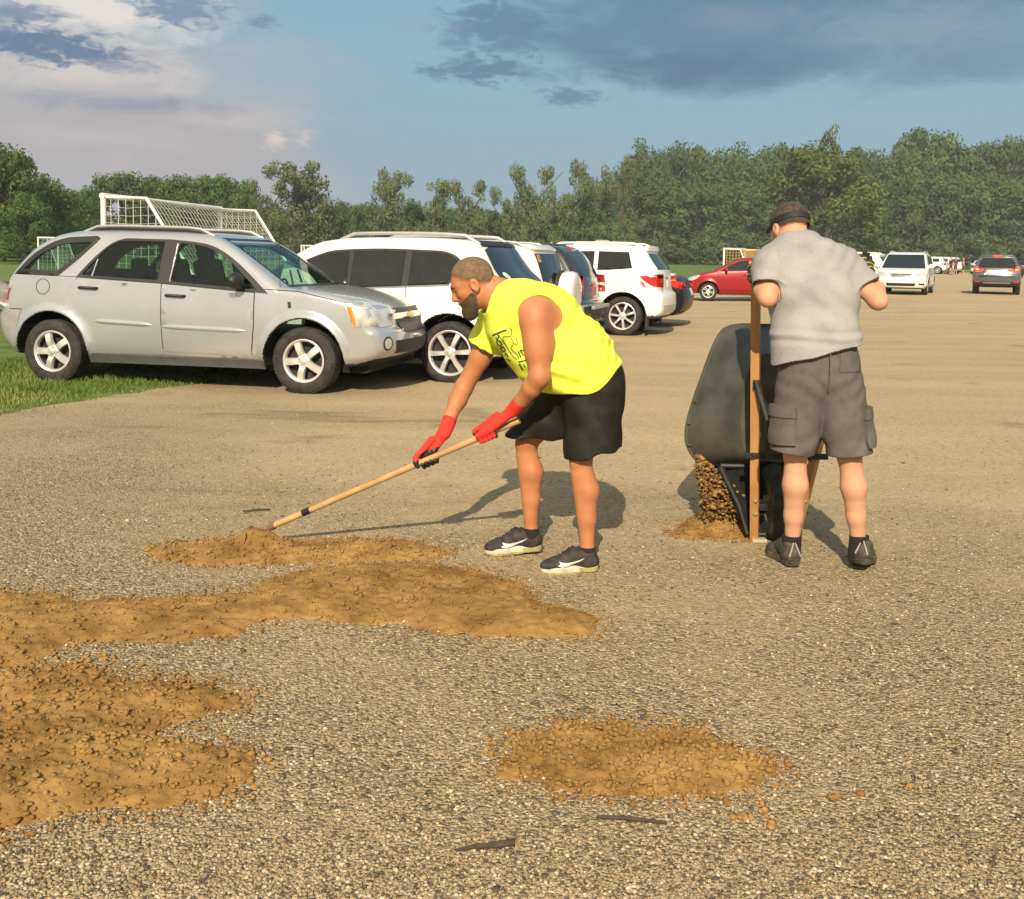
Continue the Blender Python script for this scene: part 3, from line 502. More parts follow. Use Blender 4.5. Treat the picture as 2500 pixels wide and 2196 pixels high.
def build_piles():
    g = 'dirt patches spread on the gravel'
    pile('dirt_pile', 'narrow strip of brown dirt being pulled by the hoe blade', PILE_A, .032, g, 11, .07, [(-1.235, 4.955, .085, .055), (-1.29, 4.97, .05, .03), (-1.13, 4.94, .08, .035)], 1500, .009, 500)
    pile('dirt_pile', 'long ridge of brown dirt ending just below the bearded man’s shoes', PILE_B, .05, g, 23, .17, [], 3600, .011, 900, .9)
    pile('dirt_pile', 'two-lobed brown dirt heap in the lower left foreground', PILE_C, .06, g, 37, .16, [], 3600, .009, 800)
    pile('dirt_pile', 'small oval patch of brown dirt alone in the foreground gravel', PILE_D, .036, g, 41, .10, [], 1500, .007, 420)
    pile('dirt_pile', 'fresh brown dirt heap forming under the tipped wheelbarrow', PILE_E, .05, g, 53, .12, [(1.15, 5.5, .14, .05)], 900, .01, 350)
    CR = [(.602, 2.588), (.647, 2.577), (.69, 2.642), (.682, 2.553), (.603, 2.659), (.897, 2.688), (.981, 2.717), (1.13, 2.75), (.782, 2.925), (.824, 2.88), (.624, 2.595), (.686, 2.61), (.793, 2.848)]
    r = RNG; P = [(x + r.normal(0, .008), y + r.normal(0, .008), .004) for x, y in CR for _ in range(3)]
    o = stones('dirt_crumbs', np.array(P), .004 + .008 * r.random(len(P)), DIRTM, None, .7, .38, r, True); tag(o, 'stray crumbs of brown dirt beside the oval patch', 'dirt', kind='stuff')
    # dirt sliding out of the barrow
    n = 4200; u = r.random(n); x0 = 1.03 + .20 * r.random(n); x = x0 + (.02 * (1 - u)); z = .40 - .36 * u * (1 - .25 * r.random(n)); wdt = .05 + .06 * u; x = 1.02 + (.17 + .05 * u) * r.random(n) + .06 * (u > .5) * (r.random(n)); y = 5.50 + r.normal(0, .035, n) - .05 * u
    lim_ = z < (.40 - (x - 1.03) * .85); x, y, z = x[lim_], y[lim_], z[lim_]
    o = stones('falling_dirt', np.column_stack([x, y, z]), .004 + .011 * r.random(len(x)) ** 1.8, [DIRTM, mat('wet_dirt', (.13, .068, .02), rough=.95, var=.3, vs_=20, col2=(.22, .12, .04))], None, .75, .5, r, False, (r.random(len(x)) < .4).astype(int)); tag(o, 'brown dirt pouring out of the tipped wheelbarrow', 'dirt', kind='stuff')
    W_ = mat('dead_twig', (.055, .04, .026), rough=.9, var=.3, vs_=30)
    for i, (pts, rr, lb) in enumerate((([(-.117, 2.401), (-.068, 2.417), (-.025, 2.425), (.024, 2.437)], [.003, .006, .008, .009], 'bent dark twig lying in the foreground gravel'), ([(.239, 2.563), (.317, 2.554), (.418, 2.538)], [.004, .006, .004], 'thin dark twig in the gravel just below the oval dirt patch'), ([(-1.497, 5.669), (-1.42, 5.70), (-1.354, 5.723)], [.004, .006, .004], 'short dark twig on the gravel behind the hoe handle'))):
        x, y = pts[0]; tag(MB().tube([(a - x, b - y, .010 + .003 * (j % 2)) for j, (a, b) in enumerate(pts)], rr, 8).build('twig', W_, None, True, (x, y, 0)), lb, 'twig', 'twigs on the gravel')
# ---------------------------------------------------------------- trees
BARK = mat('bark', (.085, .065, .045), rough=.95, var=.3, vs_=6)
def leaf_mat(name, c0, c1):
    m = bpy.data.materials.new(name); m.use_nodes = True; t = m.node_tree; t.nodes.clear()
    at_ = nd(t, 'ShaderNodeAttribute', attribute_name='tone').outputs['Fac']; rnd = nd(t, 'ShaderNodeObjectInfo').outputs['Random']
    c = mixc(t, at_, c0, c1); c = mixc(t, smooth(t, rnd, 0, 1, 0, .45), c, tuple(x * y for x, y in zip(c0, (1.15, .85, .8))))
    b = nd(t, 'ShaderNodeBsdfDiffuse', {0: c}); tl = nd(t, 'ShaderNodeBsdfTranslucent', {0: mixc(t, .3, c, (.16, .22, .03))})
    t.links.new(nd(t, 'ShaderNodeMixShader', {0: .34, 1: b.outputs[0], 2: tl.outputs[0]}).outputs[0], nd(t, 'ShaderNodeOutputMaterial').inputs[0]); return m
LEAF = {'r': leaf_mat('leaf_mid', (0.079, 0.139, 0.042), (0.153, 0.232, 0.070)), 't': leaf_mat('leaf_grey_olive', (0.126, 0.175, 0.075), (0.211, 0.268, 0.115)), 'c': leaf_mat('leaf_fresh', (0.090, 0.175, 0.055), (0.153, 0.258, 0.085)), 'f': leaf_mat('leaf_dark', (0.074, 0.129, 0.042), (0.149, 0.221, 0.070)), 'l': leaf_mat('leaf_shrub', (0.086, 0.139, 0.050), (0.158, 0.221, 0.078)), 'b': leaf_mat('leaf_olive', (0.104, 0.154, 0.043), (0.180, 0.237, 0.066)), 's': leaf_mat('leaf_olive_top', (0.090, 0.129, 0.038), (0.158, 0.201, 0.060))}
def tree_mesh(kind, seed):
    """one crown of leaf-sized faces in clumps, unit height and width; a tapered trunk with limbs"""
    r = np.random.default_rng(seed); C = []; Rr = []
    def clumps(n, fn):
        for _ in range(n):
            p = fn(); C.append(p[:3]); Rr.append(p[3])
    def shell(zc, rz, rx, lo=.0, rmin=.55, sz=(.10, .17)):
        def f():
            while True:
                v = r.normal(size=3); v /= np.linalg.norm(v); k = rmin + (1 - rmin) * r.random() ** .5; p = v * k
                if p[2] * rz + zc > lo: return (p[0] * rx, p[1] * rx, zc + p[2] * rz, r.uniform(*sz))
        return f
    if kind in 'rf': clumps(56, shell(.55, .40, .42, .12, .5, (.09, .15))); clumps(20, shell(.76, .20, .32, .6, .4, (.08, .13))); clumps(16, shell(.22, .18, .45, .04, .7, (.1, .15)))
    elif kind == 'b': clumps(70, shell(.48, .44, .42, .06, .5, (.08, .13))); clumps(14, shell(.80, .18, .22, .6, .4, (.07, .11)))
    elif kind == 's': clumps(16, shell(.80, .18, .20, .5, .1, (.05, .10))); clumps(12, lambda: (r.uniform(-.45, .45), r.uniform(-.3, .3), r.uniform(.35, .65), r.uniform(.06, .11)))
    elif kind == 't':
        for k in range(7):
            a = r.uniform(0, 6.28); rad_ = r.uniform(.1, .40); zc = r.uniform(.45, .88)
            clumps(9, lambda: (rad_ * math.cos(a) + r.normal(0, .07), rad_ * math.sin(a) + r.normal(0, .07), min(.92, zc + r.normal(0, .06)), r.uniform(.07, .12)))
        clumps(22, shell(.27, .22, .45, .04, .5, (.1, .15)))
    elif kind == 'c':
        for k in range(60):
            z = r.random() ** 1.2 * .94 + .03; q = (1 - z) * .42 + .04; a = r.uniform(0, 6.28); C.append((q * math.cos(a), q * math.sin(a), z)); Rr.append(.06 + .07 * (1 - z))
    else: clumps(26, shell(.42, .42, .42, .02, .4, (.13, .2)))
    C = np.array(C); Rr = np.array(Rr); per = {'r': 120, 'f': 130, 'b': 120, 's': 70, 't': 85, 'c': 70, 'l': 95}[kind]; n = len(C) * per
    ci = np.repeat(np.arange(len(C)), per); v = r.normal(size=(n, 3)); v /= np.linalg.norm(v, axis=1)[:, None]; rad2 = Rr[ci] * (.55 + .55 * r.random(n)); P = C[ci] + v * rad2[:, None] * np.array([1.0, 1.0, .8]); P[:, 2] = np.clip(P[:, 2], .01, 1.02)
    nrm = v + r.normal(0, .55, (n, 3)) + np.array([0, 0, .25]); nrm /= np.linalg.norm(nrm, axis=1)[:, None]
    a = np.cross(nrm, r.normal(size=(n, 3))); a /= np.linalg.norm(a, axis=1)[:, None]; b = np.cross(nrm, a); s = {'t': .016, 's': .015, 'c': .022, 'l': .030, 'b': .0155}.get(kind, .0172) * (.6 + .8 * r.random(n))[:, None]
    V = np.stack([P - a * s, P - b * s * .6, P + a * s, P + b * s * .6], 1).reshape(-1, 3); Fc = (np.arange(n) * 4)[:, None] + np.arange(4)
    N = np.repeat(v * .8 + nrm * .5, 4, 0); N /= np.linalg.norm(N, axis=1)[:, None]
    me = mesh('crown', V, Fc, True, N); tone = np.clip(r.random(len(C))[ci] * .65 + .45 * r.random(n) - .05, 0, 1); at_ = me.attributes.new('tone', 'FLOAT', 'POINT'); at_.data.foreach_set('value', np.repeat(tone, 4).astype(np.float32)); me.materials.append(LEAF[kind])
    mb = MB(); mb.tube([(0, 0, -.02), (.004, 0, .25), (-.006, .004, .55), (.0, 0, .8)], [.026, .02, .013, .005], 8)
    for i in r.choice(len(C), min(9, len(C)), replace=False):
        c = C[i]; z0 = min(.6, max(.12, c[2] * .6)); mb.tube([(0, 0, z0), tuple(c * np.array([.5, .5, .5]) + np.array([0, 0, z0 * .5])), tuple(c)], [.011, .007, .003], 6)
    return me, mb
TREE_LABELS = {}
def build_trees():
    protos = {}
    for k, n in (('r', 4), ('f', 4), ('t', 4), ('l', 3), ('b', 1), ('s', 1), ('c', 1)):
        protos[k] = []
        for i in range(n):
            me, mb = tree_mesh(k, 100 + ord(k) * 7 + i); tr = mb.build('trunk', BARK); tm = tr.data; bpy.data.objects.remove(tr); protos[k].append((me, tm))
    nm = {'r': 'broadleaf_tree', 'f': 'wood_tree', 't': 'tall_tree', 'l': 'shrub', 'b': 'broadleaf_tree', 's': 'tall_tree', 'c': 'conifer'}
    lab = {'r': ('rounded green broadleaf tree at the far left edge of the playing field', 'tree', 'rounded trees along the left of the field'), 'f': ('dark green tree packed into the tall wood behind the grey-shirted man', 'tree', 'trees of the tall wood'), 't': ('loose pale olive tree rising above the low tree line in the middle distance', 'tree', 'tall loose trees in the middle distance'), 'l': ('low bushy shrub filling the foot of the distant tree line', 'shrub', 'shrubs along the tree line'),
           'b': ('broad olive-green tree standing in front of the wood behind the man in the visor', 'tree', None), 's': ('spindly tree top sticking up above the wood behind the man in the visor', 'tree', None), 'c': ('small pale green conifer standing alone before the tree line', 'tree', None)}
    special = {0: 'large dark tree at the left edge of the picture', 6: 'rounded tree showing above the left post of the big goal', 12: 'tall gappy tree just to the right of the big goal', 17: 'tall loose tree above the roof of the white crossover', 23: 'pale gappy tree above the bearded man’s back, by the open sky', 26: 'tall thin-crowned tree at the left end of the wood', 39: 'tallest domed tree of the wood, above the grey SUV'}
    r = random.Random(9)
    for i, (x, y, h, w_, k) in enumerate(TREES):
        me, tm = protos[k][r.randrange(len(protos[k]))]; lb, ct, g = lab[k]
        if k == 'r' and y > 140: lb, g = 'rounded green tree in the low continuous line behind the parked cars', 'trees of the low middle line'
        o = thing(nm[k], special.get(i, lb), ct, (x, y, float(terrain(x, y))), r.uniform(0, 6.28), None if i in special else g); wd = w_ * {'t': 1.15, 's': 1.2, 'l': 1.15, 'b': 1.02, 'c': 1.1, 'f': 1.55, 'r': 1.25}.get(k, 1.12); o.scale = (wd, wd, h)
        c = bpy.data.objects.new('crown', me); COL.objects.link(c); c.parent = o; t_ = bpy.data.objects.new('trunk', tm); COL.objects.link(t_); t_.parent = o; t_.scale = (min(1.6, h / wd * .8),) * 2 + (1,)
# ---------------------------------------------------------------- people
SKIN_A = mat('sunburnt_skin', (.43, .165, .07), rough=.52, spec=.32, var=.16, vs_=7, col2=(.50, .215, .10), sss=.12, bump=.008, bs=150, det=8, ramp=(.25, .75))
SKIN_B = mat('fair_skin', (.55, .285, .17), rough=.65, spec=.25, var=.12, vs_=8, col2=(.62, .335, .205), sss=.12, bump=.007, bs=150, det=8, ramp=(.25, .75))
HAIR_A = hair_mat('cropped_hair', (.135, .08, .045), (.20, .12, .07), .80)
BEARD = hair_mat('beard_hair', (.042, .026, .017), (.08, .05, .03), 1.0); BROW = mat('brow_hair', (.05, .03, .02), rough=.9)
HAIR_B = hair_mat('dark_hair', (.035, .024, .018), (.085, .058, .042), 1.1); HAIR_FAR = mat('hair_far', (.05, .035, .025), rough=.8)
NEON = mat('neon_fabric', (.74, .87, .085), rough=.85, var=.05, vs_=5, bump=.012, bs=38, col2=(.80, .91, .10), spec=.15)
PRINT = mat('print_ink', (.035, .075, .04), rough=.7, var=.3, vs_=30, col2=(.07, .12, .06))
BLACKFAB = mat('black_fabric', (.011, .010, .007), rough=.7, var=.25, vs_=14, bump=.012, bs=34, spec=.22, col2=(.02, .018, .012))
GREYTEE = mat('grey_heather_fabric', (.315, .308, .302), rough=.92, var=.03, vs_=160, bump=.004, bs=34, col2=(.35, .342, .335), spec=.2)
CARGO = mat('cargo_fabric', (.105, .092, .086), rough=.9, var=.12, vs_=9, bump=.01, bs=34, col2=(.135, .12, .113), spec=.2)
REDGLOVE = mat('red_knit', (.72, .035, .022), rough=.85, var=.1, vs_=60, bump=.006, bs=300)
RUBBERGRIP = mat('black_rubber_grip', (.018, .014, .012), rough=.5, var=.3, vs_=30, bump=.006, bs=160)
SHOEBLK = mat('shoe_mesh', (.022, .02, .017), rough=.75, var=.3, vs_=25, bump=.006, bs=280, col2=(.045, .04, .034))
SOLE = mat('cream_sole', (.52, .47, .35), rough=.6, var=.2, vs_=20, col2=(.62, .57, .45))
AIRSOLE = mat('yellowed_air_sole', (.34, .30, .12), rough=.35, var=.25, vs_=25)
WHITE = mat('white_print', (.72, .70, .64), rough=.5, var=.06)
SHOEB = mat('muddy_shoe', (.042, .04, .028), rough=.85, var=.35, vs_=30, bump=.015, bs=120, col2=(.085, .08, .055))
SHOEB_S = mat('muddy_sole', (.035, .03, .02), rough=.9, var=.4, vs_=40, col2=(.10, .085, .05))
LACE = mat('grey_lace', (.36, .34, .29), rough=.8)
SOCK = mat('black_sock', (.014, .012, .012), rough=.95, var=.2, vs_=40, bump=.004, bs=300)

def inter(f, *pl):
    def g(X, Y, Z):
        v = f(X, Y, Z)
        for p in pl: v = np.maximum(v, p(X, Y, Z))
        return v
    g.lo, g.hi = f.lo, f.hi; return g
def lim(F, A, k=.02):
    for a, b, ra, rb in A: F.add(rc(a, b, ra, rb), k)
def head_prims(c, f, s, u):
    B = np.array([f, s, u]).T; P = lambda *p: c + B @ np.array(p)
    E = lambda p, r: ell(P(*p), r, B)
    L = [(E((-.012, 0, .035), (.099, .077, .089)), .02), (rc(P(.04, 0, .0), P(.048, 0, -.078), .059, .044), .03), (E((.015, 0, -.055), (.066, .057, .052)), .03),
         (rc(P(.074, -.008, -.108), P(.074, .008, -.108), .022, .022), .025)]
    for q in (-1, 1):
        L += [(rc(P(.081, q * .008, .024), P(.066, q * .042, .022), .017, .013), .018), (E((.058, q * .044, -.018), (.028, .02, .022)), .02)]
    L += [(rc(P(.088, 0, .014), P(.112, 0, -.026), .0085, .0125), .014)]
    for q in (-1, 1): L += [(rc(P(.096, q * .012, -.034), P(.1, q * .01, -.034), .009, .009), .01)]
    L += [(rc(P(.088, -.016, -.062), P(.088, .016, -.062), .009, .009), .008), (rc(P(.086, -.014, -.076), P(.086, .014, -.076), .0095, .0095), .008)]
    for q in (-1, 1): L += [(E((-.006, q * .08, -.006), (.023, .012, .033)), .006), (rc(P(-.004, q * .079, -.03), P(.0, q * .077, -.038), .009, .007), .008)]
    C = [(rc(P(.104, q * .031, -.002), P(.101, q * .04, -.002), .016, .013), .01) for q in (-1, 1)] + [(E((-.002, q * .093, -.004), (.013, .008, .02)), .005) for q in (-1, 1)]
    A = [(E((.074, q * .032, -.001), (.014, .0155, .012)), .004) for q in (-1, 1)]
    return B, P, L, C, A
def hair_field(c, B, P, off, pls, lo, hi, res=.0045, extra=()):
    F = Field(lo, hi, res); F.add(ell(P(-.012, 0, .035), (.099, .077, .089), B), .02, off)
    F.add(ell(P(-.03, 0, -.02), (.07, .062, .06), B), .03, off * .6)
    for p, n in pls: F.clip(plane(P(*p), B @ np.array(n)), .004)
    return F
def glove(parent, loc, wrist, fore, c, u, n, f, r, mats, sz=1.0, cuff=.07):
    wrist, fore, c, u, n, f = (np.array(v, float) for v in (wrist, fore, c, u, n, f))
    u /= np.linalg.norm(u); n = n - u * (n @ u); n /= np.linalg.norm(n); f2 = np.cross(n, u); f = f2 * np.sign(f2 @ f)
    pos = lambda th, R, o: c + u * o + R * (math.cos(rad(th)) * n + math.sin(rad(th)) * f)
    lo = np.minimum(np.minimum(wrist, c), fore) - .12; hi = np.maximum(np.maximum(wrist, c), fore) + .12
    F = Field(lo, hi, .0032)
    K = []
    for i, o in enumerate((.034, .012, -.011, -.033)):
        q = (1, 1.06, 1.0, .86)[i]; kn = pos(10, r + .019, o)
        F.add(rc(wrist * .85 + kn * .15 + u * o * .35, kn, .019, .0135), .014)
        pts = [kn, pos(28 + 50 * q, r + .012, o), pos(75 + 75 * q, r + .0105, o), pos(105 + 100 * q, r + .0095, o * .96)]; rr = [.0128, .0112, .0104, .0094]
        K.append((pts, rr))
    for pts, rr in K:
        for a in range(3): F.add(rc(pts[a], pts[a + 1], rr[a] * sz, rr[a + 1] * sz), .003 if a else .008)
    kn = pos(-8, r + .02, .03); tb = wrist * .6 + kn * .4 - f * .022 + u * .008
    tp = [tb, pos(-62, r + .018, .052), pos(-105, r + .0125, .058), pos(-150, r + .0105, .056)]; tr = [.018, .0142, .0125, .0105]
    for a in range(3): F.add(rc(tp[a], tp[a + 1], tr[a], tr[a + 1]), .01 if a == 0 else .004)
    dd = (fore - wrist) / np.linalg.norm(fore - wrist)
    F.add(inter(rc(wrist - dd * .01, wrist + dd * (cuff + .05), .034, .0385), plane(wrist + dd * cuff, dd)), .012)
    F.cut(rc(wrist + dd * cuff * .8, wrist + dd * (cuff + .1), .033, .036))
    def mfn(C, N):
        q = C - c; al = q @ u; dist = np.linalg.norm(q - al[:, None] * u, axis=1); inward = (N * ((q - al[:, None] * u) / dist[:, None])).sum(1) < .1
        tipside = (q @ n < -.004); return ((dist < r + .026) & (inward | tipside)).astype(int)
    return sdf_obj('glove', F, mats, parent, loc, 1, mfn)
def shoe(parent, loc, heel, toe, out, mats, L=None, top=.105, logo=True, lace=True, air=True):
    heel = np.array(heel, float); toe = np.array(toe, float); l = toe - heel; L = np.linalg.norm(l); l /= L
    s = np.cross([0, 0, 1], l); s /= np.linalg.norm(s); u = np.cross(l, s); q = L / .28
    P = lambda a, b, c_: heel + l * (a * q) + s * (b * q) + u * (c_ * q)
    lo = np.minimum(heel, toe) - .09; hi = np.maximum(heel, toe) + np.array([.09, .09, .17]); lo[2] = min(heel[2], toe[2]) - .03
    F = Field(lo, hi, .0042)
    def flat(a, b, ra, rb, c0, h):                    # slab with rounded plan
        def g(X, Y, Z):
            x, y, z = X - heel[0], Y - heel[1], Z - heel[2]
            A = x * l[0] + y * l[1] + z * l[2]; Bs = x * s[0] + y * s[1] + z * s[2]; Cc = x * u[0] + y * u[1] + z * u[2]
            t_ = np.clip((A - a[0] * q) / ((b[0] - a[0]) * q), 0, 1); d2 = np.sqrt((A - (a[0] + (b[0] - a[0]) * t_) * q) ** 2 + (Bs - (a[1] + (b[1] - a[1]) * t_) * q) ** 2) - (ra + (rb - ra) * t_) * q
            return smax(d2, np.abs(Cc - c0 * q) - h * q, .008)
        g.lo, g.hi = lo, hi; return g
    B = np.array([l, s, u]).T
    up = Field(lo, hi, .0042)
    up.add(rc(P(.042, 0, .045), P(.05, 0, top - .02), .034 * q, .036 * q), .02)
    up.add(rc(P(.06, 0, .055), P(.125, 0, .075), .037 * q, .033 * q), .03); up.add(rc(P(.115, 0, .07), P(.205, .002, .04), .034 * q, .03 * q), .03)
    up.add(ell(P(.2, .002, .034), np.array([.062, .046, .03]) * q, B), .025); up.add(ell(P(.245, .002, .03), np.array([.036, .036, .024]) * q, B), .02)
    up.add(ell(P(.06, 0, .04), np.array([.062, .04, .035]) * q, B), .02)
    up.clip(plane(P(0, 0, .02), -u)); up.clip(plane(P(.05, 0, top + .002), u * .97 - l * .25), .006)
    up.cut(rc(P(.056, 0, top - .012), P(.07, 0, top + .09), .030 * q, .034 * q), .004)
    so = sdf_obj('shoe', up, mats[0], parent, loc, 1)
    F.add(flat((.04, 0), (.13, 0), .037, .034, .012, .016), .01); F.add(flat((.13, 0), (.2, .002), .035, .047, .011, .0145), .02); F.add(flat((.2, .002), (.245, .003), .047, .034, .012, .0145), .02)
    sol = sdf_obj('sole', F, [mats[1], mats[2]], so, (0, 0, 0), 1, lambda C, N: (((C - heel) @ u < .008 * q) | (((C - heel) @ l < .1 * q) & ((C - heel) @ u < .022 * q) & air)).astype(int))
    sol.data.transform(Matrix.Translation(-Vector(loc)))
    bv = bvh_of(so); lv = Vector(loc)
    if logo:
        sw = [(.205, .040), (.19, .045), (.198, .058), (.182, .052), (.16, .049), (.13, .052), (.095, .062), (.075, .069), (.10, .055), (.13, .042), (.16, .034), (.185, .032)]
        V, T = cdt(sw, .006); sd = out
        V3 = []; N3 = []
        for a, c_ in V:
            o = Vector(P(a, sd * .12, c_)) - lv; h_ = bv.ray_cast(o, Vector(-s * sd))
            V3.append(h_[0] + h_[1] * .0015 if h_[0] else o); N3.append(h_[1] if h_[0] else Vector(s * sd))
        Vv, Ff = skin_panel(np.array([v[:] for v in V3]), T, np.array([v[:] for v in N3]), .004); obj('check_emblem', mesh('check_emblem', Vv, Ff, False), mats[3], so)
    if lace:
        mb = MB()
        for k in range(5):
            a = .10 + k * .022
            pts = []
            for j in range(7):
                b = -.026 + .052 * j / 6; o = Vector(P(a + .006 * (j - 3) / 3 * (-1) ** k, b, .2)) - lv; h_ = bv.ray_cast(o, Vector(-u))
                if h_[0]: pts.append(h_[0] + h_[1] * .002)
            if len(pts) > 2: mb.tube(pts, .0028 * q, 6)
        if mb.V: mb.build('laces', mats[4], so)
    return so
def ax3(f, u): f = np.array(f, float); f /= np.linalg.norm(f); u = np.array(u, float); u = u - f * (u @ f); u /= np.linalg.norm(u); return f, np.cross(u, f), u
def decal(parent, bv, loc, poly, frame, depth, m, name, step=.012, off=.002, thick=.004, holes=()):
    o0, e1, e2, dr = (np.array(v, float) for v in frame); V, T = cdt(poly, step, holes); V3 = []; N3 = []; ok = []
    for a, b in V:
        o = Vector(o0 + e1 * a + e2 * b - dr * depth) - Vector(loc); h_ = bv.ray_cast(o, Vector(dr))
        ok.append(h_[0] is not None); V3.append((h_[0] + h_[1] * off if h_[0] else o)[:]); N3.append((h_[1] if h_[0] else -Vector(dr))[:])
    ok = np.array(ok); T = T[ok[T].all(1)]
    if not len(T): return None
    V3, N3 = np.array(V3), np.array(N3)
    e = np.abs(V3[T][:, [0, 1, 2]] - V3[T][:, [1, 2, 0]]).max((1, 2)); T = T[e < max(.09, step * 5)]
    if not len(T): return None
    used = np.unique(T); mp = -np.ones(len(V3), int); mp[used] = np.arange(len(used))
    Vv, Ff = skin_panel(V3[used], mp[T], N3[used], thick); return obj(name, mesh(name, Vv, Ff, False), m, parent)
def stroke(pts, w):                                   # outline of a thick polyline in 2D
    P = [np.array(p, float) for p in pts]; Lf = []; Rt = []
    for i in range(len(P)):
        d_ = P[min(i + 1, len(P) - 1)] - P[max(i - 1, 0)]; d_ /= np.linalg.norm(d_) + 1e-9; n = np.array([-d_[1], d_[0]]); ww = w[i] if isinstance(w, (list, tuple)) else w
        Lf.append(tuple(P[i] + n * ww / 2)); Rt.append(tuple(P[i] - n * ww / 2))
    return Lf + Rt[::-1]

def build_raker():
    loc = (.2, 4.85, 0.0)
    root = thing('person', 'bearded man in neon yellow sleeveless shirt and black shorts bending over a long wooden handle', 'person', loc)
    lo, hi = (-.44, 4.45, -.01), (.62, 5.24, 1.50)
    shn, eln, wrn = (.112, 4.672, 1.20), (.128, 4.60, .922), (.016, 4.735, .752)
    shf, elf, wrf = (-.075, 5.035, 1.12), (-.237, 5.065, .804), (-.318, 4.915, .612)
    def torso(F, off=0.0, front=True):
        for a, b, ra, rb in (((.385, 4.86, .86), (.287, 4.86, .985), .150, .176), ((.287, 4.86, .985), (.145, 4.86, 1.14), .176, .166), ((.145, 4.86, 1.14), (.055, 4.86, 1.20), .166, .130)):
            F.add(rc(a, b, ra, rb, 1.22), .05, off)
        F.add(rc((.10, 4.86, 1.205), (-.01, 4.86, 1.245), .118, .085, 1.5), .06, off)
        F.add(rc((.085, 4.71, 1.205), (-.03, 4.86, 1.235), .082, .075), .05, off); F.add(rc((-.06, 5.0, 1.15), (-.03, 4.86, 1.235), .088, .075), .05, off)
        if front:
            for a, b, ra, rb in (((.0, 4.86, 1.115), (.127, 4.86, 1.005), .100, .118), ((.127, 4.86, 1.005), (.245, 4.86, .925), .118, .112)): F.add(rc(a, b, ra, rb, 1.35), .06, off)
    f, s, u = ax3((-.886, -.06, -.46), (-.46, 0, .886)); c = np.array([-.190, 4.855, 1.326])
    Bh, P, L, C, A = head_prims(c, f, s, u)
    F = Field(lo, hi, .0052)
    # near arm
    F.add(ell((.11, 4.665, 1.185), (.072, .062, .085)), .05)
    lim(F, [(shn, (.122, 4.64, 1.06), .068, .064), ((.122, 4.64, 1.06), eln, .064, .056)], .04)
    lim(F, [(eln, (.095, 4.635, .868), .055, .053), ((.095, 4.635, .868), (.05, 4.69, .80), .053, .043), ((.05, 4.69, .80), wrn, .04, .031), ((.14, 4.60, .93), (.12, 4.612, .90), .042, .044)], .02)
    # far arm
    lim(F, [(shf, (-.155, 5.055, .96), .072, .06), ((-.155, 5.055, .96), elf, .06, .053), (elf, (-.262, 5.03, .75), .053, .052), ((-.262, 5.03, .75), (-.295, 4.97, .68), .052, .041), ((-.295, 4.97, .68), wrf, .039, .031)], .025)
    # legs
    for hp, kn, an, cy in (((.40, 4.775, .86), (.330, 4.70, .515), (.368, 4.70, .10), 0), ((.30, 4.95, .84), (.078, 4.975, .545), (.109, 4.962, .12), 0)):
        hp, kn, an = map(np.array, (hp, kn, an)); mid = kn * .68 + an * .32 + np.array([.022, 0, 0]); low = kn * .35 + an * .65 + np.array([.012, 0, 0])
        lim(F, [(hp, kn + (hp - kn) * .06, .100, .060)], .03)
        F.add(ell(kn + np.array([-.028, 0, -.005]), (.032, .040, .05)), .03)
        lim(F, [(kn, mid, .054, .062), (mid, low, .060, .047), (low, an, .046, .037), (kn + (an - kn) * .15 - np.array([.015, 0, 0]), an, .045, .034)], .025)
        F.add(rc(an, an + np.array([-.06, 0, -.045]), .037, .032), .02); F.add(ell(an + np.array([.004, -.034, .0]), (.016, .012, .018)), .01)
    F.d += .0095                                        # blending swells the limbs; bring them back to size
    F.add(rc((.108, 4.655, 1.16), (.120, 4.632, 1.03), .064, .058), .03)
    torso(F)
    F.add(rc((-.02, 4.86, 1.245), P(-.03, 0, -.06), .075, .060), .03); F.add(rc((.03, 4.86, 1.26), P(-.06, 0, -.02), .062, .048), .04)
    for g, k in L: F.add(g, k)
    for g, k in C: F.cut(g, k)
    for g, k in A: F.add(g, k)
    body = sdf_obj('body', F, SKIN_A, root, loc, 2)
    # hair, beard, brows
    H = hair_field(c, Bh, P, .0052, [((.04, 0, .032), (1.15, 0, -1)), ((.04, 0, .032), (.62, 0, -1))], c - .16, c + .16, .0042)
    o = sdf_obj('hair', H, HAIR_A, root, loc, 1); set_dens(o, loc, [plane(P(.04, 0, .032), Bh @ np.array((1.15, 0, -1))), plane(P(.04, 0, .032), Bh @ np.array((.62, 0, -1)))], .035)
    Bd = Field(c - .18, c + .16, .0042)
    for g, k in L[1:4]: Bd.add(g, k)
    for g, k in L[-6:-4]: Bd.add(g, .01)
    Bd.add(rc(P(.03, -.03, -.085), P(.07, 0, -.118), .027, .022), .03); Bd.add(rc(P(.03, .03, -.085), P(.07, 0, -.118), .027, .022), .03); Bd.d -= .0042
    Bd.clip(plane(P(.012, 0, -.012), Bh @ np.array((.52, 0, 1.0))), .008); Bd.clip(plane(P(-.008, 0, -.02), Bh @ np.array((-1.0, 0, -.28))), .006)
    Bd.add(rc(P(.0965, -.024, -.056), P(.099, .0, -.049), .008, .008), .004); Bd.add(rc(P(.0965, .024, -.056), P(.099, .0, -.049), .008, .008), .004)
    Bd.cut(rc(P(.105, -.013, -.069), P(.105, .013, -.069), .0145, .0145), .004); Bd.cut(rc(P(.12, 0, -.02), P(.116, 0, -.045), .022, .016), .006)
    o = sdf_obj('beard', Bd, BEARD, root, loc, 1); set_dens(o, loc, [plane(P(.012, 0, -.010), Bh @ np.array((.38, 0, 1.0))), plane(P(-.008, 0, -.02), Bh @ np.array((-1.0, 0, -.28)))], .030)
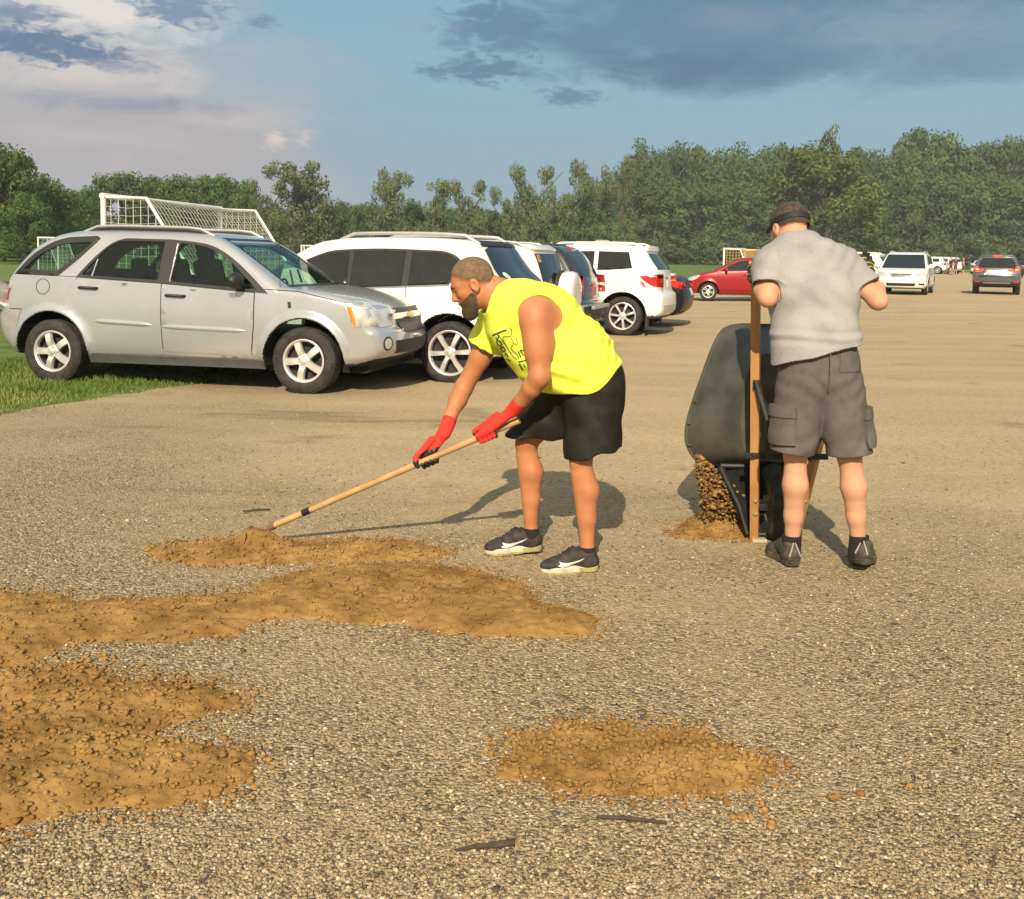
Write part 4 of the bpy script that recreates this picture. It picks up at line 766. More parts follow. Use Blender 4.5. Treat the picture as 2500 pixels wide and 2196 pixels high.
    for q in (-1, 1):
        o = MB().tube([P(.098, q * .014, .022), P(.094, q * .028, .028), P(.083, q * .045, .022)], [.004, .0055, .003], 8).build('eyebrow', BROW, root, True); o.data.transform(Matrix.Translation(-Vector(loc)))
    # shirt
    S = Field((-.32, 4.5, .78), (.62, 5.25, 1.42), .006)
    torso(S, .014); S.add(rc((.30, 4.86, .965), (.372, 4.86, .86), .190, .186, 1.22), .03); S.add(rc((.20, 4.86, .95), (.29, 4.86, .88), .138, .138, 1.35), .04)
    S.add(inter(rc((-.06, 5.02, 1.14), (-.165, 5.06, .96), .10, .094), plane((-.137, 5.05, 1.015), (-.45, .1, -.88))), .03)
    S.warp(lambda X, Y, Z: (.55 + .45 * np.sin(9 * X + 13 * Z + 7 * Y)) * .006 * np.sin(26 * X + 44 * Z + 5 * np.sin(7 * Z - 4 * X) + 3 * np.sin(9 * Y)) * np.clip((X + .1) * 3, .2, 1) + .0022 * np.sin(70 * X - 38 * Z + 6 * np.sin(11 * X + 3 * Y)) + (.5 + .5 * np.sin(11 * X + 5 * Z + 9 * Y)) * .0065 * np.sin(34 * X - 30 * Z + 2.5 * np.sin(13 * Y)) * np.clip((1.02 - Z) * 5, 0, 1))
    S.clip(lambda X, Y, Z: (.83 + .15 * np.clip((X - .29) / .235, 0, 2) ** 2 + .006 * np.sin(30 * X + 8 * Y)) - Z + 0 * Y, .004)
    S.cut(rc((-.08, 4.86, 1.258), (-.27, 4.86, 1.345), .083, .086), .006)
    S.cut(ell((.137, 4.62, 1.205), (.113, .105, .088)), .006)
    S.cut(rc((-.125, 5.045, 1.035), (-.237, 5.065, .80), .079, .07), .004)
    sh = sdf_obj('shirt', S, NEON, root, loc, 2)
    # printed lettering on the chest, running down the shirt front
    bv = bvh_of(sh)
    o = np.array([-.100, 4.6, 1.062]); e1 = np.array([.66, 0, -.75]); e2 = np.array([.75, 0, .66]); fr = (o, e1, e2, (0.0, 1.0, 0.0))
    def pr(pts, wd): decal(root, bv, loc, stroke(pts, wd), fr, .3, PRINT, 'print', .008, .0018, .004)
    def ringp(cx, cy, rx, ry, wd): 
        a = np.linspace(0, 2 * np.pi, 17); decal(root, bv, loc, [(cx + (rx) * math.cos(x), cy + ry * math.sin(x)) for x in a[:-1]], fr, .3, PRINT, 'print', .008, .0018, .004, holes=[[(cx + (rx - wd) * math.cos(x), cy + (ry - wd) * math.sin(x)) for x in a[:-1]]])
    z = lambda x, y: tuple(np.array([[.66, -.75], [.75, .66]]) @ (np.array(at_raker(x, y)) - o[[0, 2]]))
    def at_raker(x, y): sx, sy = 1180 + x / 12.82, 780 + y / 12.82; return ((sx - 1250) / 2500 * 4.68, 1.455 - (sy - 629.4) / 2500 * 4.68)
    Zp = lambda *L_: [z(*p) for p in L_]
    pr(Zp((280, 550), (420, 475), (560, 405), (730, 330)), .0075)                # tall first stroke
    pr(Zp((440, 480), (480, 560), (460, 640), (400, 670)), .0055); pr(Zp((390, 590), (410, 660)), .004)
    ringp(*z(495, 780), .0165, .0125, .0062); ringp(*z(620, 990), .0155, .0115, .0056)
    pr(Zp((540, 930), (640, 890)), .005); pr(Zp((690, 1200), (720, 1090), (760, 1170), (790, 1240)), .006); pr(Zp((720, 1310), (800, 1320), (880, 1350)), .006)
    pr(Zp((490, 540), (610, 690), (730, 870), (850, 1050), (960, 1200), (1090, 1290)), .0022)
    pr(Zp((840, 250), (890, 350), (890, 470), (860, 540), (740, 555), (640, 535), (615, 620), (640, 720), (740, 870)), .0026)
    pr(Zp((880, 580), (940, 720), (1010, 780), (1070, 770), (1075, 680), (1030, 560)), .0022); pr(Zp((940, 740), (950, 800), (890, 870), (880, 930), (960, 1020), (1060, 1090), (1120, 1180), (1130, 1250)), .0028)
    pr(Zp((1110, 1010), (1160, 1120), (1190, 1200)), .0045); pr(Zp((1170, 960), (1230, 1060), (1280, 1130)), .0045); pr(Zp((1170, 960), (1230, 950), (1270, 980)), .004)
    pr(Zp((1120, 1350), (1240, 1310), (1350, 1270)), .006); pr(Zp((1150, 1400), (1200, 1500), (1260, 1600)), .007); pr(Zp((1280, 1400), (1330, 1500)), .005)
    # shorts
    T = Field((-.08, 4.5, .50), (.60, 5.22, 1.02), .006)
    T.add(rc((.385, 4.86, .87), (.33, 4.86, .96), .162, .172, 1.2), .04); T.add(rc((.25, 4.86, .90), (.2, 4.86, .97), .125, .12, 1.35), .05)
    T.add(inter(rc((.392, 4.785, .85), (.382, 4.715, .46), .142, .128), plane((.263, 4.7, .527), (.22, 0, -1))), .03); T.add(inter(rc((.32, 4.94, .84), (.105, 4.985, .54), .158, .136), plane((.13, 4.98, .588), (.0, 0, -1))), .04)
    T.warp(lambda X, Y, Z: .0042 * np.sin(42 * X + 26 * Y + 4 * np.sin(9 * Z)) * np.clip((.95 - Z) * 3, .1, 1) + .003 * np.sin(30 * Z + 24 * X))
    T.cut(rc((.386, 4.737, .585), (.381, 4.713, .42), .110, .112)); T.cut(rc((.166, 4.972, .63), (.07, 4.992, .49), .117, .117))
    T.clip(lambda X, Y, Z: Z - .99 + 0 * X + 0 * Y)
    sdf_obj('shorts', T, BLACKFAB, root, loc, 2)
    # gloves on the handle
    tip, g1 = np.array([-1.256, 5.05, .062]), np.array([-.103, 4.80, .624]); ud = (tip - g1) / np.linalg.norm(tip - g1)
    cf = g1 + ud * ((-.391 + .103) / ud[0]); cn = g1 + ud * .008
    glove(root, loc, wrf, (-.262, 5.03, .75), cf, ud, np.array(wrf) - cf, (0, 1, 0), .016, [REDGLOVE, RUBBERGRIP])
    glove(root, loc, wrn, (.05, 4.69, .80), cn, ud, np.array(wrn) - cn + np.array([0, -.05, 0]), (0, -1, 0), .016, [REDGLOVE, RUBBERGRIP])
    # socks and shoes
    for an in ((.366, 4.70, .10), (.107, 4.962, .115)):
        F = Field(np.array(an) - .08, np.array(an) + .08, .004); F.add(rc(np.array(an) + [0, 0, -.04], np.array(an) + [.002, 0, .03], .041, .041)); F.clip(plane(np.array(an) + [0, 0, .016], (0, 0, 1))); F.clip(plane(np.array(an) + [0, 0, -.06], (0, 0, -1)))
        sdf_obj('sock', F, SOCK, root, loc, 1)
    M_ = [SHOEBLK, SOLE, AIRSOLE, WHITE, SHOEBLK]
    shoe(root, loc, (.424, 4.705, .006), (.148, 4.665, .0), 1, M_)
    shoe(root, loc, (.168, 4.975, .022), (-.118, 4.935, .004), 1, M_)
    # long-handled garden hoe
    h = thing('hoe', 'long wooden handled hoe with black tape band held in red gloves', 'hoe', (tip[0], tip[1], 0))
    L_ = Vector((-tip[0], -tip[1], 0)); mb = MB(); n = 14
    pts = [tip + (-ud) * t_ for t_ in np.linspace(.0, 1.47, n)]; mb.tube(pts, [.0125] + [.0155 + .0006 * math.sin(i * 2.1) for i in range(n - 1)], 16); o = mb.build('handle', mat('ash_wood', (.46, .27, .11), rough=.5, var=.2, vs_=5, col2=(.56, .36, .17), bump=.003, bs=90, spec=.4), h); o.data.transform(Matrix.Translation(L_))
    k = tip - ud * .285; mb = MB(); mb.tube([k - ud * -.022, k - ud * .022], .0172, 16); o = mb.build('tape_band', mat('black_tape', (.012, .012, .014), rough=.35), h); o.data.transform(Matrix.Translation(L_))
    V = []; Fc = []; nu, nv = 13, 9                       # curved rusty blade, hollow side towards the man
    for i in range(nu):
        a = (i / (nu - 1) - .5) * 2.0
        for j in range(nv):
            b = j / (nv - 1); wdt = .115 * (1 - .25 * (1 - b) ** 2)
            V.append((-1.275 - .035 * math.cos(a * 1.2) * (.4 + .6 * b) - .015 * b, 4.99 + wdt * a, .10 - .125 * b - .02 * a * a * (1 - b)))
    for i in range(nu - 1):
        for j in range(nv - 1): q = i * nv + j; Fc.append((q, q + 1, q + nv + 1, q + nv))
    V = np.array(V); me = mesh('blade', V + np.array(L_), Fc); o = obj('blade', me, mat('rusty_steel', (.20, .115, .062), rough=.7, metal=.1, var=.3, vs_=25, col2=(.27, .16, .085), bump=.004, bs=90), h)
    md = o.modifiers.new('thickness', 'SOLIDIFY'); md.thickness = .004
    mb = MB(); mb.tube([tip - ud * .10, tip, (-1.295, 5.02, .07)], [.0185, .016, .011], 12); o = mb.build('socket', MATS['rusty_steel'], h); o.data.transform(Matrix.Translation(L_))
    return root

def build_barrow_man():
    loc = (1.5, 4.77, 0.0)
    root = thing('person', 'man in grey t-shirt, cargo shorts and black visor tipping a wheelbarrow, seen from behind', 'person', loc)
    F = Field((1.05, 4.5, -.01), (1.9, 5.2, 1.80), .0052)
    def torso(F, off=0.0):
        for a, b, ra, rb, sx in (((1.445, 4.78, .93), (1.42, 4.785, 1.10), .112, .110, 0), ((1.42, 4.785, 1.10), (1.415, 4.825, 1.30), .110, .126, 0), ((1.415, 4.825, 1.30), (1.39, 4.86, 1.42), .128, .11, 0)):
            for q in (-1, 1): F.add(rc((a[0] + q * (.058 if a[2] < 1.2 else .066), a[1], a[2]), (b[0] + q * (.058 if b[2] < 1.2 else .066), b[1], b[2]), ra, rb), .05, off)
        for q, sx, sz in ((-1, 1.232, 1.455), (1, 1.545, 1.45)):
            F.add(rc((sx, 4.865, sz), (1.345, 4.885, 1.52), .066, .075), .06, off)
        F.add(rc((1.25, 4.855, 1.40), (1.53, 4.855, 1.40), .088, .088), .06, off)
    torso(F)
    f, s, u = ax3((-.30, .80, -.48), (-.02, .30, 1.0)); c = np.array([1.328, 4.955, 1.612]); Bh, P, L, C, A = head_prims(c, f, s, u)
    F.add(rc((1.345, 4.88, 1.50), P(-.03, 0, -.03), .068, .058), .03)
    for sh, el, wr, m in (((1.225, 4.865, 1.435), (1.180, 4.735, 1.29), (1.178, 4.96, 1.395), -1), ((1.565, 4.865, 1.435), (1.688, 4.73, 1.285), (1.708, 4.965, 1.425), 1)):
        sh, el, wr = map(np.array, (sh, el, wr)); F.add(ell(sh + np.array([m * .004, 0, 0]), (.058, .060, .066)), .03)
        lim(F, [(sh, el, .056, .041), (el, el * .7 + wr * .3 + np.array([m * .004, 0, 0]), .041, .044), (el * .7 + wr * .3, wr, .043, .028), (el + np.array([0, -.018, -.010]), el + np.array([0, .02, .0]), .026, .034)], .022)
    for hp, kn, an in (((1.355, 4.785, .86), (1.357, 4.815, .53), (1.364, 4.845, .09)), ((1.54, 4.78, .86), (1.60, 4.765, .53), (1.660, 4.77, .115))):
        hp, kn, an = map(np.array, (hp, kn, an)); mid = kn * .70 + an * .30 + np.array([0, -.016, 0]); low = kn * .35 + an * .65 + np.array([0, -.006, 0])
        lim(F, [(hp, kn + (hp - kn) * .06, .098, .055), (kn, mid, .050, .0575), (mid, low, .056, .043), (low, an, .041, .033), (an, an + np.array([0, .05, -.04]), .036, .03)], .025)
    for g, k in L: F.add(g, k)
    for g, k in C: F.cut(g, k)
    for g, k in A: F.add(g, k)
    sdf_obj('body', F, SKIN_B, root, loc, 2)
    H = hair_field(c, Bh, P, .008, [((.05, 0, .03), (1.15, 0, -1)), ((.0, 0, -.012), (.15, 0, -1))], c - .17, c + .17, .0042)
    o = sdf_obj('hair', H, HAIR_B, root, loc, 1); set_dens(o, loc, [plane(P(.05, 0, .03), Bh @ np.array((1.15, 0, -1))), plane(P(.0, 0, -.012), Bh @ np.array((.15, 0, -1)))], .03)
    # visor: band round the head plus brim
    V = Field(c - .24, c + .24, .0046); V.add(ell(P(-.012, 0, .030), (.099, .077, .089), Bh), .0, .0125); V.clip(plane(P(0, 0, .046), Bh @ np.array((-.1, 0, 1.)))); V.clip(plane(P(0, 0, .012), Bh @ np.array((.12, 0, -1.))))
    V.add(inter(ell(P(.06, 0, .02), (.125, .085, .03), Bh), plane(P(0, 0, .012), Bh @ np.array((.25, 0, -1.))), plane(P(.055, 0, 0), Bh @ np.array((-1., 0, 0)))), .004)
    sdf_obj('visor', V, mat('visor_fabric', (.012, .011, .011), rough=.7, var=.2, vs_=40), root, loc, 1)
    mb = MB(); p = P(-.045, -.084, .034); mb.box(p, (.012, .004, .02), None, .001); o = mb.build('visor_emblem', WHITE, root); o.data.transform(Matrix.Translation(-Vector(loc)))
    # t-shirt
    S = Field((1.02, 4.5, .90), (1.85, 5.12, 1.63), .006); torso(S, .016)
    for q in (-1, 1): S.add(rc((1.44 + q * .064, 4.78, .95), (1.42 + q * .062, 4.785, 1.14), .132, .122), .05)
    for sh, el, pl, nn in (((1.225, 4.865, 1.44), (1.175, 4.735, 1.29), (1.185, 4.79, 1.345), (-.12, -.35, -.92)), ((1.565, 4.865, 1.44), (1.695, 4.73, 1.285), (1.655, 4.79, 1.35), (.48, -.35, -.80))):
        S.add(inter(rc(sh, el, .078, .077), plane(pl, nn)), .04)
    S.add(rc((1.37, 4.775, 1.02), (1.36, 4.775, .93), .132, .136), .04); S.add(rc((1.50, 4.775, 1.05), (1.505, 4.775, .98), .130, .134), .04)
    S.warp(lambda X, Y, Z: .0016 * np.sin(24 * X + 36 * Z + 4 * np.sin(8 * Z + 6 * X)) + .0022 * np.sin(46 * X + 7 * Z + 2.5 * np.sin(5 * Z)) * np.clip((1.38 - Z) * 5, 0, 1) + .0045 * np.sin(95 * Z - 14 * X + 3 * np.sin(9 * X)) * np.exp(-((Z - 1.115 - .02 * (X - 1.42)) / .035) ** 2) + .003 * np.sin(55 * X - 60 * Z + 3 * np.sin(12 * X)) * np.clip((Z - 1.36) * 8, 0, 1))
    S.clip(lambda X, Y, Z: (.968 + .118 * np.clip((X - 1.225) / .41, 0, 1.1) ** .75 + .004 * np.sin(26 * X) + 0 * Y) - Z, .004)
    S.cut(rc((1.338, 4.90, 1.585), (1.325, 4.97, 1.72), .070, .08), .005)
    for el, pl in (((1.178, 4.735, 1.29), (1.19, 4.80, 1.365)), ((1.69, 4.73, 1.285), (1.645, 4.80, 1.365))): S.cut(rc(pl, el, .062, .060), .003)
    ts = sdf_obj('t_shirt', S, sweat_mat(), root, loc, 2)
    # cargo shorts with pockets
    T = Field((1.15, 4.5, .50), (1.80, 5.08, 1.16), .006)
    for q in (-1, 1): T.add(rc((1.447 + q * .063, 4.782, .92), (1.43 + q * .060, 4.785, 1.10), .130, .114), .05)
    T.add(rc((1.365, 4.785, .86), (1.335, 4.80, .54), .122, .106), .02); T.add(rc((1.535, 4.78, .86), (1.602, 4.755, .54), .122, .104), .02)
    T.warp(lambda X, Y, Z: .0035 * np.sin(44 * X * (1 + .2 * np.sin(6 * Z)) + 12 * Z + 3 * np.sin(9 * X + 7 * Z)) * np.clip((.95 - Z) * 3, .0, 1) + .0028 * np.sin(70 * Z - 60 * np.abs(X - 1.45) + 2 * np.sin(17 * X)) * np.exp(-((Z - .90) / .09) ** 2))
    T.clip(lambda X, Y, Z: .560 + .012 * np.sin(12 * X) - Z + 0 * Y, .004)
    T.cut(rc((1.337, 4.80, .62), (1.335, 4.80, .44), .093, .097)); T.cut(rc((1.597, 4.76, .62), (1.604, 4.755, .44), .091, .095)); T.clip(lambda X, Y, Z: Z - 1.12 + 0 * X + 0 * Y)
    sho = sdf_obj('shorts', T, CARGO, root, loc, 2); bv = bvh_of(sho)
    for nm, poly, fr, th in (('pocket', [(-.065, -.085), (.065, -.08), (.068, .06), (-.062, .06)], ((1.335, 4.785, .69), (.62, -.78, .0), (0, 0, 1), (.78, .62, 0)), .022), ('pocket_flap', [(-.07, .045), (.072, .05), (.07, .098), (-.064, .098)], ((1.335, 4.785, .69), (.62, -.78, .0), (0, 0, 1), (.78, .62, 0)), .03),
                             ('pocket', [(-.06, -.085), (.06, -.08), (.06, .06), (-.06, .06)], ((1.59, 4.77, .69), (.55, .83, .0), (0, 0, 1), (-.83, .55, 0)), .024), ('pocket_flap', [(-.064, .045), (.064, .05), (.064, .095), (-.062, .095)], ((1.59, 4.77, .69), (.55, .83, .0), (0, 0, 1), (-.83, .55, 0)), .03),
                             ('back_pocket', [(-.06, -.075), (.055, -.07), (.058, .02), (-.058, .012)], ((1.56, 4.78, 1.03), (1, 0, 0), (0, 0, 1), (0, 1, 0)), .006)):
        decal(sho, bv, loc, poly, fr, .4, CARGO, nm, .012, th * .8, th)
    mb = MB(); mb.tube([(1.452, 4.655, z_) for z_ in ()] or [(1.452, 4.648, 1.05), (1.452, 4.640, .95), (1.453, 4.648, .87)], .003, 6); o = mb.build('seam', CARGO, sho); o.data.transform(Matrix.Translation(-Vector(loc)))
    # gloves closed round the wooden grips
    GB = mat('black_work_glove', (.02, .018, .014), rough=.7, var=.3, vs_=40, col2=(.05, .045, .02)); GY = mat('lime_glove_stripe', (.42, .42, .04), rough=.7)
    for wr, fo, c_, u_, n_, f_ in (((1.178, 4.96, 1.395), (1.179, 4.90, 1.365), (1.192, 5.035, 1.40), (-.08, -.15, .98), (-.5, -.9, 0), (-1, .2, 0)), ((1.708, 4.965, 1.425), (1.705, 4.91, 1.395), (1.717, 5.035, 1.43), (.14, -.15, .97), (.5, -.9, 0), (1, .2, 0))):
        g = glove(root, loc, wr, fo, c_, u_, n_, f_, .019, [GB, GY], 1.1, .05)
        co = np.array([v.center[:] for v in g.data.polygons]); g.data.polygons.foreach_set('material_index', ((np.abs(np.sin(co[:, 2] * 95 + co[:, 1] * 40)) > .955)).astype(np.int32))
    for an in ((1.364, 4.845, .085), (1.660, 4.77, .11)):
        a = np.array(an); F = Field(a - .1, a + .1, .004); F.add(rc(a + [0, .01, -.05], a + [0, -.003, .08], .046, .0445)); F.clip(plane(a + [0, 0, .062], (0, 0, 1))); sdf_obj('sock', F, SOCK, root, loc, 1)
    M_ = [SHOEB, SHOEB_S, SHOEB_S, LACE, LACE]
    for hl, toe in (((1.366, 4.782, .01), (1.318, 5.06, .0)), ((1.648, 4.70, .052), (1.768, 4.945, .004))):
        so = shoe(root, loc, hl, toe, 1, M_, None, .115, False, False, False)
        hl = np.array(hl); l = np.array(toe) - hl; l /= np.linalg.norm(l); s = np.cross([0, 0, 1], l); bv = bvh_of(so); mb = MB()
        for q in (-1, 1):                                   # grey cord on the heel counter
            pts = []
            for t_ in np.linspace(0, 1, 6):
                o = Vector(hl - l * .2 + s * q * (.004 + .022 * t_) + np.array([0, 0, .108 - .062 * t_])) - Vector(loc); hh = bv.ray_cast(o, Vector(l))
                if hh[0]: pts.append(hh[0] + hh[1] * .003)
            if len(pts) > 2: mb.tube(pts, .0032, 6)
        if mb.V: mb.build('heel_cord', LACE, so)
    return root
def sweat_mat():
    m = GREYTEE; t = m.node_tree; p = [n for n in t.nodes if n.type == 'BSDF_PRINCIPLED'][0]; src = p.inputs['Base Color'].links[0].from_socket
    tc = nd(t, 'ShaderNodeTexCoord').outputs['Object']
    nz = nd(t, 'ShaderNodeTexNoise', {'Vector': tc, 'Scale': 60.0, 'Detail': 4.0}).outputs[0]; big = nd(t, 'ShaderNodeTexNoise', {'Vector': tc, 'Scale': 6.0, 'Detail': 3.0}).outputs[0]
    z = nd(t, 'ShaderNodeSeparateXYZ', {0: tc}).outputs[2]
    f = mth(t, 'MULTIPLY', smooth(t, nz, .58, .70), smooth(t, mth(t, 'ADD', big, mth(t, 'MULTIPLY', z, .25)), .74, .96, .10, .6))
    f2 = smooth(t, mth(t, 'ADD', big, mth(t, 'MULTIPLY', z, .4)), .96, 1.18, 0, .6)      # sweat-soaked cloth over the shoulders
    t.links.new(mixc(t, f, mixc(t, f2, src, (.245, .238, .24)), (.215, .208, .208)), p.inputs['Base Color']); return m
# ---------------------------------------------------------------- cars
def paint(name, col, metal=0.0, rough=.32, flake=0.0, var=.05): return mat(name, col, rough=rough, metal=metal, var=var, vs_=1.6, coat=.6, spec=.5, flake=flake)
SILVER = paint('silver_metallic_paint', (.49, .51, .52), .55, .24, .04)
WHITEP = paint('white_paint', (.74, .73, .69), 0, .3); PEARL = paint('pearl_white_paint', (.70, .68, .63), 0, .3)
DARKP = paint('dark_grey_paint', (.028, .030, .034), .3, .25); NAVYP = mat('black_paint', (.008, .009, .011), rough=.3, var=.1, spec=.25, coat=.1); REDP = paint('red_metallic_paint', (.33, .012, .016), .35, .28)
GREYP = paint('grey_metallic_paint', (.12, .14, .16), .5, .3)
TRIM = mat('black_plastic', (.016, .016, .015), rough=.5, var=.2, vs_=20); CLAD = mat('grey_cladding', (.075, .078, .076), rough=.6, var=.15, vs_=8); SILVTRIM = mat('silver_plastic', (.40, .395, .38), rough=.4, metal=.4)
DARKGLASS = mat('privacy_glass', (.016, .018, .018), rough=.06, var=.2, vs_=3, spec=.6); TINT = glass('tinted_glass', (.74, .88, .80), .75); CLEARG = glass('windscreen_glass', (.66, .82, .76), .55)
TYRE = mat('tyre_rubber', (.018, .017, .016), rough=.85, var=.3, vs_=14, col2=(.045, .04, .034), bump=.004, bs=80); ALLOY = mat('alloy', (.66, .65, .62), rough=.36, metal=.5, var=.1, vs_=8); CHROME = mat('chrome', (.72, .72, .70), rough=.12, metal=1.0)
REDLENS = mat('red_lens', (.45, .012, .012), rough=.15, coat=.6, var=.15, vs_=18); CLEARLENS = mat('clear_lens', (.58, .58, .56), rough=.14, metal=.3, coat=.8, var=.14, vs_=12); AMBER = mat('amber_lens', (.70, .22, .02), rough=.2, coat=.5)
BRAKE = mat('lit_brake_lens', (.6, .02, .01), rough=.2, emit=((1.0, .06, .03), 1.6)); HOTAMBER = mat('lit_bulb', (.9, .4, .08), rough=.3, emit=((1.0, .45, .08), 2.5))
SEAT = mat('seat_cloth', (.035, .036, .036), rough=.9, var=.2); PLATE = mat('plate_white', (.62, .62, .60), rough=.5); WELL = mat('wheel_well_liner', (.008, .008, .008), rough=.9); SEAM = mat('panel_gap', (.02, .02, .02), rough=.8)

class Prof:
    def __init__(s, pts, k=5, res=.012):
        s.P = np.array(crom(pts, k, True)); lo, hi = s.P.min(0) - .45, s.P.max(0) + .45; s.lo, s.res = lo, res
        nx, nz = ((hi - lo) / res).astype(int) + 1; s.n = (nx, nz)
        s.d = sdpoly(s.P, (lo[0] + res * np.arange(nx))[:, None], (lo[1] + res * np.arange(nz))[None, :]).astype(np.float32)
    def __call__(s, X, Z):
        u = np.clip((X - s.lo[0]) / s.res, 0, s.n[0] - 1.001); v = np.clip((Z - s.lo[1]) / s.res, 0, s.n[1] - 1.001)
        i = u.astype(int); j = v.astype(int); f = u - i; g = v - j; d = s.d
        return (d[i, j] * (1 - f) + d[i + 1, j] * f) * (1 - g) + (d[i, j + 1] * (1 - f) + d[i + 1, j + 1] * f) * g
def wheel_mesh(R, wd, rr, style, name):
    """tyre and alloy rim built about the origin, axle along y, outer face towards -y"""
    h = wd / 2; mb = MB()
    mb.lathe([(rr, h * .86), (rr + .02, h * .98), (rr + (R - rr) * .45, h * 1.05), (R - .03, h * .98), (R - .008, h * .8), (R, h * .5), (R, 0), (R, -h * .5), (R - .008, -h * .8), (R - .03, -h * .98), (rr + (R - rr) * .45, -h * 1.05), (rr + .02, -h * .98), (rr, -h * .86)], n=56)
    mb.lathe([(rr + .002, h * .86), (rr - .03, h * .3), (.02, h * .28)], n=40); mb.lathe([(rr + .002, h * -.86), (rr - .012, -h * .7), (rr - .02, -h * .15), (rr * .75, -h * .05), (.01, -h * .05)], n=40)
    for k in range(60):                                      # shallow shoulder lugs
        a = 2 * math.pi * k / 60; Rm = Matrix.Rotation(-a, 3, 'Y')
        for q in (-1, 1): mb.box(Rm @ Vector((R - .0065, q * h * .66, 0)), (.012, h * .36, .022), Rm, .003)
    ty = mb
    rm = MB()
    rm.lathe([(rr - .02, -h * .55), (rr - .012, -h * .86), (rr + .004, -h * .95), (rr + .012, -h * .93), (rr + .006, -h * .80)], n=56)
    ns, w0, w1, tp = {'five': (5, .072, .082, 0), 'six': (6, .042, .055, 0), 'seven': (7, .034, .042, 0), 'twin': (5, .022, .028, 1), 'ten': (9, .022, .028, 0)}[style]
    ys = -h * .78
    for k in range(ns):
        a0 = 2 * math.pi * k / ns + math.pi / 2
        for da in ((-.2, .2) if tp else (0,)):
            a = a0 + da; Rm = Matrix.Rotation(-a, 3, 'Y'); V = []
            for rd, wv, dy, th in ((.045, w0 * 1.1, .004, .03), (.09, w0, -.012, .028), (rr * .6, (w0 + w1) / 2, -.014, .024), (rr - .008, w1, .006, .024)):
                wv *= rr / .21
                for sx, sy in ((-1, 0), (1, 0), (.8, -.008), (-.8, -.008)): V.append(Rm @ Vector((rd, ys + dy + (th if sy == 0 else 0) + sy, sx * wv / 2)))
            Fc = []
            for i in range(3):
                for j in range(4): Fc.append((i * 4 + j, i * 4 + (j + 1) % 4, (i + 1) * 4 + (j + 1) % 4, (i + 1) * 4 + j))
            rm.add(V, Fc + [(0, 1, 2, 3), (15, 14, 13, 12)])
    rm.lathe([(.075, ys + .03), (.074, ys - .004), (.06, ys - .012), (.036, ys - .014), (.034, ys - .022), (.02, ys - .028), (.001, ys - .03)], n=28)
    for k in range(5):
        a = 2 * math.pi * (k + .5) / 5 + math.pi / 2; rm.lathe([(.011, ys), (.011, ys - .02), (.001, ys - .022)], c=(.056 * math.cos(a), 0, .056 * math.sin(a)), n=8)
    return ty, rm
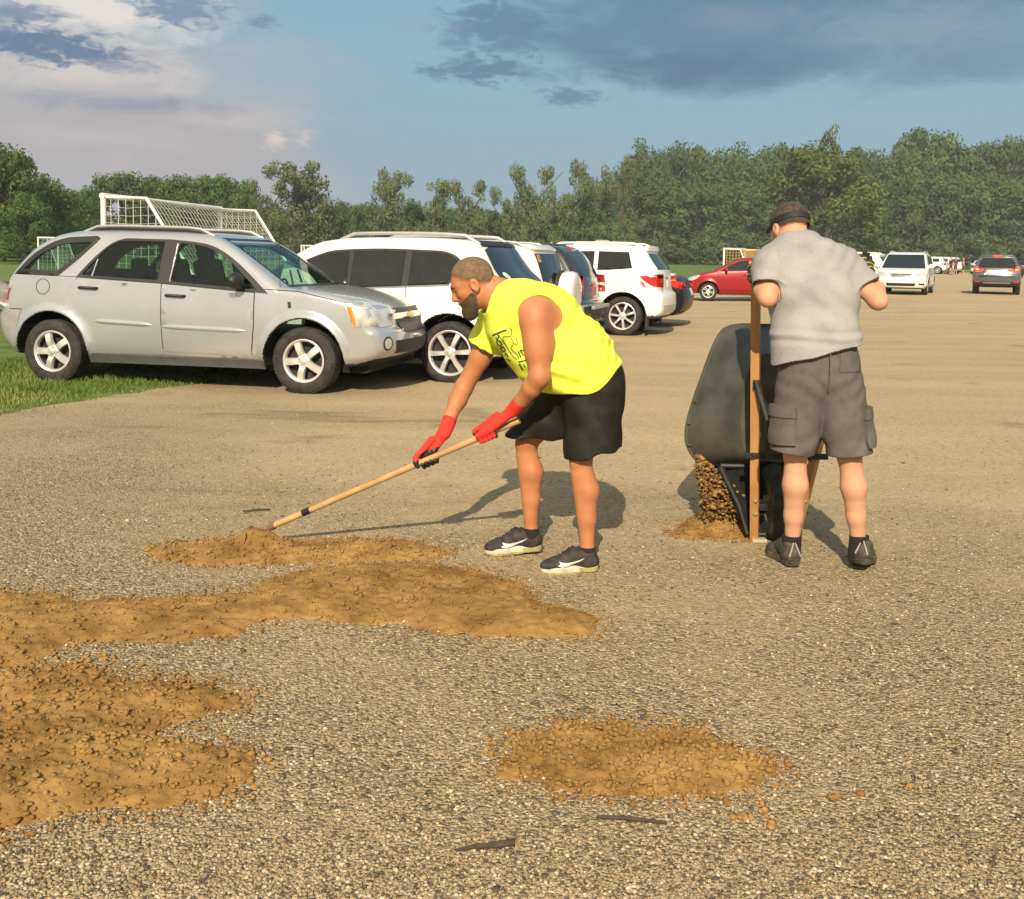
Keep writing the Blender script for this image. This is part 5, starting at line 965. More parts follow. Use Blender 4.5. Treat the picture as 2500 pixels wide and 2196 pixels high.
class Car:
    def __init__(s, spec): s.__dict__.update(dict(k=.07, cf=.17, cr=.12, res=.022, flare=.028, tum=.36, tfx=.95, trx=.8, tfa=.11, tra=.07, hood=.0, arch=.40, sillw=.05, rimstyle='five', R=.345, rr=.215, tw=.225, hole=False)); s.__dict__.update(spec); s.pf = Prof(s.prof); s.P = s.pf.P; s.xf = s.P[:, 0].max(); s.xr = s.P[:, 0].min(); s.top = s.P[:, 1].max()
    def halfw(s, X, Z):
        b = s.belt(X) if callable(s.belt) else s.belt
        w = s.W / 2 - .022 * ((Z - .72) / .35) ** 2 * (Z < .72) - s.sillw * ss(-Z, -.42, -.28) - .030 * np.clip((Z - .72) / (b - .72), 0, 1) ** 2
        w = w - s.tum * np.clip(Z - b, 0, None) - .10 * ss(Z, s.top - .16, s.top + .04) ** 2
        w = w - s.tfa * np.clip((X - (s.xf - s.tfx)) / s.tfx, 0, 1.3) ** 2 - s.tra * np.clip((-X + (s.xr + s.trx)) / s.trx, 0, 1.3) ** 2
        for ax in (-s.wb / 2, s.wb / 2):
            r = np.sqrt((X - ax) ** 2 + (Z - s.R) ** 2); w = w + s.flare * (1 - ss(r, s.arch + .015, s.arch + .10)) * (Z < b)
        return w
    def base(s, X, Y, Z):
        yn = np.clip(np.abs(Y) / (s.W / 2), 0, 1.05); X2 = X + s.cf * yn ** 2.4 * ss(X, .2, s.xf - .2) - s.cr * yn ** 2.4 * ss(-X, .2, -s.xr - .2)
        X2, Zb = np.broadcast_arrays(X2, Z); p = s.pf(X2, Zb)
        return smax(p, np.abs(Y) - s.halfw(X, Z), s.k)
    def build(s, name, label, cat, loc, yaw, group, panel_step=.05):
        root = thing(name, label, cat, loc, rad(yaw), group); s.root = root
        F = Field((s.xr - .1, -s.W / 2 - .1, .1), (s.xf + .1, s.W / 2 + .1, s.top + .08), s.res); sl, X, Y, Z = F.grid()
        d = s.base(X, Y, Z).astype(np.float32); F.d = np.broadcast_to(d, F.n).copy()
        V, Q, N = surfnet(F.d, F.lo, F.res, 2); s.bv = BVHTree.FromPolygons([tuple(v) for v in V], [tuple(q) for q in Q])
        for ax in (-s.wb / 2, s.wb / 2):
            r = np.sqrt((X - ax) ** 2 + (Z - s.R) ** 2) - s.arch; well = np.maximum(r, s.W / 2 - .36 - np.abs(Y)); F.d = smax(F.d, -np.broadcast_to(well, F.n).astype(np.float32), .012)
        if s.hole:
            inner = np.maximum(np.maximum(s.base(X, Y, Z) + .055, .62 - Z), np.maximum(X - 1.35, -1.95 - X)); F.d = np.maximum(F.d, -inner.astype(np.float32))
            for poly in s.openings:
                q = sdpoly(np.array(poly), X[:, 0, 0][:, None], Z[0, 0][None, :])[:, None, :]; cut = np.maximum(q, .3 - np.abs(Y)); F.d = np.maximum(F.d, -np.broadcast_to(cut, F.n).astype(np.float32))
            for poly, sg in ((s.wscreen, 1), (s.rscreen, -1)):
                q = sdpoly(np.array(poly), Y[0, :, 0][:, None], Z[0, 0][None, :])[None]; cut = np.maximum(q, .5 - sg * X); F.d = np.maximum(F.d, -np.broadcast_to(cut, F.n).astype(np.float32))
        arch, wb, R = s.arch, s.wb, s.R
        def mfn(C, N):
            i = np.zeros(len(C), int)
            for ax in (-wb / 2, wb / 2):
                r = np.sqrt((C[:, 0] - ax) ** 2 + (C[:, 2] - R) ** 2); i[(r < arch + .012) & (np.abs(N[:, 1]) < .75) & (C[:, 2] < s.top * .6)] = 2; i[(r < arch - .02) & (C[:, 2] < s.top * .6)] = 2
            i[(C[:, 2] < s.clad) & (i == 0)] = 1; i[N[:, 2] < -.8] = 2
            if s.hole: i[(s.base(C[:, 0], C[:, 1], C[:, 2]) < -.02) & (C[:, 2] > .6) & (i == 0)] = 2
            return i
        s.body = sdf_obj('body', F, [s.pm, s.cladm, WELL], root, (0, 0, 0), 2, mfn)
        ty, rm = wheel_mesh(s.R, s.tw, s.rr, s.rimstyle, name); first = None
        for ax in (s.wb / 2, -s.wb / 2):
            for q in (-1, 1):
                if first is None:
                    w = ty.build('wheel', TYRE, root); r_ = rm.build('rim', ALLOY, w); first = (w, r_)
                else:
                    w = first[0].copy(); COL.objects.link(w); r_ = first[1].copy(); COL.objects.link(r_); r_.parent = w; w.parent = root
                w.location = (ax, q * (s.W / 2 - s.tw / 2 - .012), s.R); w.rotation_euler = (0, ax * .4 + q, 0 if q < 0 else math.pi)
                if q > 0: w.rotation_euler = (0, ax * .4, math.pi)
        return root
    def cast(s, O, D, miss):
        h = s.bv.ray_cast(Vector(O), Vector(D)); return (h[0], h[1]) if h[0] else (Vector(miss), -Vector(D))
    def panel(s, name, m, V, T, pts, off, thick, parent, sm=True):
        V3 = np.array([p[0][:] for p in pts]); N3 = np.array([p[1][:] for p in pts]); Vv, Ff = skin_panel(V3 + N3 * off, T, N3, thick + off); nv = len(Vv); Ff = list(Ff); n = len(T)
        Ff = [f if i < 2 * n else tuple(a + nv for a in f) for i, f in enumerate(Ff)]; me = mesh(name, np.concatenate([Vv, Vv]), Ff, False); us = np.zeros(len(me.polygons), bool); us[:n] = sm; me.polygons.foreach_set('use_smooth', us)
        nn = np.concatenate([N3, N3]); return obj(name, me, m, parent or s.root)
    def side(s, name, m, poly, off=.003, thick=.012, holes=(), parent=None, sides=(-1, 1), step=.06):
        V, T = cdt(poly, step, holes); r = []
        for q in sides:
            pts = [s.cast((x, q * 2, z), (0, -q, 0), (x, q * float(s.halfw(np.array(x), np.array(z))), z)) for x, z in V]
            r.append(s.panel(name, m, V, T, pts, off, thick, parent))
        return r
    def face(s, name, m, poly, end, off=.003, thick=.012, holes=(), parent=None, mirror=False, step=.05):
        r = []
        for q in ((1, -1) if mirror else (1,)):
            P2 = [(y * q, z) for y, z in poly]; V, T = cdt(P2, step, [[(y * q, z) for y, z in h_] for h_ in holes]); ok = []; pts = []
            for y, z in V:
                h_ = s.bv.ray_cast(Vector((end * 4, y, z)), Vector((-end, 0, 0))); ok.append(h_[0] is not None); pts.append((h_[0], h_[1]) if h_[0] else (Vector((0, y, z)), Vector((end, 0, 0))))
            ok = np.array(ok); T = T[ok[T].all(1)]
            if len(T): r.append(s.panel(name, m, V, T, pts, off, thick, parent))
        return r
    def top_(s, name, m, poly, off=.003, thick=.012, holes=(), parent=None, step=.07):
        V, T = cdt(poly, step, holes); pts = [s.cast((x, y, 4), (0, 0, -1), (x, y, s.top)) for x, y in V]; return s.panel(name, m, V, T, pts, off, thick, parent)
    def line(s, name, m, pts, w=.006, sides=(-1, 1), off=.0012):
        for q in sides:
            L = []
            for i in range(len(pts) - 1):
                n = max(2, int(math.dist(pts[i], pts[i + 1]) / .06))
                for j in range(n): L.append(tuple(np.array(pts[i]) + (np.array(pts[i + 1]) - np.array(pts[i])) * j / n))
            L.append(pts[-1]); poly = stroke(L, w); n = len(poly) // 2; V3 = [s.cast((x, q * 2, z), (0, -q, 0), (x, q * s.W / 2, z)) for x, z in poly]
            V = np.array([(p[0] + p[1] * off)[:] for p in V3]); Fc = [(i, i + 1, 2 * n - 2 - i, 2 * n - 1 - i) for i in range(n - 1)]; obj(name, mesh(name, V, Fc, True), m, s.root)
    def mirror_(s, x, z, m, sz=1.0):
        for q in (-1, 1):
            y = q * (float(s.halfw(np.array(x), np.array(z))) + .10); F = Field((x - .22, y - .2, z - .18), (x + .22, y + .2, z + .2), .011)
            F.add(ell((x, y + q * .02, z + .02), (.075 * sz, .12 * sz, .085 * sz))); F.clip(plane((x - .03, y, z), (-1, 0, 0)), .01); F.add(rc((x + .03, y, z - .02), (x + .05, y - q * .14, z - .05), .026, .03), .03); sdf_obj('wing_mirror', F, m, s.root, (0, 0, 0), 1)
    def rails(s, x0, x1, y, m, h=.035, r=.018, base=False):
        for q in (-1, 1):
            P = []
            for x in np.linspace(x0, x1, 11):
                p = s.cast((x, q * y, 4), (0, 0, -1), (x, q * y, s.top))[0]; e = min(x - x0, x1 - x) / .18; P.append((x, q * y, p.z - .01 + (h + .01) * min(1, max(0, e))))
            MB().tube(P, r, 8).build('roof_rail', m, s.root)
            if base: MB().tube([(p[0], p[1], p[2] - h * .55) for p in P], r * 1.15, 8).build('rail_base', TRIM, s.root)
    def handles(s, pts, m, w=.115, parent=None):
        for x, z in pts:
            for q in (-1, 1):
                p, n = s.cast((x, q * 2, z), (0, -q, 0), (x, q * s.W / 2, z)); mb = MB(); mb.tube([p + Vector((-w, 0, 0)), p + Vector((-w * .85, q * .028, .004)), p + Vector((w * .85, q * .028, -.002)), p + Vector((w, 0, -.004))], [.015, .0165, .0165, .015], 10); mb.build('door_handle', m, s.root)
def arcpts(cx, cz, r, a0, a1, n=14): return [(cx + r * math.cos(rad(a)), cz + r * math.sin(rad(a))) for a in np.linspace(a0, a1, n)]

def silver_suv():
    q1 = crom([(-1.92, 1.215), (-1.86, 1.28), (-1.739, 1.40), (-1.525, 1.53), (-1.349, 1.582)], 4) + [(-1.037, 1.600), (-1.003, 1.581), (-1.214, 1.38), (-1.40, 1.215), (-1.44, 1.20)]
    q2 = crom([(-1.12, 1.20), (-.965, 1.39), (-.85, 1.51), (-.72, 1.575)], 3) + [(-.19, 1.575), (-.20, 1.16)]
    q3 = [(-.045, 1.150)] + crom([(-.01, 1.565), (.268, 1.533), (.45, 1.465), (.64, 1.35), (.80, 1.215)], 3) + [(.955, 1.085)]
    fr = crom([(-1.175, 1.182), (-1.0, 1.395), (-.82, 1.555), (-.66, 1.607)], 3) + crom([(-.126, 1.60), (.269, 1.562), (.50, 1.482), (.768, 1.308), (1.085, 1.045)], 3) + [(-.14, 1.13)]
    c = Car(dict(prof=[(-2.12, .36), (-2.22, .50), (-2.26, .66), (-2.235, .80), (-2.165, .84), (-2.15, 1.10), (-2.085, 1.22), (-1.88, 1.455), (-1.66, 1.595), (-1.40, 1.675), (-.97, 1.705), (-.29, 1.70), (.12, 1.685), (.36, 1.64), (.62, 1.52), (1.22, 1.155), (1.32, 1.115), (1.66, 1.085), (2.0, 1.03), (2.24, .955), (2.335, .88), (2.36, .72), (2.42, .66), (2.43, .50), (2.37, .40), (2.2, .32), (1.9, .29), (0, .28), (-1.9, .30)],
        W=1.84, wb=2.962, belt=lambda X: 1.125 - .045 * np.clip(X, -1.5, 1.2), R=.352, rr=.218, arch=.438, tw=.235, clad=.335, cladm=CLAD, pm=SILVER, res=.0165, cf=.20, cr=.10, hole=True, k=.075, flare=.034, openings=[q1, q2, q3],
        wscreen=[(-.66, 1.135), (.66, 1.135), (.56, 1.60), (-.56, 1.60)], rscreen=[(-.62, 1.16), (.62, 1.16), (.52, 1.54), (-.52, 1.54)]))
    r = c.build('suv', 'silver SUV parked side-on with its back wheels on the grass', 'car', (-3.435, 11.82, -.005), -12.0, 'cars parked along the gravel lot')
    for q, n in ((q1, 'rear_quarter_window'), (q2, 'rear_door_window'), (q3, 'front_door_window')): c.side(n, TINT, q, -.008, .006)
    qo = [(-1.965, 1.195)] + crom([(-1.90, 1.275), (-1.76, 1.425), (-1.535, 1.56), (-1.35, 1.612)], 3) + [(-1.02, 1.628), (-.97, 1.60), (-1.19, 1.37), (-1.385, 1.195), (-1.42, 1.182)]
    q1i = [(x * .86 + -1.44 * .14, z * .80 + 1.40 * .20) for x, z in q1]
    c.side('window_frame', TRIM, qo, .003, .012, [q1i], sides=(-1, 1)); c.side('window_frame', TRIM, fr, .003, .012, [q2, q3])
    c.side('division_bar', SILVTRIM, stroke([(-.955, 1.375), (-.985, 1.19)], .012), .006, .01); c.side('division_bar', SILVTRIM, stroke([(-.035, 1.56), (-.055, 1.15)], .012), .006, .01)
    c.face('windscreen', CLEARG, c.wscreen, 1, -.006, .006); c.face('rear_window', TINT, c.rscreen, -1, -.006, .006)
    c.face('windscreen_trim', TRIM, [(-.70, 1.115), (.70, 1.115), (.59, 1.625), (-.59, 1.625)], 1, .002, .01, [c.wscreen])
    g = .005; A = arcpts(-1.481, .352, .475, 70, -2, 10)
    rd = [(-1.185, 1.15), (-.146 - g, 1.10), (-.142 - g, .767), (-.122 - g, .362), (-.99, .352)] + [p for p in A[::-1]] + [(-1.305, .83), (-1.25, 1.043)]
    fd = [(-.146 + g, 1.10), (.925, 1.025), (.927, .723), (.89, .352), (-.122 + g, .362), (-.142 + g, .767)]
    doors = c.side('door', SILVER, rd, .005, .012) + c.side('door', SILVER, fd, .005, .012)
    for poly, w in ((stroke(rd + rd[:1], .011), 0), (stroke(fd + fd[:1], .011), 0)): pass
    c.line('panel_gap', SEAM, [(-1.30, .83), (-1.25, 1.043), (-1.165, 1.175), (-.146, 1.127), (.927, 1.053)], .009); c.line('panel_gap', SEAM, [(-.146, 1.127), (-.142, .767), (-.122, .358)], .013); c.line('panel_gap', SEAM, [(.932, 1.053), (.932, .723), (.895, .345)], .011)
    c.line('panel_gap', SEAM, [(-2.09, 1.20), (-1.165, 1.18)], .006); c.line('panel_gap', SEAM, [(-2.20, .815), (-1.84, .81)], .009); c.line('panel_gap', SEAM, [(.935, 1.055), (1.05, 1.09), (1.42, 1.075), (1.95, .965)], .008)
    for x0, z0, x1, z1 in ((-.94, .705, -.255, .682), (-.135, .668, .84, .650)):
        for q in (-1, 1):
            pts = []
            for u_ in np.linspace(0, 1, 13):
                x_ = x0 + (x1 - x0) * u_; z_ = z0 + (z1 - z0) * u_; p, n_ = c.cast((x_, q * 2, z_), (0, -q, 0), (x_, q * .92, z_)); pts.append(p + Vector((0, q * -.004, 0)))
            MB().tube(pts, [.012, .026] + [.029] * 9 + [.026, .012], 10).build('door_moulding', SILVER, r)
    for a_, x_, z_ in ((0, -1.02, 1.062), (1, .025, 1.0)): c.handles([(x_, z_)], TRIM, .115); c.side('handle_recess', SEAM, [(x_ + .06 * math.cos(t_), z_ + .04 * math.sin(t_)) for t_ in np.linspace(0, 2 * np.pi, 13)[:-1]], .0015, .006, step=.03)
    c.side('sill_trim', CLAD, [(-1.03, .345), (1.04, .345), (1.04, .245), (-1.02, .245)], .012, .03)
    a = np.linspace(0, 2 * np.pi, 25)[:-1]; c.side('fuel_cap', SEAM, [(-1.58 + .088 * math.cos(x), 1.065 + .088 * math.sin(x)) for x in a], .0012, .006, [[(-1.58 + .080 * math.cos(x), 1.065 + .080 * math.sin(x)) for x in a]], sides=(-1,), step=.04)
    c.mirror_(.76, 1.155, TRIM, 1.05); c.rails(-1.26, .32, .60, SILVTRIM, .05, .017, True)
    c.side('tail_light', CLEARLENS, [(-2.165, 1.115), (-2.01, 1.118), (-1.98, 1.085), (-2.06, .92), (-2.112, .815), (-2.165, .80)], .008, .02); c.side('tail_light', REDLENS, [(-2.045, 1.03), (-2.0, 1.045), (-2.062, .91), (-2.112, .83), (-2.14, .83), (-2.10, .93)], .012, .02)
    c.side('bumper', mat('shaded_bumper_plastic', (.34, .335, .325), rough=.45, metal=.3), [(-2.245, .795), (-1.865, .795), (-1.925, .60), (-1.935, .335), (-2.02, .345), (-2.10, .375), (-2.2, .48), (-2.24, .66)], .008, .02)
    # front end
    hl = [(.44, .935), (.60, .955), (.76, .965), (.86, .93), (.87, .735), (.70, .715), (.50, .72), (.46, .80)]
    for s_ in (c.face('headlight', CLEARLENS, hl, 1, .006, .02, mirror=True)): pass
    c.side('headlight', CLEARLENS, [(1.93, .945), (2.02, .985), (2.2, .955), (2.24, .74), (2.03, .715)], .006, .02); c.side('turn_lens', AMBER, [(1.945, .935), (1.995, .965), (2.06, .73), (2.03, .722)], .010, .02)
    c.face('grille', TRIM, [(-.42, .905), (.42, .905), (.38, .66), (.30, .64), (-.30, .64), (-.38, .66)], 1, .004, .01); c.face('grille_bar', CHROME, [(-.58, .85), (.58, .85), (.58, .79), (-.58, .79)], 1, .012, .02)
    c.face('grille_emblem', mat('gold_emblem', (.55, .42, .16), rough=.3, metal=.8), [(-.11, .838), (-.045, .838), (-.045, .855), (.055, .855), (.06, .838), (.11, .838), (.095, .80), (.05, .80), (.05, .782), (-.05, .782), (-.055, .80), (-.11, .80)], 1, .022, .03)
    c.face('lower_grille', TRIM, [(-.55, .57), (.55, .57), (.52, .43), (-.52, .43)], 1, .004, .01)
    c.face('fog_light', TRIM, [(.68 + .075 * math.cos(x), .545 + .075 * math.sin(x)) for x in a], 1, .003, .01, mirror=True); c.face('fog_light', CLEARLENS, [(.68 + .055 * math.cos(x), .545 + .055 * math.sin(x)) for x in a], 1, .006, .01, mirror=True)
    c.side('marker_lens', AMBER, [(1.30, 1.01), (1.325, .995), (1.315, .95), (1.295, .965)], .004, .008) if 0 else None
    b = MB(); b.box((1.0, 0, .26), (2.2, 1.3, .08)); b.box((1.68, 0, .275), (.9, 1.3, .08)); b.box((-.6, 0, .27), (2.0, 1.2, .08)); b.tube([(-1.48, -.7, .35), (-1.48, .7, .35)], .05); b.tube([(1.48, -.7, .35), (1.48, .7, .35)], .05); b.build('underbody', WELL, r)
    c.line('aerial', SEAM, [(1.325, .965), (1.335, .90)], .035, (-1,)); MB().tube([(1.20, -.845, 1.0), (1.19, -.84, 1.35), (1.18, -.835, 1.72)], .0028, 6).build('aerial_mast', TRIM, r)
    for x, y, z0 in ((.02, -.40, .62), (.02, .40, .62)):
        b = MB(); b.box((x, y, z0 + .12), (.5, .5, .16), None, .05); b.box((x - .27, y, z0 + .46), (.16, .48, .62), Matrix.Rotation(rad(-12), 3, 'Y'), .06); b.box((x - .36, y, z0 + .86), (.11, .27, .22), Matrix.Rotation(rad(-8), 3, 'Y'), .05); b.build('seat', SEAT, r)
    b = MB(); b.box((-.86, 0, .74), (.5, 1.3, .16), None, .05); b.box((-1.14, 0, 1.0), (.16, 1.3, .5), Matrix.Rotation(rad(-12), 3, 'Y'), .06)
    for y in (-.42, .42): b.box((-1.22, y, 1.30), (.10, .26, .17), None, .05)
    b.build('rear_bench', SEAT, r); b = MB(); b.box((1.02, 0, .95), (.42, 1.4, .22), None, .08); b.tube([(.62 + .05 * math.cos(t_) , -.4 + .0 + .18 * math.sin(t_) + .8, 1.0 + .17 * math.cos(t_)) for t_ in np.linspace(0, 2 * np.pi, 17)], .014, 6); b.build('dashboard', SEAT, r)
    b = MB(); b.tube([(1.20, -.3, 1.16), (1.0, .05, 1.285)], .012, 6); b.tube([(1.24, -.62, 1.15), (1.02, -.20, 1.28)], .01, 6); b.build('wiper', TRIM, r)
    return r
def white_crossover():
    w1 = crom([(.40, 1.385), (.128, 1.485), (-.168, 1.52)], 3) + [(-.19, 1.09), (.02, 1.085)]; w2 = [(-.235, 1.522), (-.62, 1.535), (-.90, 1.53), (-.90, 1.138), (-.625, 1.125), (-.235, 1.10)]
    w3 = [(-.985, 1.53)] + crom([(-1.103, 1.525), (-1.382, 1.515), (-1.53, 1.46), (-1.60, 1.37)], 3) + [(-1.47, 1.168), (-1.177, 1.153), (-.985, 1.145)]
    c = Car(dict(prof=[(-2.25, .36), (-2.36, .50), (-2.38, .68), (-2.28, .80), (-2.235, 1.13), (-2.05, 1.33), (-1.86, 1.58), (-1.74, 1.655), (-1.5, 1.685), (-1.0, 1.70), (-.3, 1.695), (.10, 1.665), (.42, 1.57), (1.15, 1.15), (1.4, 1.08), (2.0, 1.02), (2.30, .92), (2.42, .70), (2.42, .45), (2.3, .34), (1.9, .30), (0, .30), (-1.9, .30)],
        W=1.98, wb=3.02, belt=lambda X: 1.10 - .04 * np.clip(X, -1.5, 1), R=.365, rr=.255, arch=.45, tw=.25, clad=.33, cladm=CLAD, pm=WHITEP, res=.021, rimstyle='six', k=.08, cr=.16, flare=.03))
    r = c.build('suv', 'white SUV behind the bearded man, with long roof rails and dark rear glass', 'car', (.72 - 1.44 - .0 - .0 + 0, 0, 0), 163, 'cars parked along the gravel lot')
    hv = Vector((math.cos(rad(163)), math.sin(rad(163)))); n = Vector((-hv.y, hv.x)); p = Vector((-.72, 11.80)) + hv * 1.51 - n * .96; r.location = (p.x, p.y, -.02)
    for w_, m, nm in ((w1, DARKGLASS, 'front_door_window'), (w2, DARKGLASS, 'rear_door_window'), (w3, DARKGLASS, 'rear_quarter_window')): c.side(nm, m, w_, .016, .016, step=.035)
    c.side('window_frame', TRIM, crom([(.47, 1.385), (.128, 1.515), (-.168, 1.548), (-.62, 1.562), (-1.103, 1.552), (-1.39, 1.538), (-1.56, 1.475), (-1.65, 1.37)], 3) + [(-1.49, 1.145), (-.625, 1.10), (.12, 1.055)], .003, .01)
    c.line('belt_moulding', CHROME, [(.10, 1.06), (-.62, 1.10), (-1.5, 1.15)], .014, off=.01)
    c.face('rear_window', DARKGLASS, [(-.80, 1.17), (.80, 1.17), (.66, 1.56), (.5, 1.60), (-.5, 1.60), (-.66, 1.56)], -1, .005, .012); c.face('rear_spoiler', TRIM, [(-.66, 1.60), (.66, 1.60), (.60, 1.655), (-.60, 1.655)], -1, .02, .05)
    c.top_('roof_panel_seam', SEAM, stroke([(.3, .55), (-1.7, .58)], .02), .002, .01); c.rails(-1.75, .05, .62, SILVTRIM, .05, .022)
    c.face('rear_sticker', mat('oval_sticker', (.55, .62, .55), rough=.6), [(.60 + .055 * math.cos(x), 1.26 + .04 * math.sin(x)) for x in np.linspace(0, 2 * np.pi, 17)[:-1]], -1, .009, .014, step=.03)
    c.side('tail_light', REDLENS, [(-2.27, 1.08), (-2.0, 1.07), (-2.05, .85), (-2.27, .84)], .006, .02); c.face('number_plate', PLATE, [(-.16, .80), (.16, .80), (.16, .95), (-.16, .95)], -1, .006, .012)
    c.line('panel_gap', SEAM, [(-.21, 1.09), (-.20, .75), (-.18, .36)], .01); c.line('panel_gap', SEAM, [(-.955, 1.13), (-.97, .85), (-1.03, .62)], .01); c.line('panel_gap', SEAM, [(.90, 1.03), (.90, .4)], .01)
    c.handles([(-.80, 1.01), (.08, .98)], WHITEP, .11); c.mirror_(.84, 1.10, WHITEP, 1.0); c.side('sill_trim', CLAD, [(-1.04, .35), (1.04, .35), (1.04, .25), (-1.02, .25)], .01, .03); c.side('headlight', CLEARLENS, [(2.02, .95), (2.25, .90), (2.2, .74), (2.0, .78)], .006, .02)
    c.face('windscreen', DARKGLASS, [(-.72, 1.13), (.72, 1.13), (.60, 1.56), (-.60, 1.56)], 1, .006, .012)
    return r
def place(r, wx, wy, yaw, wb, W, z=0.0, side=1, axle=-1):
    """stand a car so that one of its wheels meets the ground at (wx, wy)"""
    hv = Vector((math.cos(rad(yaw)), math.sin(rad(yaw)))); n = Vector((-hv.y, hv.x)); p = Vector((wx, wy)) - hv * (axle * wb / 2) - n * (side * (W / 2 - .05)); r.location = (p.x, p.y, float(terrain(p.x, p.y)) + z); r.rotation_euler = (0, 0, rad(yaw))
GRP = 'cars parked along the gravel lot'
def spare_suv():
    c = Car(dict(prof=[(-1.90, .40), (-2.0, .55), (-1.98, .95), (-1.92, 1.15), (-1.76, 1.52), (-1.62, 1.62), (-1.2, 1.66), (-.5, 1.67), (.1, 1.62), (.4, 1.50), (.95, 1.08), (1.2, 1.02), (1.75, .95), (2.0, .82), (2.05, .55), (1.9, .36), (1.5, .3), (0, .3), (-1.5, .3)], W=1.74, wb=2.49, belt=1.05, R=.34, rr=.21, arch=.42, clad=.42, cladm=CLAD, pm=PEARL, rimstyle='five', k=.07, res=.024))
    r = c.build('suv', 'white SUV with a covered spare wheel on its tailgate, between white and dark SUVs', 'car', (0, 0, 0), 163, GRP); place(r, -.22, 14.05, 163, 2.49, 1.74)
    c.side('rear_quarter_window', DARKGLASS, [(-1.62, 1.08), (-1.52, 1.50), (-1.0, 1.54), (-1.0, 1.08)], .004, .012); c.side('rear_door_window', DARKGLASS, [(-.93, 1.08), (-.93, 1.54), (-.15, 1.54), (-.15, 1.08)], .004, .012); c.side('front_door_window', DARKGLASS, [(-.08, 1.08), (-.08, 1.54), (.25, 1.46), (.70, 1.08)], .004, .012)
    c.face('rear_window', DARKGLASS, [(-.68, 1.10), (.68, 1.10), (.60, 1.52), (-.60, 1.52)], -1, .004, .012); c.face('rear_spoiler', PEARL, [(-.62, 1.555), (.62, 1.555), (.58, 1.615), (-.58, 1.615)], -1, .035, .07)
    c.side('tail_light', REDLENS, [(-1.93, 1.06), (-1.78, 1.06), (-1.82, .78), (-1.95, .78)], .006, .02)
    c.face('high_brake_light', AMBER, [(.50, 1.40), (.60, 1.40), (.56, 1.50), (.48, 1.50)], -1, .008, .014)
    sp = MB(); R = .345; sp.lathe([(.001, -.20), (.18, -.215), (.29, -.205), (.33, -.18), (R, -.14), (R, -.03), (.33, .0), (.001, .0)], 'x', (-1.975, -.02, .93), 40); o = sp.build('spare_wheel_cover', PEARL, r)
    sp = MB(); sp.lathe([(R - .01, .0), (R + .012, .005), (R + .012, .05), (R - .03, .06), (.1, .06)], 'x', (-1.975, -.02, .93), 40); sp.build('spare_tyre', TYRE, r)
    c.rails(-1.6, .0, .58, SILVTRIM, .05, .018); c.mirror_(.5, 1.12, PEARL); c.face('windscreen', DARKGLASS, [(-.62, 1.10), (.62, 1.10), (.54, 1.52), (-.54, 1.52)], 1, .004, .012)
    return r
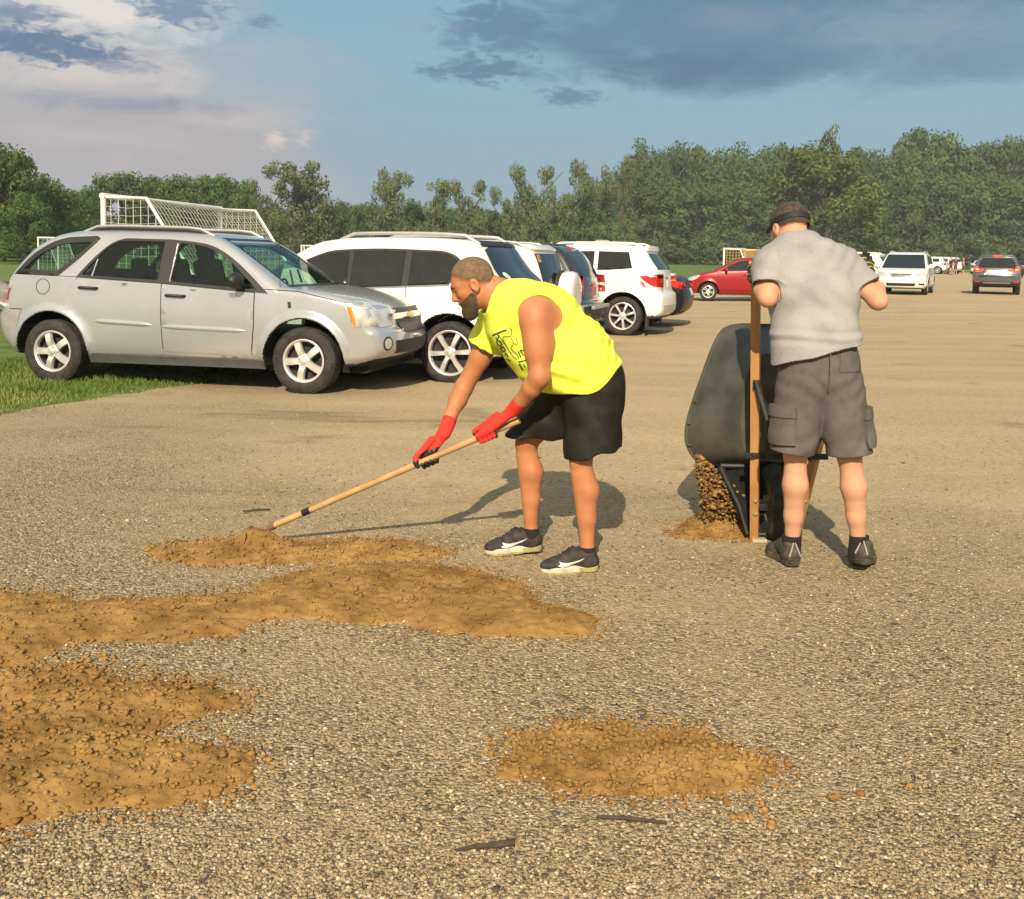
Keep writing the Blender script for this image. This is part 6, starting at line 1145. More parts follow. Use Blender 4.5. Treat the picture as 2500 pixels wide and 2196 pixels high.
def dark_suv():
    c = Car(dict(prof=[(-2.12, .36), (-2.22, .50), (-2.235, .72), (-2.16, .80), (-2.12, 1.14), (-1.95, 1.42), (-1.78, 1.60), (-1.6, 1.66), (-1.1, 1.69), (-.4, 1.69), (.1, 1.65), (.4, 1.54), (1.1, 1.12), (1.35, 1.07), (1.95, .99), (2.2, .88), (2.3, .65), (2.25, .42), (2.1, .34), (1.8, .3), (0, .3), (-1.8, .3)], W=1.86, wb=2.70, belt=1.10, R=.35, rr=.23, arch=.43, clad=.70, cladm=SILVTRIM, pm=DARKP, rimstyle='seven', k=.08, res=.024))
    r = c.build('suv', 'dark grey SUV with silver lower cladding and large red tail lights', 'car', (0, 0, 0), 163, GRP); place(r, .36, 16.77, 163, 2.70, 1.86)
    c.side('rear_quarter_window', DARKGLASS, [(-1.80, 1.30), (-1.70, 1.47), (-1.45, 1.545), (-1.05, 1.56), (-1.05, 1.15), (-1.6, 1.19)], .004, .012); c.side('rear_door_window', DARKGLASS, [(-.98, 1.15), (-.98, 1.56), (-.2, 1.56), (-.2, 1.12)], .004, .012); c.side('front_door_window', DARKGLASS, [(-.12, 1.12), (-.12, 1.56), (.25, 1.47), (.85, 1.11)], .004, .012)
    c.face('rear_window', DARKGLASS, [(-.70, 1.16), (.70, 1.16), (.62, 1.52), (.52, 1.57), (-.52, 1.57), (-.62, 1.52)], -1, .004, .012); c.face('high_brake_light', REDLENS, [(-.18, 1.60), (.18, 1.60), (.18, 1.635), (-.18, 1.635)], -1, .02, .03)
    c.side('tail_light', REDLENS, [(-2.15, 1.18), (-1.88, 1.205), (-1.80, 1.17), (-1.92, 1.03), (-2.02, .90), (-2.16, .88)], .008, .02); c.side('tail_light', CLEARLENS, [(-2.15, 1.05), (-1.98, 1.08), (-2.0, 1.02), (-2.16, .99)], .012, .02)
    c.face('tail_light', REDLENS, [(.62, 1.17), (.86, 1.17), (.88, .90), (.70, .92), (.64, 1.02)], -1, .008, .02, mirror=True)
    c.face('number_plate', mat('plate_red', (.5, .12, .10), rough=.5), [(-.16, .84), (.16, .84), (.16, .98), (-.16, .98)], -1, .006, .012); c.face('garnish', CHROME, [(-.35, 1.03), (.35, 1.03), (.35, 1.06), (-.35, 1.06)], -1, .008, .012)
    c.face('bumper_insert', TRIM, [(-.78, .68), (.78, .68), (.74, .44), (-.74, .44)], -1, .006, .02); c.face('reflector', REDLENS, [(.50, .50), (.72, .50), (.72, .55), (.50, .55)], -1, .012, .02, mirror=True)
    MB().box((-2.27, 0, .66), (.05, 1.2, .06), None, .01).build('bumper_step', SILVTRIM, r); c.rails(-1.6, .1, .64, TRIM, .045, .018); c.mirror_(.6, 1.15, DARKP)
    MB().tube([(-2.20, .35, .40), (-2.30, .35, .40)], .03, 10).build('exhaust_tip', CHROME, r); c.face('windscreen', DARKGLASS, [(-.68, 1.12), (.68, 1.12), (.58, 1.54), (-.58, 1.54)], 1, .004, .012)
    return r
def white_suv_car():
    c = Car(dict(prof=[(-2.16, .40), (-2.23, .52), (-2.235, .78), (-2.15, .88), (-2.11, 1.24), (-2.0, 1.40), (-1.84, 1.62), (-1.88, 1.69), (-1.7, 1.72), (-1.2, 1.74), (-.4, 1.74), (.1, 1.70), (.42, 1.58), (1.15, 1.14), (1.4, 1.08), (2.0, 1.02), (2.3, .92), (2.42, .70), (2.4, .45), (2.25, .36), (1.9, .31), (0, .31), (-1.9, .32)], W=1.90, wb=2.79, belt=lambda X: 1.16 - .03 * np.clip(X, -1.6, 1), R=.375, rr=.25, arch=.455, tw=.245, clad=.40, cladm=CLAD, pm=WHITEP, rimstyle='seven', k=.07, res=.023, flare=.035))
    r = c.build('suv', 'white SUV parked tail-out beside a black sedan, red tail light wrapping its corner', 'car', (0, 0, 0), 163, GRP); place(r, 2.11, 19.58, 163, 2.79, 1.90)
    c.side('rear_quarter_window', DARKGLASS, [(-1.56, 1.29), (-1.47, 1.60), (-.88, 1.61), (-.88, 1.245), (-1.15, 1.255)], .004, .012); c.side('rear_door_window', DARKGLASS, [(-.80, 1.24), (-.80, 1.61), (-.12, 1.60), (-.12, 1.21)], .004, .012); c.side('front_door_window', DARKGLASS, [(-.05, 1.20), (-.05, 1.60), (.28, 1.52), (.9, 1.16)], .004, .012)
    c.face('rear_window', DARKGLASS, [(-.76, 1.27), (.76, 1.27), (.68, 1.58), (-.68, 1.58)], -1, .004, .012); c.face('rear_spoiler', WHITEP, [(-.70, 1.625), (.70, 1.625), (.66, 1.70), (-.66, 1.70)], -1, .03, .06)
    c.side('tail_light', REDLENS, [(-1.70, 1.14), (-2.0, 1.175), (-2.16, 1.165), (-2.165, .93), (-1.98, .95), (-1.85, 1.02)], .008, .02); c.side('tail_light', CLEARLENS, [(-1.80, 1.165), (-2.15, 1.19), (-2.15, 1.14), (-1.95, 1.13)], .012, .02); c.side('turn_lens', AMBER, [(-2.06, 1.11), (-2.15, 1.11), (-2.15, 1.02), (-2.08, 1.03)], .012, .02)
    c.face('tail_light', REDLENS, [(.70, 1.155), (.93, 1.16), (.93, .94), (.74, .96)], -1, .008, .02, mirror=True); c.face('number_plate', PLATE, [(-.16, .92), (.16, .92), (.16, 1.06), (-.16, 1.06)], -1, .006, .012); c.face('garnish', CHROME, [(-.4, 1.10), (.4, 1.10), (.4, 1.13), (-.4, 1.13)], -1, .008, .012); c.face('bumper_insert', mat('bumper_silver', (.5, .49, .46), rough=.4, metal=.3), [(-.80, .60), (.80, .60), (.74, .46), (-.74, .46)], -1, .008, .02)
    c.rails(-1.7, .1, .64, WHITEP, .05, .02); c.mirror_(.66, 1.2, WHITEP); c.handles([(-.85, 1.08), (.02, 1.06)], CHROME, .10)
    for q in (-1, 1): MB().box((-1.86, q * .86, .30), (.03, .24, .26)).build('mud_flap', TRIM, r)
    c.line('panel_gap', SEAM, [(-.84, 1.24), (-.86, .9), (-.95, .70)], .01); c.line('panel_gap', SEAM, [(-.08, 1.2), (-.08, .4)], .01); c.face('windscreen', DARKGLASS, [(-.70, 1.16), (.70, 1.16), (.60, 1.60), (-.60, 1.60)], 1, .004, .012); c.side('headlight', CLEARLENS, [(2.02, .97), (2.25, .92), (2.2, .76), (2.0, .80)], .006, .02)
    c.face('headlight', CLEARLENS, [(.48, .95), (.86, .97), (.88, .80), (.52, .80)], 1, .006, .02, mirror=True); c.face('grille', TRIM, [(-.42, .92), (.42, .92), (.38, .72), (-.38, .72)], 1, .004, .01)
    return r
def black_sedan():
    c = Car(dict(prof=[(-2.22, .32), (-2.35, .45), (-2.38, .70), (-2.30, .90), (-2.22, 1.05), (-2.05, 1.10), (-1.75, 1.11), (-1.55, 1.14), (-1.05, 1.36), (-.7, 1.42), (-.2, 1.44), (.2, 1.40), (.55, 1.25), (1.05, 1.0), (1.3, .96), (1.95, .88), (2.25, .74), (2.3, .5), (2.2, .3), (1.8, .24), (0, .22), (-1.9, .24)], W=1.80, wb=2.72, belt=.98, R=.32, rr=.21, arch=.39, clad=.2, cladm=TRIM, pm=NAVYP, rimstyle='ten', k=.08, res=.024, tum=.42))
    r = c.build('sedan', 'black sedan parked between a white SUV and a red hatchback', 'car', (0, 0, 0), 163, GRP); place(r, 2.78, 22.3, 163, 2.72, 1.80)
    c.side('rear_door_window', DARKGLASS, [(-1.20, 1.12), (-.95, 1.29), (-.6, 1.34), (-.25, 1.355), (-.25, 1.03), (-.9, 1.05)], .004, .012); c.side('front_door_window', DARKGLASS, [(-.17, 1.03), (-.17, 1.355), (.15, 1.33), (.45, 1.20), (.8, 1.02)], .004, .012); c.face('rear_window', DARKGLASS, [(-.62, 1.15), (.62, 1.15), (.50, 1.37), (-.50, 1.37)], -1, .004, .012)
    c.side('tail_light', REDLENS, [(-2.30, 1.0), (-2.02, 1.02), (-2.08, .88), (-2.32, .83)], .006, .02); c.face('tail_light', REDLENS, [(.45, .98), (.86, 1.0), (.88, .84), (.48, .86)], -1, .006, .02, mirror=True); c.face('tail_light', CLEARLENS, [(.52, .95), (.70, .955), (.70, .90), (.52, .90)], -1, .010, .02, mirror=True); c.face('number_plate', PLATE, [(-.16, .70), (.16, .70), (.16, .84), (-.16, .84)], -1, .006, .012); c.mirror_(.55, 1.05, NAVYP); c.face('windscreen', DARKGLASS, [(-.64, 1.02), (.64, 1.02), (.52, 1.36), (-.52, 1.36)], 1, .004, .012)
    return r
def red_hatch():
    c = Car(dict(prof=[(-1.80, .34), (-1.88, .5), (-1.86, .85), (-1.78, 1.0), (-1.45, 1.35), (-1.25, 1.47), (-.8, 1.53), (-.2, 1.53), (.2, 1.48), (.55, 1.33), (1.15, 1.04), (1.4, .98), (1.85, .86), (2.05, .70), (2.08, .5), (1.98, .30), (1.7, .24), (0, .22), (-1.5, .26)], W=1.74, wb=2.49, belt=lambda X: 1.03 - .06 * np.clip(X, -1.3, 1), R=.305, rr=.20, arch=.37, tw=.2, clad=.22, cladm=TRIM, pm=REDP, rimstyle='twin', k=.08, res=.022, tum=.40))
    r = c.build('hatchback', 'small red hatchback seen from the side beyond the black sedan', 'car', (0, 0, 0), 168, GRP); place(r, 6.87, 36.0, 168, 2.49, 1.74, 0, 1, 1)
    c.side('front_door_window', DARKGLASS, [(-.12, 1.06), (-.12, 1.43), (.22, 1.39), (.55, 1.24), (.88, 1.03)], .004, .012); c.side('rear_door_window', DARKGLASS, [(-.20, 1.07), (-.20, 1.43), (-.7, 1.43), (-1.15, 1.30), (-1.05, 1.13)], .004, .012); c.side('headlight', CLEARLENS, [(1.52, .88), (1.75, .86), (1.95, .72), (1.88, .66), (1.65, .76)], .006, .02); c.face('headlight', CLEARLENS, [(.5, .80), (.80, .84), (.82, .68), (.52, .66)], 1, .006, .02, mirror=True)
    c.face('windscreen', DARKGLASS, [(-.64, 1.06), (.64, 1.06), (.54, 1.44), (-.54, 1.44)], 1, .004, .012); c.mirror_(.62, 1.06, REDP); c.line('panel_gap', SEAM, [(-.16, 1.06), (-.17, .6), (-.12, .3)], .012); c.line('panel_gap', SEAM, [(.92, 1.0), (.92, .4)], .012); c.handles([(-.05, .92)], REDP, .09); c.line('crease', SEAM, [(1.2, .80), (.3, .84), (-1.3, .95)], .006); c.side('sill_trim', TRIM, [(-.88, .27), (.88, .27), (.88, .2), (-.88, .2)], .004, .02)
    c.face('grille', TRIM, [(-.5, .50), (.5, .50), (.42, .34), (-.42, .34)], 1, .004, .01); c.face('rear_window', DARKGLASS, [(-.56, 1.08), (.56, 1.08), (.48, 1.38), (-.48, 1.38)], -1, .004, .012); c.side('tail_light', REDLENS, [(-1.80, 1.02), (-1.62, 1.14), (-1.60, .85), (-1.84, .80)], .006, .02)
    return r
def white_van():
    c = Car(dict(prof=[(-2.45, .36), (-2.52, .55), (-2.48, 1.1), (-2.25, 1.60), (-2.1, 1.69), (-1.4, 1.735), (-.4, 1.745), (.2, 1.72), (.6, 1.60), (1.5, 1.12), (1.75, 1.06), (2.2, .96), (2.42, .82), (2.5, .62), (2.48, .40), (2.35, .26), (1.9, .24), (0, .24), (-2.0, .26)], W=1.95, wb=3.0, belt=1.05, R=.335, rr=.21, arch=.41, clad=.2, cladm=TRIM, pm=WHITEP, rimstyle='seven', k=.09, res=.024, cf=.34, tum=.30))
    r = c.build('minivan', 'white minivan coming towards the viewer across the gravel', 'car', (16.65, 43.4, 0), -116, None); r.location.z = float(terrain(16.6, 43))
    ws = [(-.80, 1.10), (.80, 1.10), (.66, 1.60), (-.66, 1.60)]; c.face('windscreen', DARKGLASS, ws, 1, .005, .012); c.face('windscreen_trim', TRIM, [(-.84, 1.07), (.84, 1.07), (.70, 1.63), (-.70, 1.63)], 1, .002, .01, [ws]); c.face('headlight', CLEARLENS, [(.50, .86), (.84, .93), (.93, .90), (.93, .74), (.58, .72)], 1, .006, .02, mirror=True)
    c.face('grille', SILVTRIM, [(-.44, .86), (.44, .86), (.38, .70), (-.38, .70)], 1, .004, .01); c.face('grille_slot', TRIM, [(-.36, .825), (.36, .825), (.34, .80), (-.34, .80)], 1, .010, .015); c.face('grille_slot', TRIM, [(-.34, .765), (.34, .765), (.33, .735), (-.33, .735)], 1, .010, .015); c.face('lower_grille', TRIM, [(-.56, .47), (.56, .47), (.52, .36), (-.52, .36)], 1, .006, .01); c.face('fog_light', TRIM, [(.66, .47), (.88, .47), (.86, .40), (.68, .40)], 1, .006, .01, mirror=True)
    for x0, x1 in ((-.55, .35), (-1.5, -.62), (-2.2, -1.57)): c.side('side_window', DARKGLASS, [(x0, 1.09), (x0 + .02, 1.58), (x1 - (.25 if x0 > -.6 else .02), 1.58), (x1 + (.55 if x0 > -.6 else 0), 1.09)], .004, .012)
    c.mirror_(.95, 1.14, WHITEP, 1.1); c.rails(-2.0, .2, .66, WHITEP, .05, .018); MB().lathe([(.05, 0), (.05, .02), (.001, .03)], 'z', (.62, .12, 1.4), 8).build('mirror_bracket', TRIM, r) if 0 else None
    c.face('grille_emblem', CHROME, [(-.06, .83), (.06, .83), (.05, .73), (-.05, .73)], 1, .016, .02); c.top_('sunroof', DARKGLASS, [(.05, -.42), (.05, .42), (-.5, .42), (-.5, -.42)], .004, .01)
    return r
def grey_crossover():
    c = Car(dict(prof=[(-2.12, .36), (-2.22, .5), (-2.26, .75), (-2.22, .88), (-2.12, 1.12), (-1.95, 1.35), (-1.74, 1.58), (-1.76, 1.66), (-1.5, 1.69), (-.9, 1.71), (-.2, 1.71), (.2, 1.66), (.5, 1.53), (1.15, 1.13), (1.4, 1.07), (2.0, .98), (2.25, .85), (2.32, .6), (2.25, .4), (2.1, .32), (1.8, .28), (0, .28), (-1.8, .3)], W=1.86, wb=2.70, belt=1.10, R=.36, rr=.24, arch=.44, clad=.55, cladm=TRIM, pm=GREYP, rimstyle='twin', k=.08, res=.024, cr=.2, tum=.38))
    r = c.build('suv', 'grey SUV driving away with its brake lights lit', 'car', (21.35, 45.3, 0), 65, None); r.location.z = float(terrain(21.35, 45))
    c.face('rear_window', DARKGLASS, [(-.74, 1.13), (.74, 1.13), (.66, 1.40), (.56, 1.54), (-.56, 1.54), (-.66, 1.40)], -1, .005, .012); c.face('high_brake_light', BRAKE, [(-.16, 1.60), (.16, 1.60), (.16, 1.655), (-.16, 1.655)], -1, .02, .03)
    c.face('tail_light', BRAKE, [(.50, 1.06), (.62, 1.10), (.84, 1.20), (.90, 1.02), (.84, .96), (.60, .98)], -1, .008, .02, mirror=True); c.side('tail_light', REDLENS, [(-2.12, 1.12), (-1.80, 1.18), (-1.84, 1.08), (-2.14, .98)], .006, .02); c.face('bulb', HOTAMBER, [(.70, 1.10), (.80, 1.12), (.80, 1.04), (.70, 1.03)], -1, .014, .02, mirror=True)
    c.face('number_plate', PLATE, [(-.16, .86), (.16, .86), (.16, 1.0), (-.16, 1.0)], -1, .008, .012); c.face('plate_recess', SILVTRIM, [(-.50, .84), (.50, .84), (.40, 1.04), (-.40, 1.04)], -1, .003, .01); c.face('garnish', CHROME, [(-.42, 1.05), (.42, 1.05), (.42, 1.085), (-.42, 1.085)], -1, .01, .014); c.face('bumper_trim', TRIM, [(-.72, .80), (.72, .80), (.70, .74), (-.70, .74)], -1, .008, .012); c.face('bumper_trim', CHROME, [(-.55, .52), (.55, .52), (.5, .475), (-.5, .475)], -1, .012, .02)
    c.face('reflector', REDLENS, [(.62, .56), (.84, .58), (.84, .50), (.64, .50)], -1, .012, .02, mirror=True); c.side('rear_door_window', DARKGLASS, [(-1.5, 1.2), (-1.2, 1.5), (-.2, 1.56), (-.2, 1.14)], .004, .012); c.side('front_door_window', DARKGLASS, [(-.12, 1.14), (-.12, 1.56), (.25, 1.47), (.85, 1.11)], .004, .012); c.mirror_(.6, 1.15, GREYP)
    c.face('windscreen', DARKGLASS, [(-.68, 1.12), (.68, 1.12), (.58, 1.54), (-.58, 1.54)], 1, .004, .012); c.face('rear_wiper', TRIM, stroke([(0, 1.14), (-.32, 1.17)], .018), -1, .012, .016)
    return r
def build_cars():
    silver_suv(); white_crossover(); spare_suv(); dark_suv(); hw = white_suv_car(); black_sedan(); rh = red_hatch(); wv = white_van(); grey_crossover()
    def dup(o, x, y, yaw, label, group='cars parked at the far end of the lot', recol=None):
        c = copy_tree(o); c.location = (x, y, float(terrain(x, y))); c.rotation_euler = (0, 0, rad(yaw)); c['label'] = label; c['group'] = group
        if recol:
            for ch in c.children:
                if ch.name.startswith(('body', 'wing_mirror', 'rear_spoiler', 'roof_rail')) and ch.material_slots:
                    ch.material_slots[0].link = 'OBJECT'; ch.material_slots[0].material = recol
        return c
    dup(hw, 17.35, 53.5, 148, 'white SUV partly hidden behind the grey-shirted man’s elbow')
    dup(rh, 20.3, 59.5, -112, 'white car showing its windscreen just behind the minivan roof', recol=WHITEP)
    dup(hw, 43.3, 108, 150, 'white SUV in the distance just to the right of the minivan')
    o = dup(hw, 46.2, 111, 120, 'white SUV in the distance with its tailgate towards the group of people')
    dup(rh, 51.6, 113, -125, 'white car facing out beside the group of people, by the grey SUV', recol=PEARL)
    dup(hw, 46.9, 93, 128, 'dark SUV at the far right edge of the lot', recol=DARKP)
    dup(hw, 55.6, 118, 60, 'white SUV in the distance seen over the roof of the grey SUV')
# ---------------------------------------------------------------- goals, wheelbarrow, far things
GOALM = mat('goal_white', (.70, .69, .64), rough=.45, var=.08, vs_=4); NETM = mat('net_cord', (.52, .50, .44), rough=.8); NETY = mat('orange_net_cord', (.50, .33, .10), rough=.8)
def goal(label, A, B, H, dep_top, dep_base, netm, group, gap=.15, th=.006, r=.05, cat='goal'):
    A = Vector(A); B = Vector(B); u = (B - A); W_ = u.length; u.normalize(); n = Vector((u.y, -u.x, 0)); n = n if n.x > 0 else -n
    A.z = float(terrain(A.x, A.y)); B.z = float(terrain(B.x, B.y)); o = thing('football_goal', label, cat, A, 0, group); Z = Vector((0, 0, 1)); b0 = B - A
    for P in (Vector(), b0): MB().tube([P, P + Z * H], r, 10).build('post', GOALM, o)
    MB().tube([Z * H - u * r, b0 + Z * H + u * r], r * 1.05, 10).build('crossbar', GOALM, o)
    for P in (Vector(), b0): MB().tube([P + Z * (H - .02), P + Z * (H - .04) + n * dep_top, P + n * dep_base + Z * .03], r * .62, 8).build('side_stay', GOALM, o)
    MB().tube([n * dep_base + Z * .03, b0 + n * dep_base + Z * .03], r * .62, 8).build('ground_bar', GOALM, o)
    mb = MB(); sag = lambda s_, t_: .10 * math.sin(math.pi * s_) * math.sin(math.pi * min(1, t_ * 1.0))
    def back(s_, t_):
        L1 = dep_top; L2 = math.hypot(dep_base - dep_top, H); q = t_ * (L1 + L2)
        p = n * q + Z * (H - .03) if q < L1 else n * (L1 + (q - L1) / L2 * (dep_base - dep_top)) + Z * (H - .03 - (q - L1) / L2 * (H - .06))
        return b0 * s_ + p - Z * sag(s_, t_) * .9
    Lb = dep_top + math.hypot(dep_base - dep_top, H); nu, nv = max(2, int(W_ / gap)), max(2, int(Lb / gap))
    for i in range(nu + 1): mb.tube([back(i / nu, j / 14) for j in range(15)], th, 3, False)
    for j in range(nv + 1): mb.tube([back(i / 14, j / nv) for i in range(15)], th, 3, False)
    for P in (Vector(), b0):
        nh = max(2, int(H / gap))
        for j in range(nh + 1):
            z = (H - .05) * j / nh; xe = dep_top + (dep_base - dep_top) * (1 - z / H); mb.tube([P + Z * z, P + Z * (z - .03) + n * xe * .5, P + Z * z + n * xe], th, 3, False)
        nd_ = max(2, int(dep_base / gap))
        for j in range(nd_ + 1):
            x = dep_base * j / nd_; zt = H - .04 if x < dep_top else H * (1 - (x - dep_top) / max(1e-6, dep_base - dep_top)); mb.tube([P + n * x, P + n * x + Z * max(.02, zt)], th, 3, False)
    mb.build('net', netm, o, False); return o
def build_goals():
    g = 'football goals on the grass'
    goal('large white football goal with sagging net behind the silver SUV', (-7.97, 20.0, 0), (-7.13, 25.0, 0), 2.53, .90, 2.5, NETM, g, .15, .0065, .055)
    goal('small white goal far off at the left edge beyond the silver SUV’s tail', (-25.9, 56, 0), (-24.2, 54.6, 0), 2.0, .5, 1.2, NETM, g, .2, .012, .05)
    goal('low white goal frame seen over the white SUV’s bonnet', (-16.5, 80, 0), (-11.9, 83, 0), 1.95, .5, 1.4, NETM, g, .25, .012, .06)
    goal('white goal with yellow-orange net beyond the red hatchback', (11.9, 58.0, 0), (14.2, 63.0, 0), 1.95, .9, 1.7, NETY, g, .16, .012, .055)
def build_far():
    z = lambda x, y: float(terrain(x, y))
    OR = mat('orange_canvas', (.62, .14, .04), rough=.6, var=.15); TAN = mat('tan_boards', (.40, .28, .15), rough=.8, var=.15, vs_=2); POLE = mat('galvanised_pole', (.42, .41, .37), rough=.5, metal=.3)
    x, y = 3.6, 120; o = thing('canopy', 'small slanting orange canopy before the far trees', 'canopy', (x, y, z(x, y))); me = mesh('cover', [(-.55, 0, 2.45), (-.1, 0, 2.5), (1.05, 0, 1.5), (.95, .0, 1.25), (-.55, 0, 1.4), (-.55, 1.4, 2.3), (-.1, 1.4, 2.35), (1.05, 1.4, 1.4), (.95, 1.4, 1.25), (-.55, 1.4, 1.4)], [(0, 1, 2, 3, 4), (9, 8, 7, 6, 5), (0, 5, 6, 1), (1, 6, 7, 2), (2, 7, 8, 3), (3, 8, 9, 4), (4, 9, 5, 0)], False); obj('cover', me, OR, o)
    for px in (-.45, .9): MB().tube([(px, .1, -.1), (px, .1, 1.4)], .05, 8).build('post', POLE, o)
    x, y = 5.0, 135; o = thing('light_pole', 'thin pale pole standing by the orange canopy', 'pole', (x, y, z(x, y))); MB().tube([(0, 0, -.1), (0, 0, 3.1)], [.09, .07], 8).build('shaft', POLE, o); MB().box((0, 0, 3.15), (.35, .12, .1)).build('cap', POLE, o)
    x, y = 12.1, 140; o = thing('shelter', 'tan roofed shelter among the trees beyond the dark SUV', 'shelter', (x, y, z(x, y)))
    mb = MB(); mb.add([(-1.3, -.9, 2.9), (1.3, -.9, 2.9), (1.3, .9, 2.9), (-1.3, .9, 2.9), (-.8, 0, 3.5), (.8, 0, 3.5)], [(0, 1, 5, 4), (1, 2, 5), (2, 3, 4, 5), (3, 0, 4), (0, 3, 2, 1)]); mb.build('roof', TAN, o, False); MB().box((0, .2, 2.3), (2.0, 1.2, 1.0)).build('wall', TAN, o, False)
    for px in (-.9, .9): MB().tube([(px, -.7, -.1), (px, -.7, 2.9)], .07, 8).build('post', POLE, o)
    # small pop-up goal at the left edge
    x, y = -24.6, 51; o = thing('training_goal', 'small pop-up training goal with white net on the grass at the left', 'goal', (x, y, z(x, y))); K = mat('black_tube', (.02, .02, .02), rough=.6)
    MB().tube([(-.45, 0, 0), (-.12, .1, .42), (.0, .12, .46), (.12, .1, .42), (.45, 0, 0)], .02, 6).build('hoop', K, o); MB().tube([(-.25, -.1, .0), (.0, .12, .46), (.5, .5, 0)], .018, 6).build('strut', K, o)
    me = mesh('net', [(-.36, 0, .02), (-.1, .1, .38), (.1, .1, .38), (.36, 0, .02), (-.36, .02, .02), (-.1, .12, .38), (.1, .12, .38), (.36, .02, .02)], [(0, 1, 2, 3), (7, 6, 5, 4)], False); obj('net', me, NETM, o)
    # people gathered far down the lot
    def far_person(x, y, cols, label, a):
        o = thing('person', label, 'person', (x, y, z(x, y)), a, 'people gathered at the far end of the lot'); F = Field((-.45, -.35, -.02), (.45, .35, 1.85), .022)
        for q in (-1, 1):
            F.add(rc((q * .09, 0, .85), (q * .12, .05 * q, .45), .085, .06), .03); F.add(rc((q * .12, .05 * q, .45), (q * .12, 0, .08), .058, .042), .02); F.add(rc((q * .12, 0, .04), (q * .13, -.12, .03), .045, .035), .02)
            F.add(rc((q * .18, 0, 1.40), (q * .25, .02, 1.12), .055, .045), .04); F.add(rc((q * .25, .02, 1.12), (q * .22, -.1, .90), .043, .033), .02)
        F.add(rc((0, 0, .92), (0, 0, 1.18), .135, .13, .8), .04); F.add(rc((-.09, 0, 1.34), (.09, 0, 1.34), .115, .115), .06); F.add(rc((0, 0, 1.45), (0, -.01, 1.56), .055, .05), .03); F.add(ell((0, -.01, 1.66), (.078, .095, .115)), .02)
        def mfn(C, N): zz = C[:, 2]; i = np.zeros(len(C), int); i[(zz > .88) & (zz < 1.47) & (np.abs(C[:, 0]) < .235 + .0 * zz)] = 1; i[(zz > .5) & (zz <= .92) & (np.abs(C[:, 0]) < .2)] = 2; i[(zz > 1.70)] = 3; return i
        sdf_obj('body', F, [SKIN_B, *cols], o, (0, 0, 0), 1, mfn)
    def fab(n, c): return mat('fabric_' + n, c, rough=.85, var=.1)
    mar, pin, lt, kh, dk = fab('maroon', (.11, .03, .035)), fab('dusty_pink', (.34, .17, .16)), fab('pale_blue', (.40, .42, .50)), fab('khaki', (.36, .27, .15)), fab('charcoal', (.035, .03, .032))
    cap = fab('white_cap', (.62, .60, .56))
    for i, (sx, cols, lb) in enumerate((((44.6, 103.5), (mar, dk, HAIR_FAR), 'person in maroon at the left of the far group'), ((45.6, 104), (pin, mar, HAIR_FAR), 'person in dusty pink top in the far group'), ((46.7, 103), (mar, lt, HAIR_FAR), 'person in maroon top and pale shorts in the middle of the far group'), ((47.8, 104.5), (dk, kh, cap), 'person in black top, khaki shorts and white cap in the far group'), ((45.0, 105.5), (dk, dk, HAIR_FAR), 'person in charcoal standing behind the far group'))): far_person(sx[0], sx[1], cols, lb, i * 1.3)
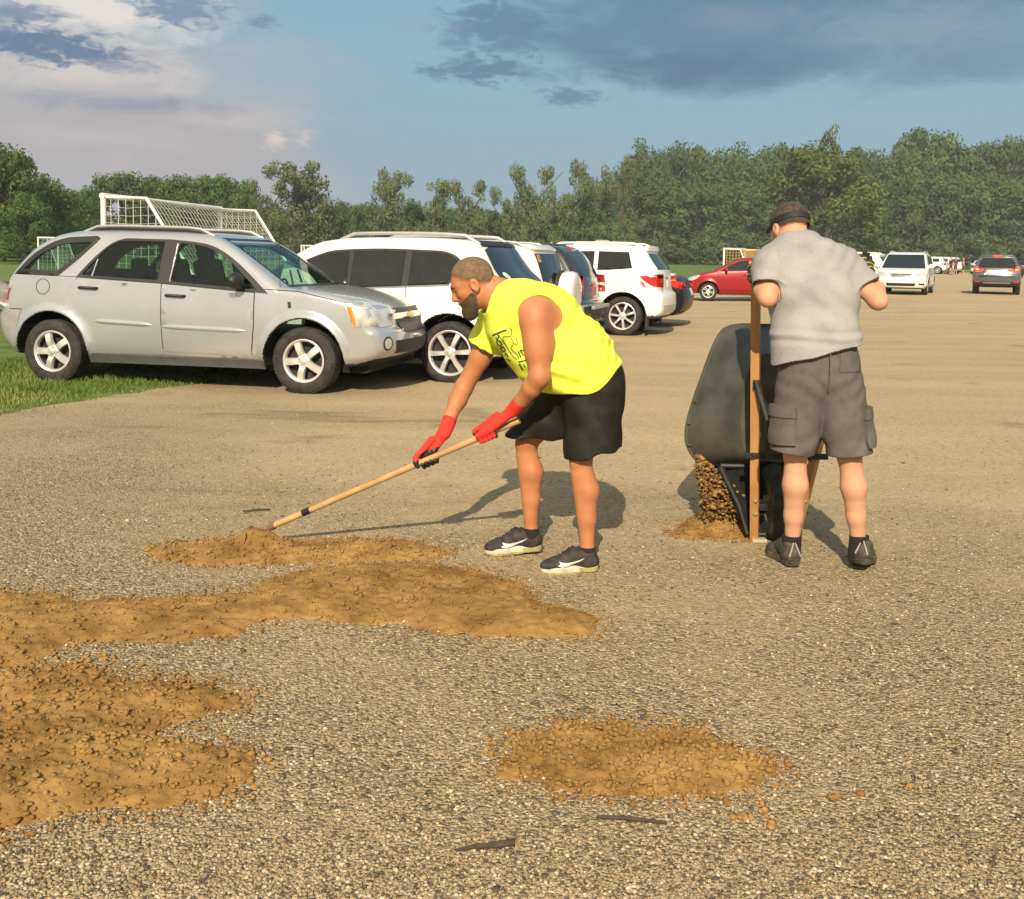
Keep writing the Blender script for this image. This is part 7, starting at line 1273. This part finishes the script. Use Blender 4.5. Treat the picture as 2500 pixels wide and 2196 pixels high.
def build_barrow():
    o0 = (1.39, 5.27, 0.0); o = thing('wheelbarrow', 'black wheelbarrow with wooden handles tipped up on its nose', 'wheelbarrow', o0); T0 = -Vector(o0)
    WOOD = mat('wheelbarrow_wood', (.42, .20, .062), rough=.5, var=.18, vs_=4, col2=(.50, .255, .09), bump=.003, bs=60); POLY = mat('black_poly_tray', (.058, .057, .044), rough=.45, var=.2, vs_=7, col2=(.085, .083, .066), spec=.5); STEEL = mat('black_steel', (.018, .018, .017), rough=.45, metal=.2, var=.3); BOLT = mat('zinc_bolt', (.6, .58, .52), rough=.25, metal=.9)
    hs = [((1.282, 5.25, .0), (1.192, 5.035, 1.40)), ((1.492, 5.265, .0), (1.718, 5.035, 1.45))]
    for a, b in hs:
        a, b = Vector(a), Vector(b); d_ = (b - a).normalized(); R_ = d_.to_track_quat('Z', 'Y').to_matrix(); c = (a + b) / 2; L_ = (b - a).length; mb = MB(); mb.box(c + T0, (.043, .040, L_), R_, .004); mb.build('handle', WOOD, o)
        mb = MB(); mb.tube([b - d_ * .02 + T0, b + d_ * .06 + T0], .019, 12); mb.build('grip', STEEL, o)
    at_ = lambda i, z: Vector(hs[i][0]).lerp(Vector(hs[i][1]), z / hs[i][1][2])
    # tray: bottom against the handles, open side away from the viewer
    def ring(ws, cy, cx=0.0, n=64):
        P = crom([(x, z) for x, z in ws] + [(-x, z) for x, z in ws[::-1]], 8, True); P = np.array(P); s_ = np.concatenate([[0], np.cumsum(np.linalg.norm(np.diff(np.vstack([P, P[:1]]), axis=0), axis=1))]); q = np.linspace(0, s_[-1], n, endpoint=False); Pc = np.vstack([P, P[:1]])
        return [(np.interp(v, s_, Pc[:, 0]) + cx, np.interp(v, s_, Pc[:, 1])) for v in q]
    base = ring([(.0, .98), (.13, .97), (.19, .90), (.21, .72), (.20, .56), (.15, .43), (.0, .40)], 0); rim = ring([(.0, 1.10), (.165, 1.095), (.24, 1.03), (.305, .80), (.36, .56), (.345, .43), (.25, .335), (.0, .30)], 0)
    def lay(t_, g=0.0):
        Rr = []
        for (bx, bz), (rx, rz) in zip(base, rim):
            x = bx + (rx - bx) * t_ ** .85; z_ = bz + (rz - bz) * t_; cx = 1.40 + .065 * z_ - .02 - .072 * t_; k = math.hypot(rx, rz - .7) + 1e-6
            Rr.append((cx + x + g * rx / k, 5.325 + .27 * t_ + .02 * (1 - abs(z_ - .7)) , z_ + g * (rz - .7) / k))
        return Rr
    rings = [lay(t_) for t_ in (0, .08, .3, .6, .85, 1.0)] + [lay(1.0, .014), [(x, y + .014, z_) for x, y, z_ in lay(1.0, .016)], [(x, y + .014, z_) for x, y, z_ in lay(1.0, .0)]] + [[(x, y + .006, z_) for x, y, z_ in lay(t_, -.006)] for t_ in (.85, .5, .2, .06)]
    n = len(base); V = [v for rg in rings for v in rg]; Fc = [(i * n + k, i * n + (k + 1) % n, (i + 1) * n + (k + 1) % n, (i + 1) * n + k) for i in range(len(rings) - 1) for k in range(n)]
    for ri, rev in ((0, True), (len(rings) - 1, False)):
        c = np.mean(rings[ri], 0); V.append(tuple(c)); ci = len(V) - 1
        for k in range(n): Fc.append((ri * n + (k + 1) % n, ri * n + k, ci) if rev else (ri * n + k, ri * n + (k + 1) % n, ci))
    mb = MB(); mb.add([tuple(Vector(v) + T0) for v in V], Fc); mb.build('tray', POLY, o)
    for k in (27, 30, 33, 36, 39, 42, 45, 48):                          # ribs under the rim flange
        p = Vector(lay(.93)[k]); q = Vector(lay(1.0, .012)[k]); mb = MB(); mb.box((p + q) / 2 + T0, (.022, .018, .012)); mb.build('rim_rib', POLY, o)
    # legs, braces, axle
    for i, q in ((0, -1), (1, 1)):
        a = at_(i, .86) + Vector((.0, -.026, 0)); mid = at_(i, .68) + Vector((.035 * -q if i == 0 else -.02, -.12, 0)); e = at_(i, .46) + Vector((.06 if i == 0 else -.05, -.05, 0)); mb = MB(); mb.tube([a + T0, at_(i, .80) + Vector((.012, -.05, 0)) + T0, mid + T0, e + T0], [.018, .02, .02, .018], 8); mb.build('leg', STEEL, o)
        mb = MB(); mb.box(at_(i, .84) + Vector((0, -.024, 0)) + T0, (.036, .008, .05), None, .002); mb.build('leg_bracket', STEEL, o); mb = MB(); mb.lathe([(.001, -.012), (.008, -.010), (.011, 0)], 'y', at_(i, .84) + Vector((0, -.026, 0)) + T0, 10); mb.build('bolt', BOLT, o)
        for z_ in (.225, .155):
            mb = MB(); mb.lathe([(.001, -.012), (.008, -.010), (.012, 0)], 'y', at_(i, z_) + Vector((0, -.020, 0)) + T0, 10); mb.build('bolt', BOLT, o)
        nose = Vector((1.13 if i == 0 else 1.62, 5.42, .355)); end = at_(i, .03) + Vector((-.03 if i == 0 else .03, .02, 0)); mb = MB(); w0, w1 = Vector((.06, 0, .0)), Vector((.012, 0, 0))
        mb.tube([nose + T0, (nose + end) / 2 + Vector((.03 * -q, .0, -.03)) + T0, end + T0], [.019, .016, .012], 8); mb.build('nose_brace', STEEL, o)
        pl = MB(); q0 = [Vector((1.39 + q * x_, y_, z_)) + T0 for x_, y_, z_ in ((.27, 5.47, .35), (.02, 5.40, .38), (.10, 5.30, .04), (.145, 5.29, .03))]; pl.add(q0 + [v + Vector((0, .008, 0)) for v in q0], [(0, 1, 2, 3), (7, 6, 5, 4), (0, 4, 5, 1), (1, 5, 6, 2), (2, 6, 7, 3), (3, 7, 4, 0)]); pl.build('nose_shade_fill', mat('nose_shade_black', (.011, .010, .009), rough=.9, var=.4, vs_=20, spec=.2), o, False)  # added black plates, standing in for the shade under the tray nose
        mb = MB(); mb.box(at_(i, .19) + Vector((.035 * -q, .0, 0)) + T0, (.06, .03, .035), None, .003); mb.build('axle_bracket', STEEL, o)
    mb = MB(); mb.box((at_(0, .47) + at_(1, .47)) / 2 + Vector((0, -.03, 0)) + T0, (.42, .012, .03), None, .003); mb.build('leg_strap', STEEL, o)
    for a_, b_ in (((1.13, 5.43, .36), (1.62, 5.43, .36)), ((1.27, 5.28, .03), (1.51, 5.28, .03))): MB().tube([Vector(a_) + T0, Vector(b_) + T0], .014, 8).build('cross_bar', STEEL, o)
    c = Vector((1.39, 5.31, .20)); mb = MB(); mb.lathe([(.11, -.035), (.13, -.045), (.17, -.047), (.192, -.03), (.20, 0), (.192, .03), (.17, .047), (.13, .045), (.11, .035)], 'x', c + T0, 36); w_ = mb.build('wheel', TYRE, o); mb = MB(); mb.lathe([(.112, -.03), (.09, -.012), (.035, -.012), (.03, -.05), (.012, -.05), (.012, .05), (.03, .05), (.035, .012), (.09, .012), (.112, .03)], 'x', c + T0, 28); mb.build('hub', mat('dirty_hub', (.16, .14, .08), rough=.6, var=.3, vs_=20), w_)
    mb = MB(); mb.tube([c + Vector((-.10, 0, 0)) + T0, c + Vector((.10, 0, 0)) + T0], .012, 10); mb.build('axle', BOLT, o)
    mb = MB(); mb.box(Vector((1.30, 5.235, .012)) + T0, (.075, .05, .018), None, .003); mb.build('nose_plate', mat('pale_end_plate', (.42, .37, .26), rough=.7), o)
    return o
# ---------------------------------------------------------------- build everything
build_ground(); build_trees(); build_far(); build_goals()
build_cars(); build_barrow(); build_piles(); build_raker(); build_barrow_man()
# ---------------------------------------------------------------- evening haze over the fields
def build_haze(density):
    lo, hi = (-2600, -700, -1.5), (2600, 2900, 42); V = [(x, y, z) for x in (lo[0], hi[0]) for y in (lo[1], hi[1]) for z in (lo[2], hi[2])]
    me = mesh('haze', V, [(0, 1, 3, 2), (4, 6, 7, 5), (0, 4, 5, 1), (2, 3, 7, 6), (0, 2, 6, 4), (1, 5, 7, 3)], False)
    m = bpy.data.materials.new('haze_air'); m.use_nodes = True; t = m.node_tree; t.nodes.clear()
    v = nd(t, 'ShaderNodeVolumePrincipled', {'Color': (.86, .90, .96, 1), 'Density': density, 'Anisotropy': .0}); t.links.new(v.outputs[0], nd(t, 'ShaderNodeOutputMaterial').inputs['Volume'])
    tag(obj('haze', me, m), 'thin evening haze in front of the far trees', 'haze', kind='stuff')
build_haze(.00045)
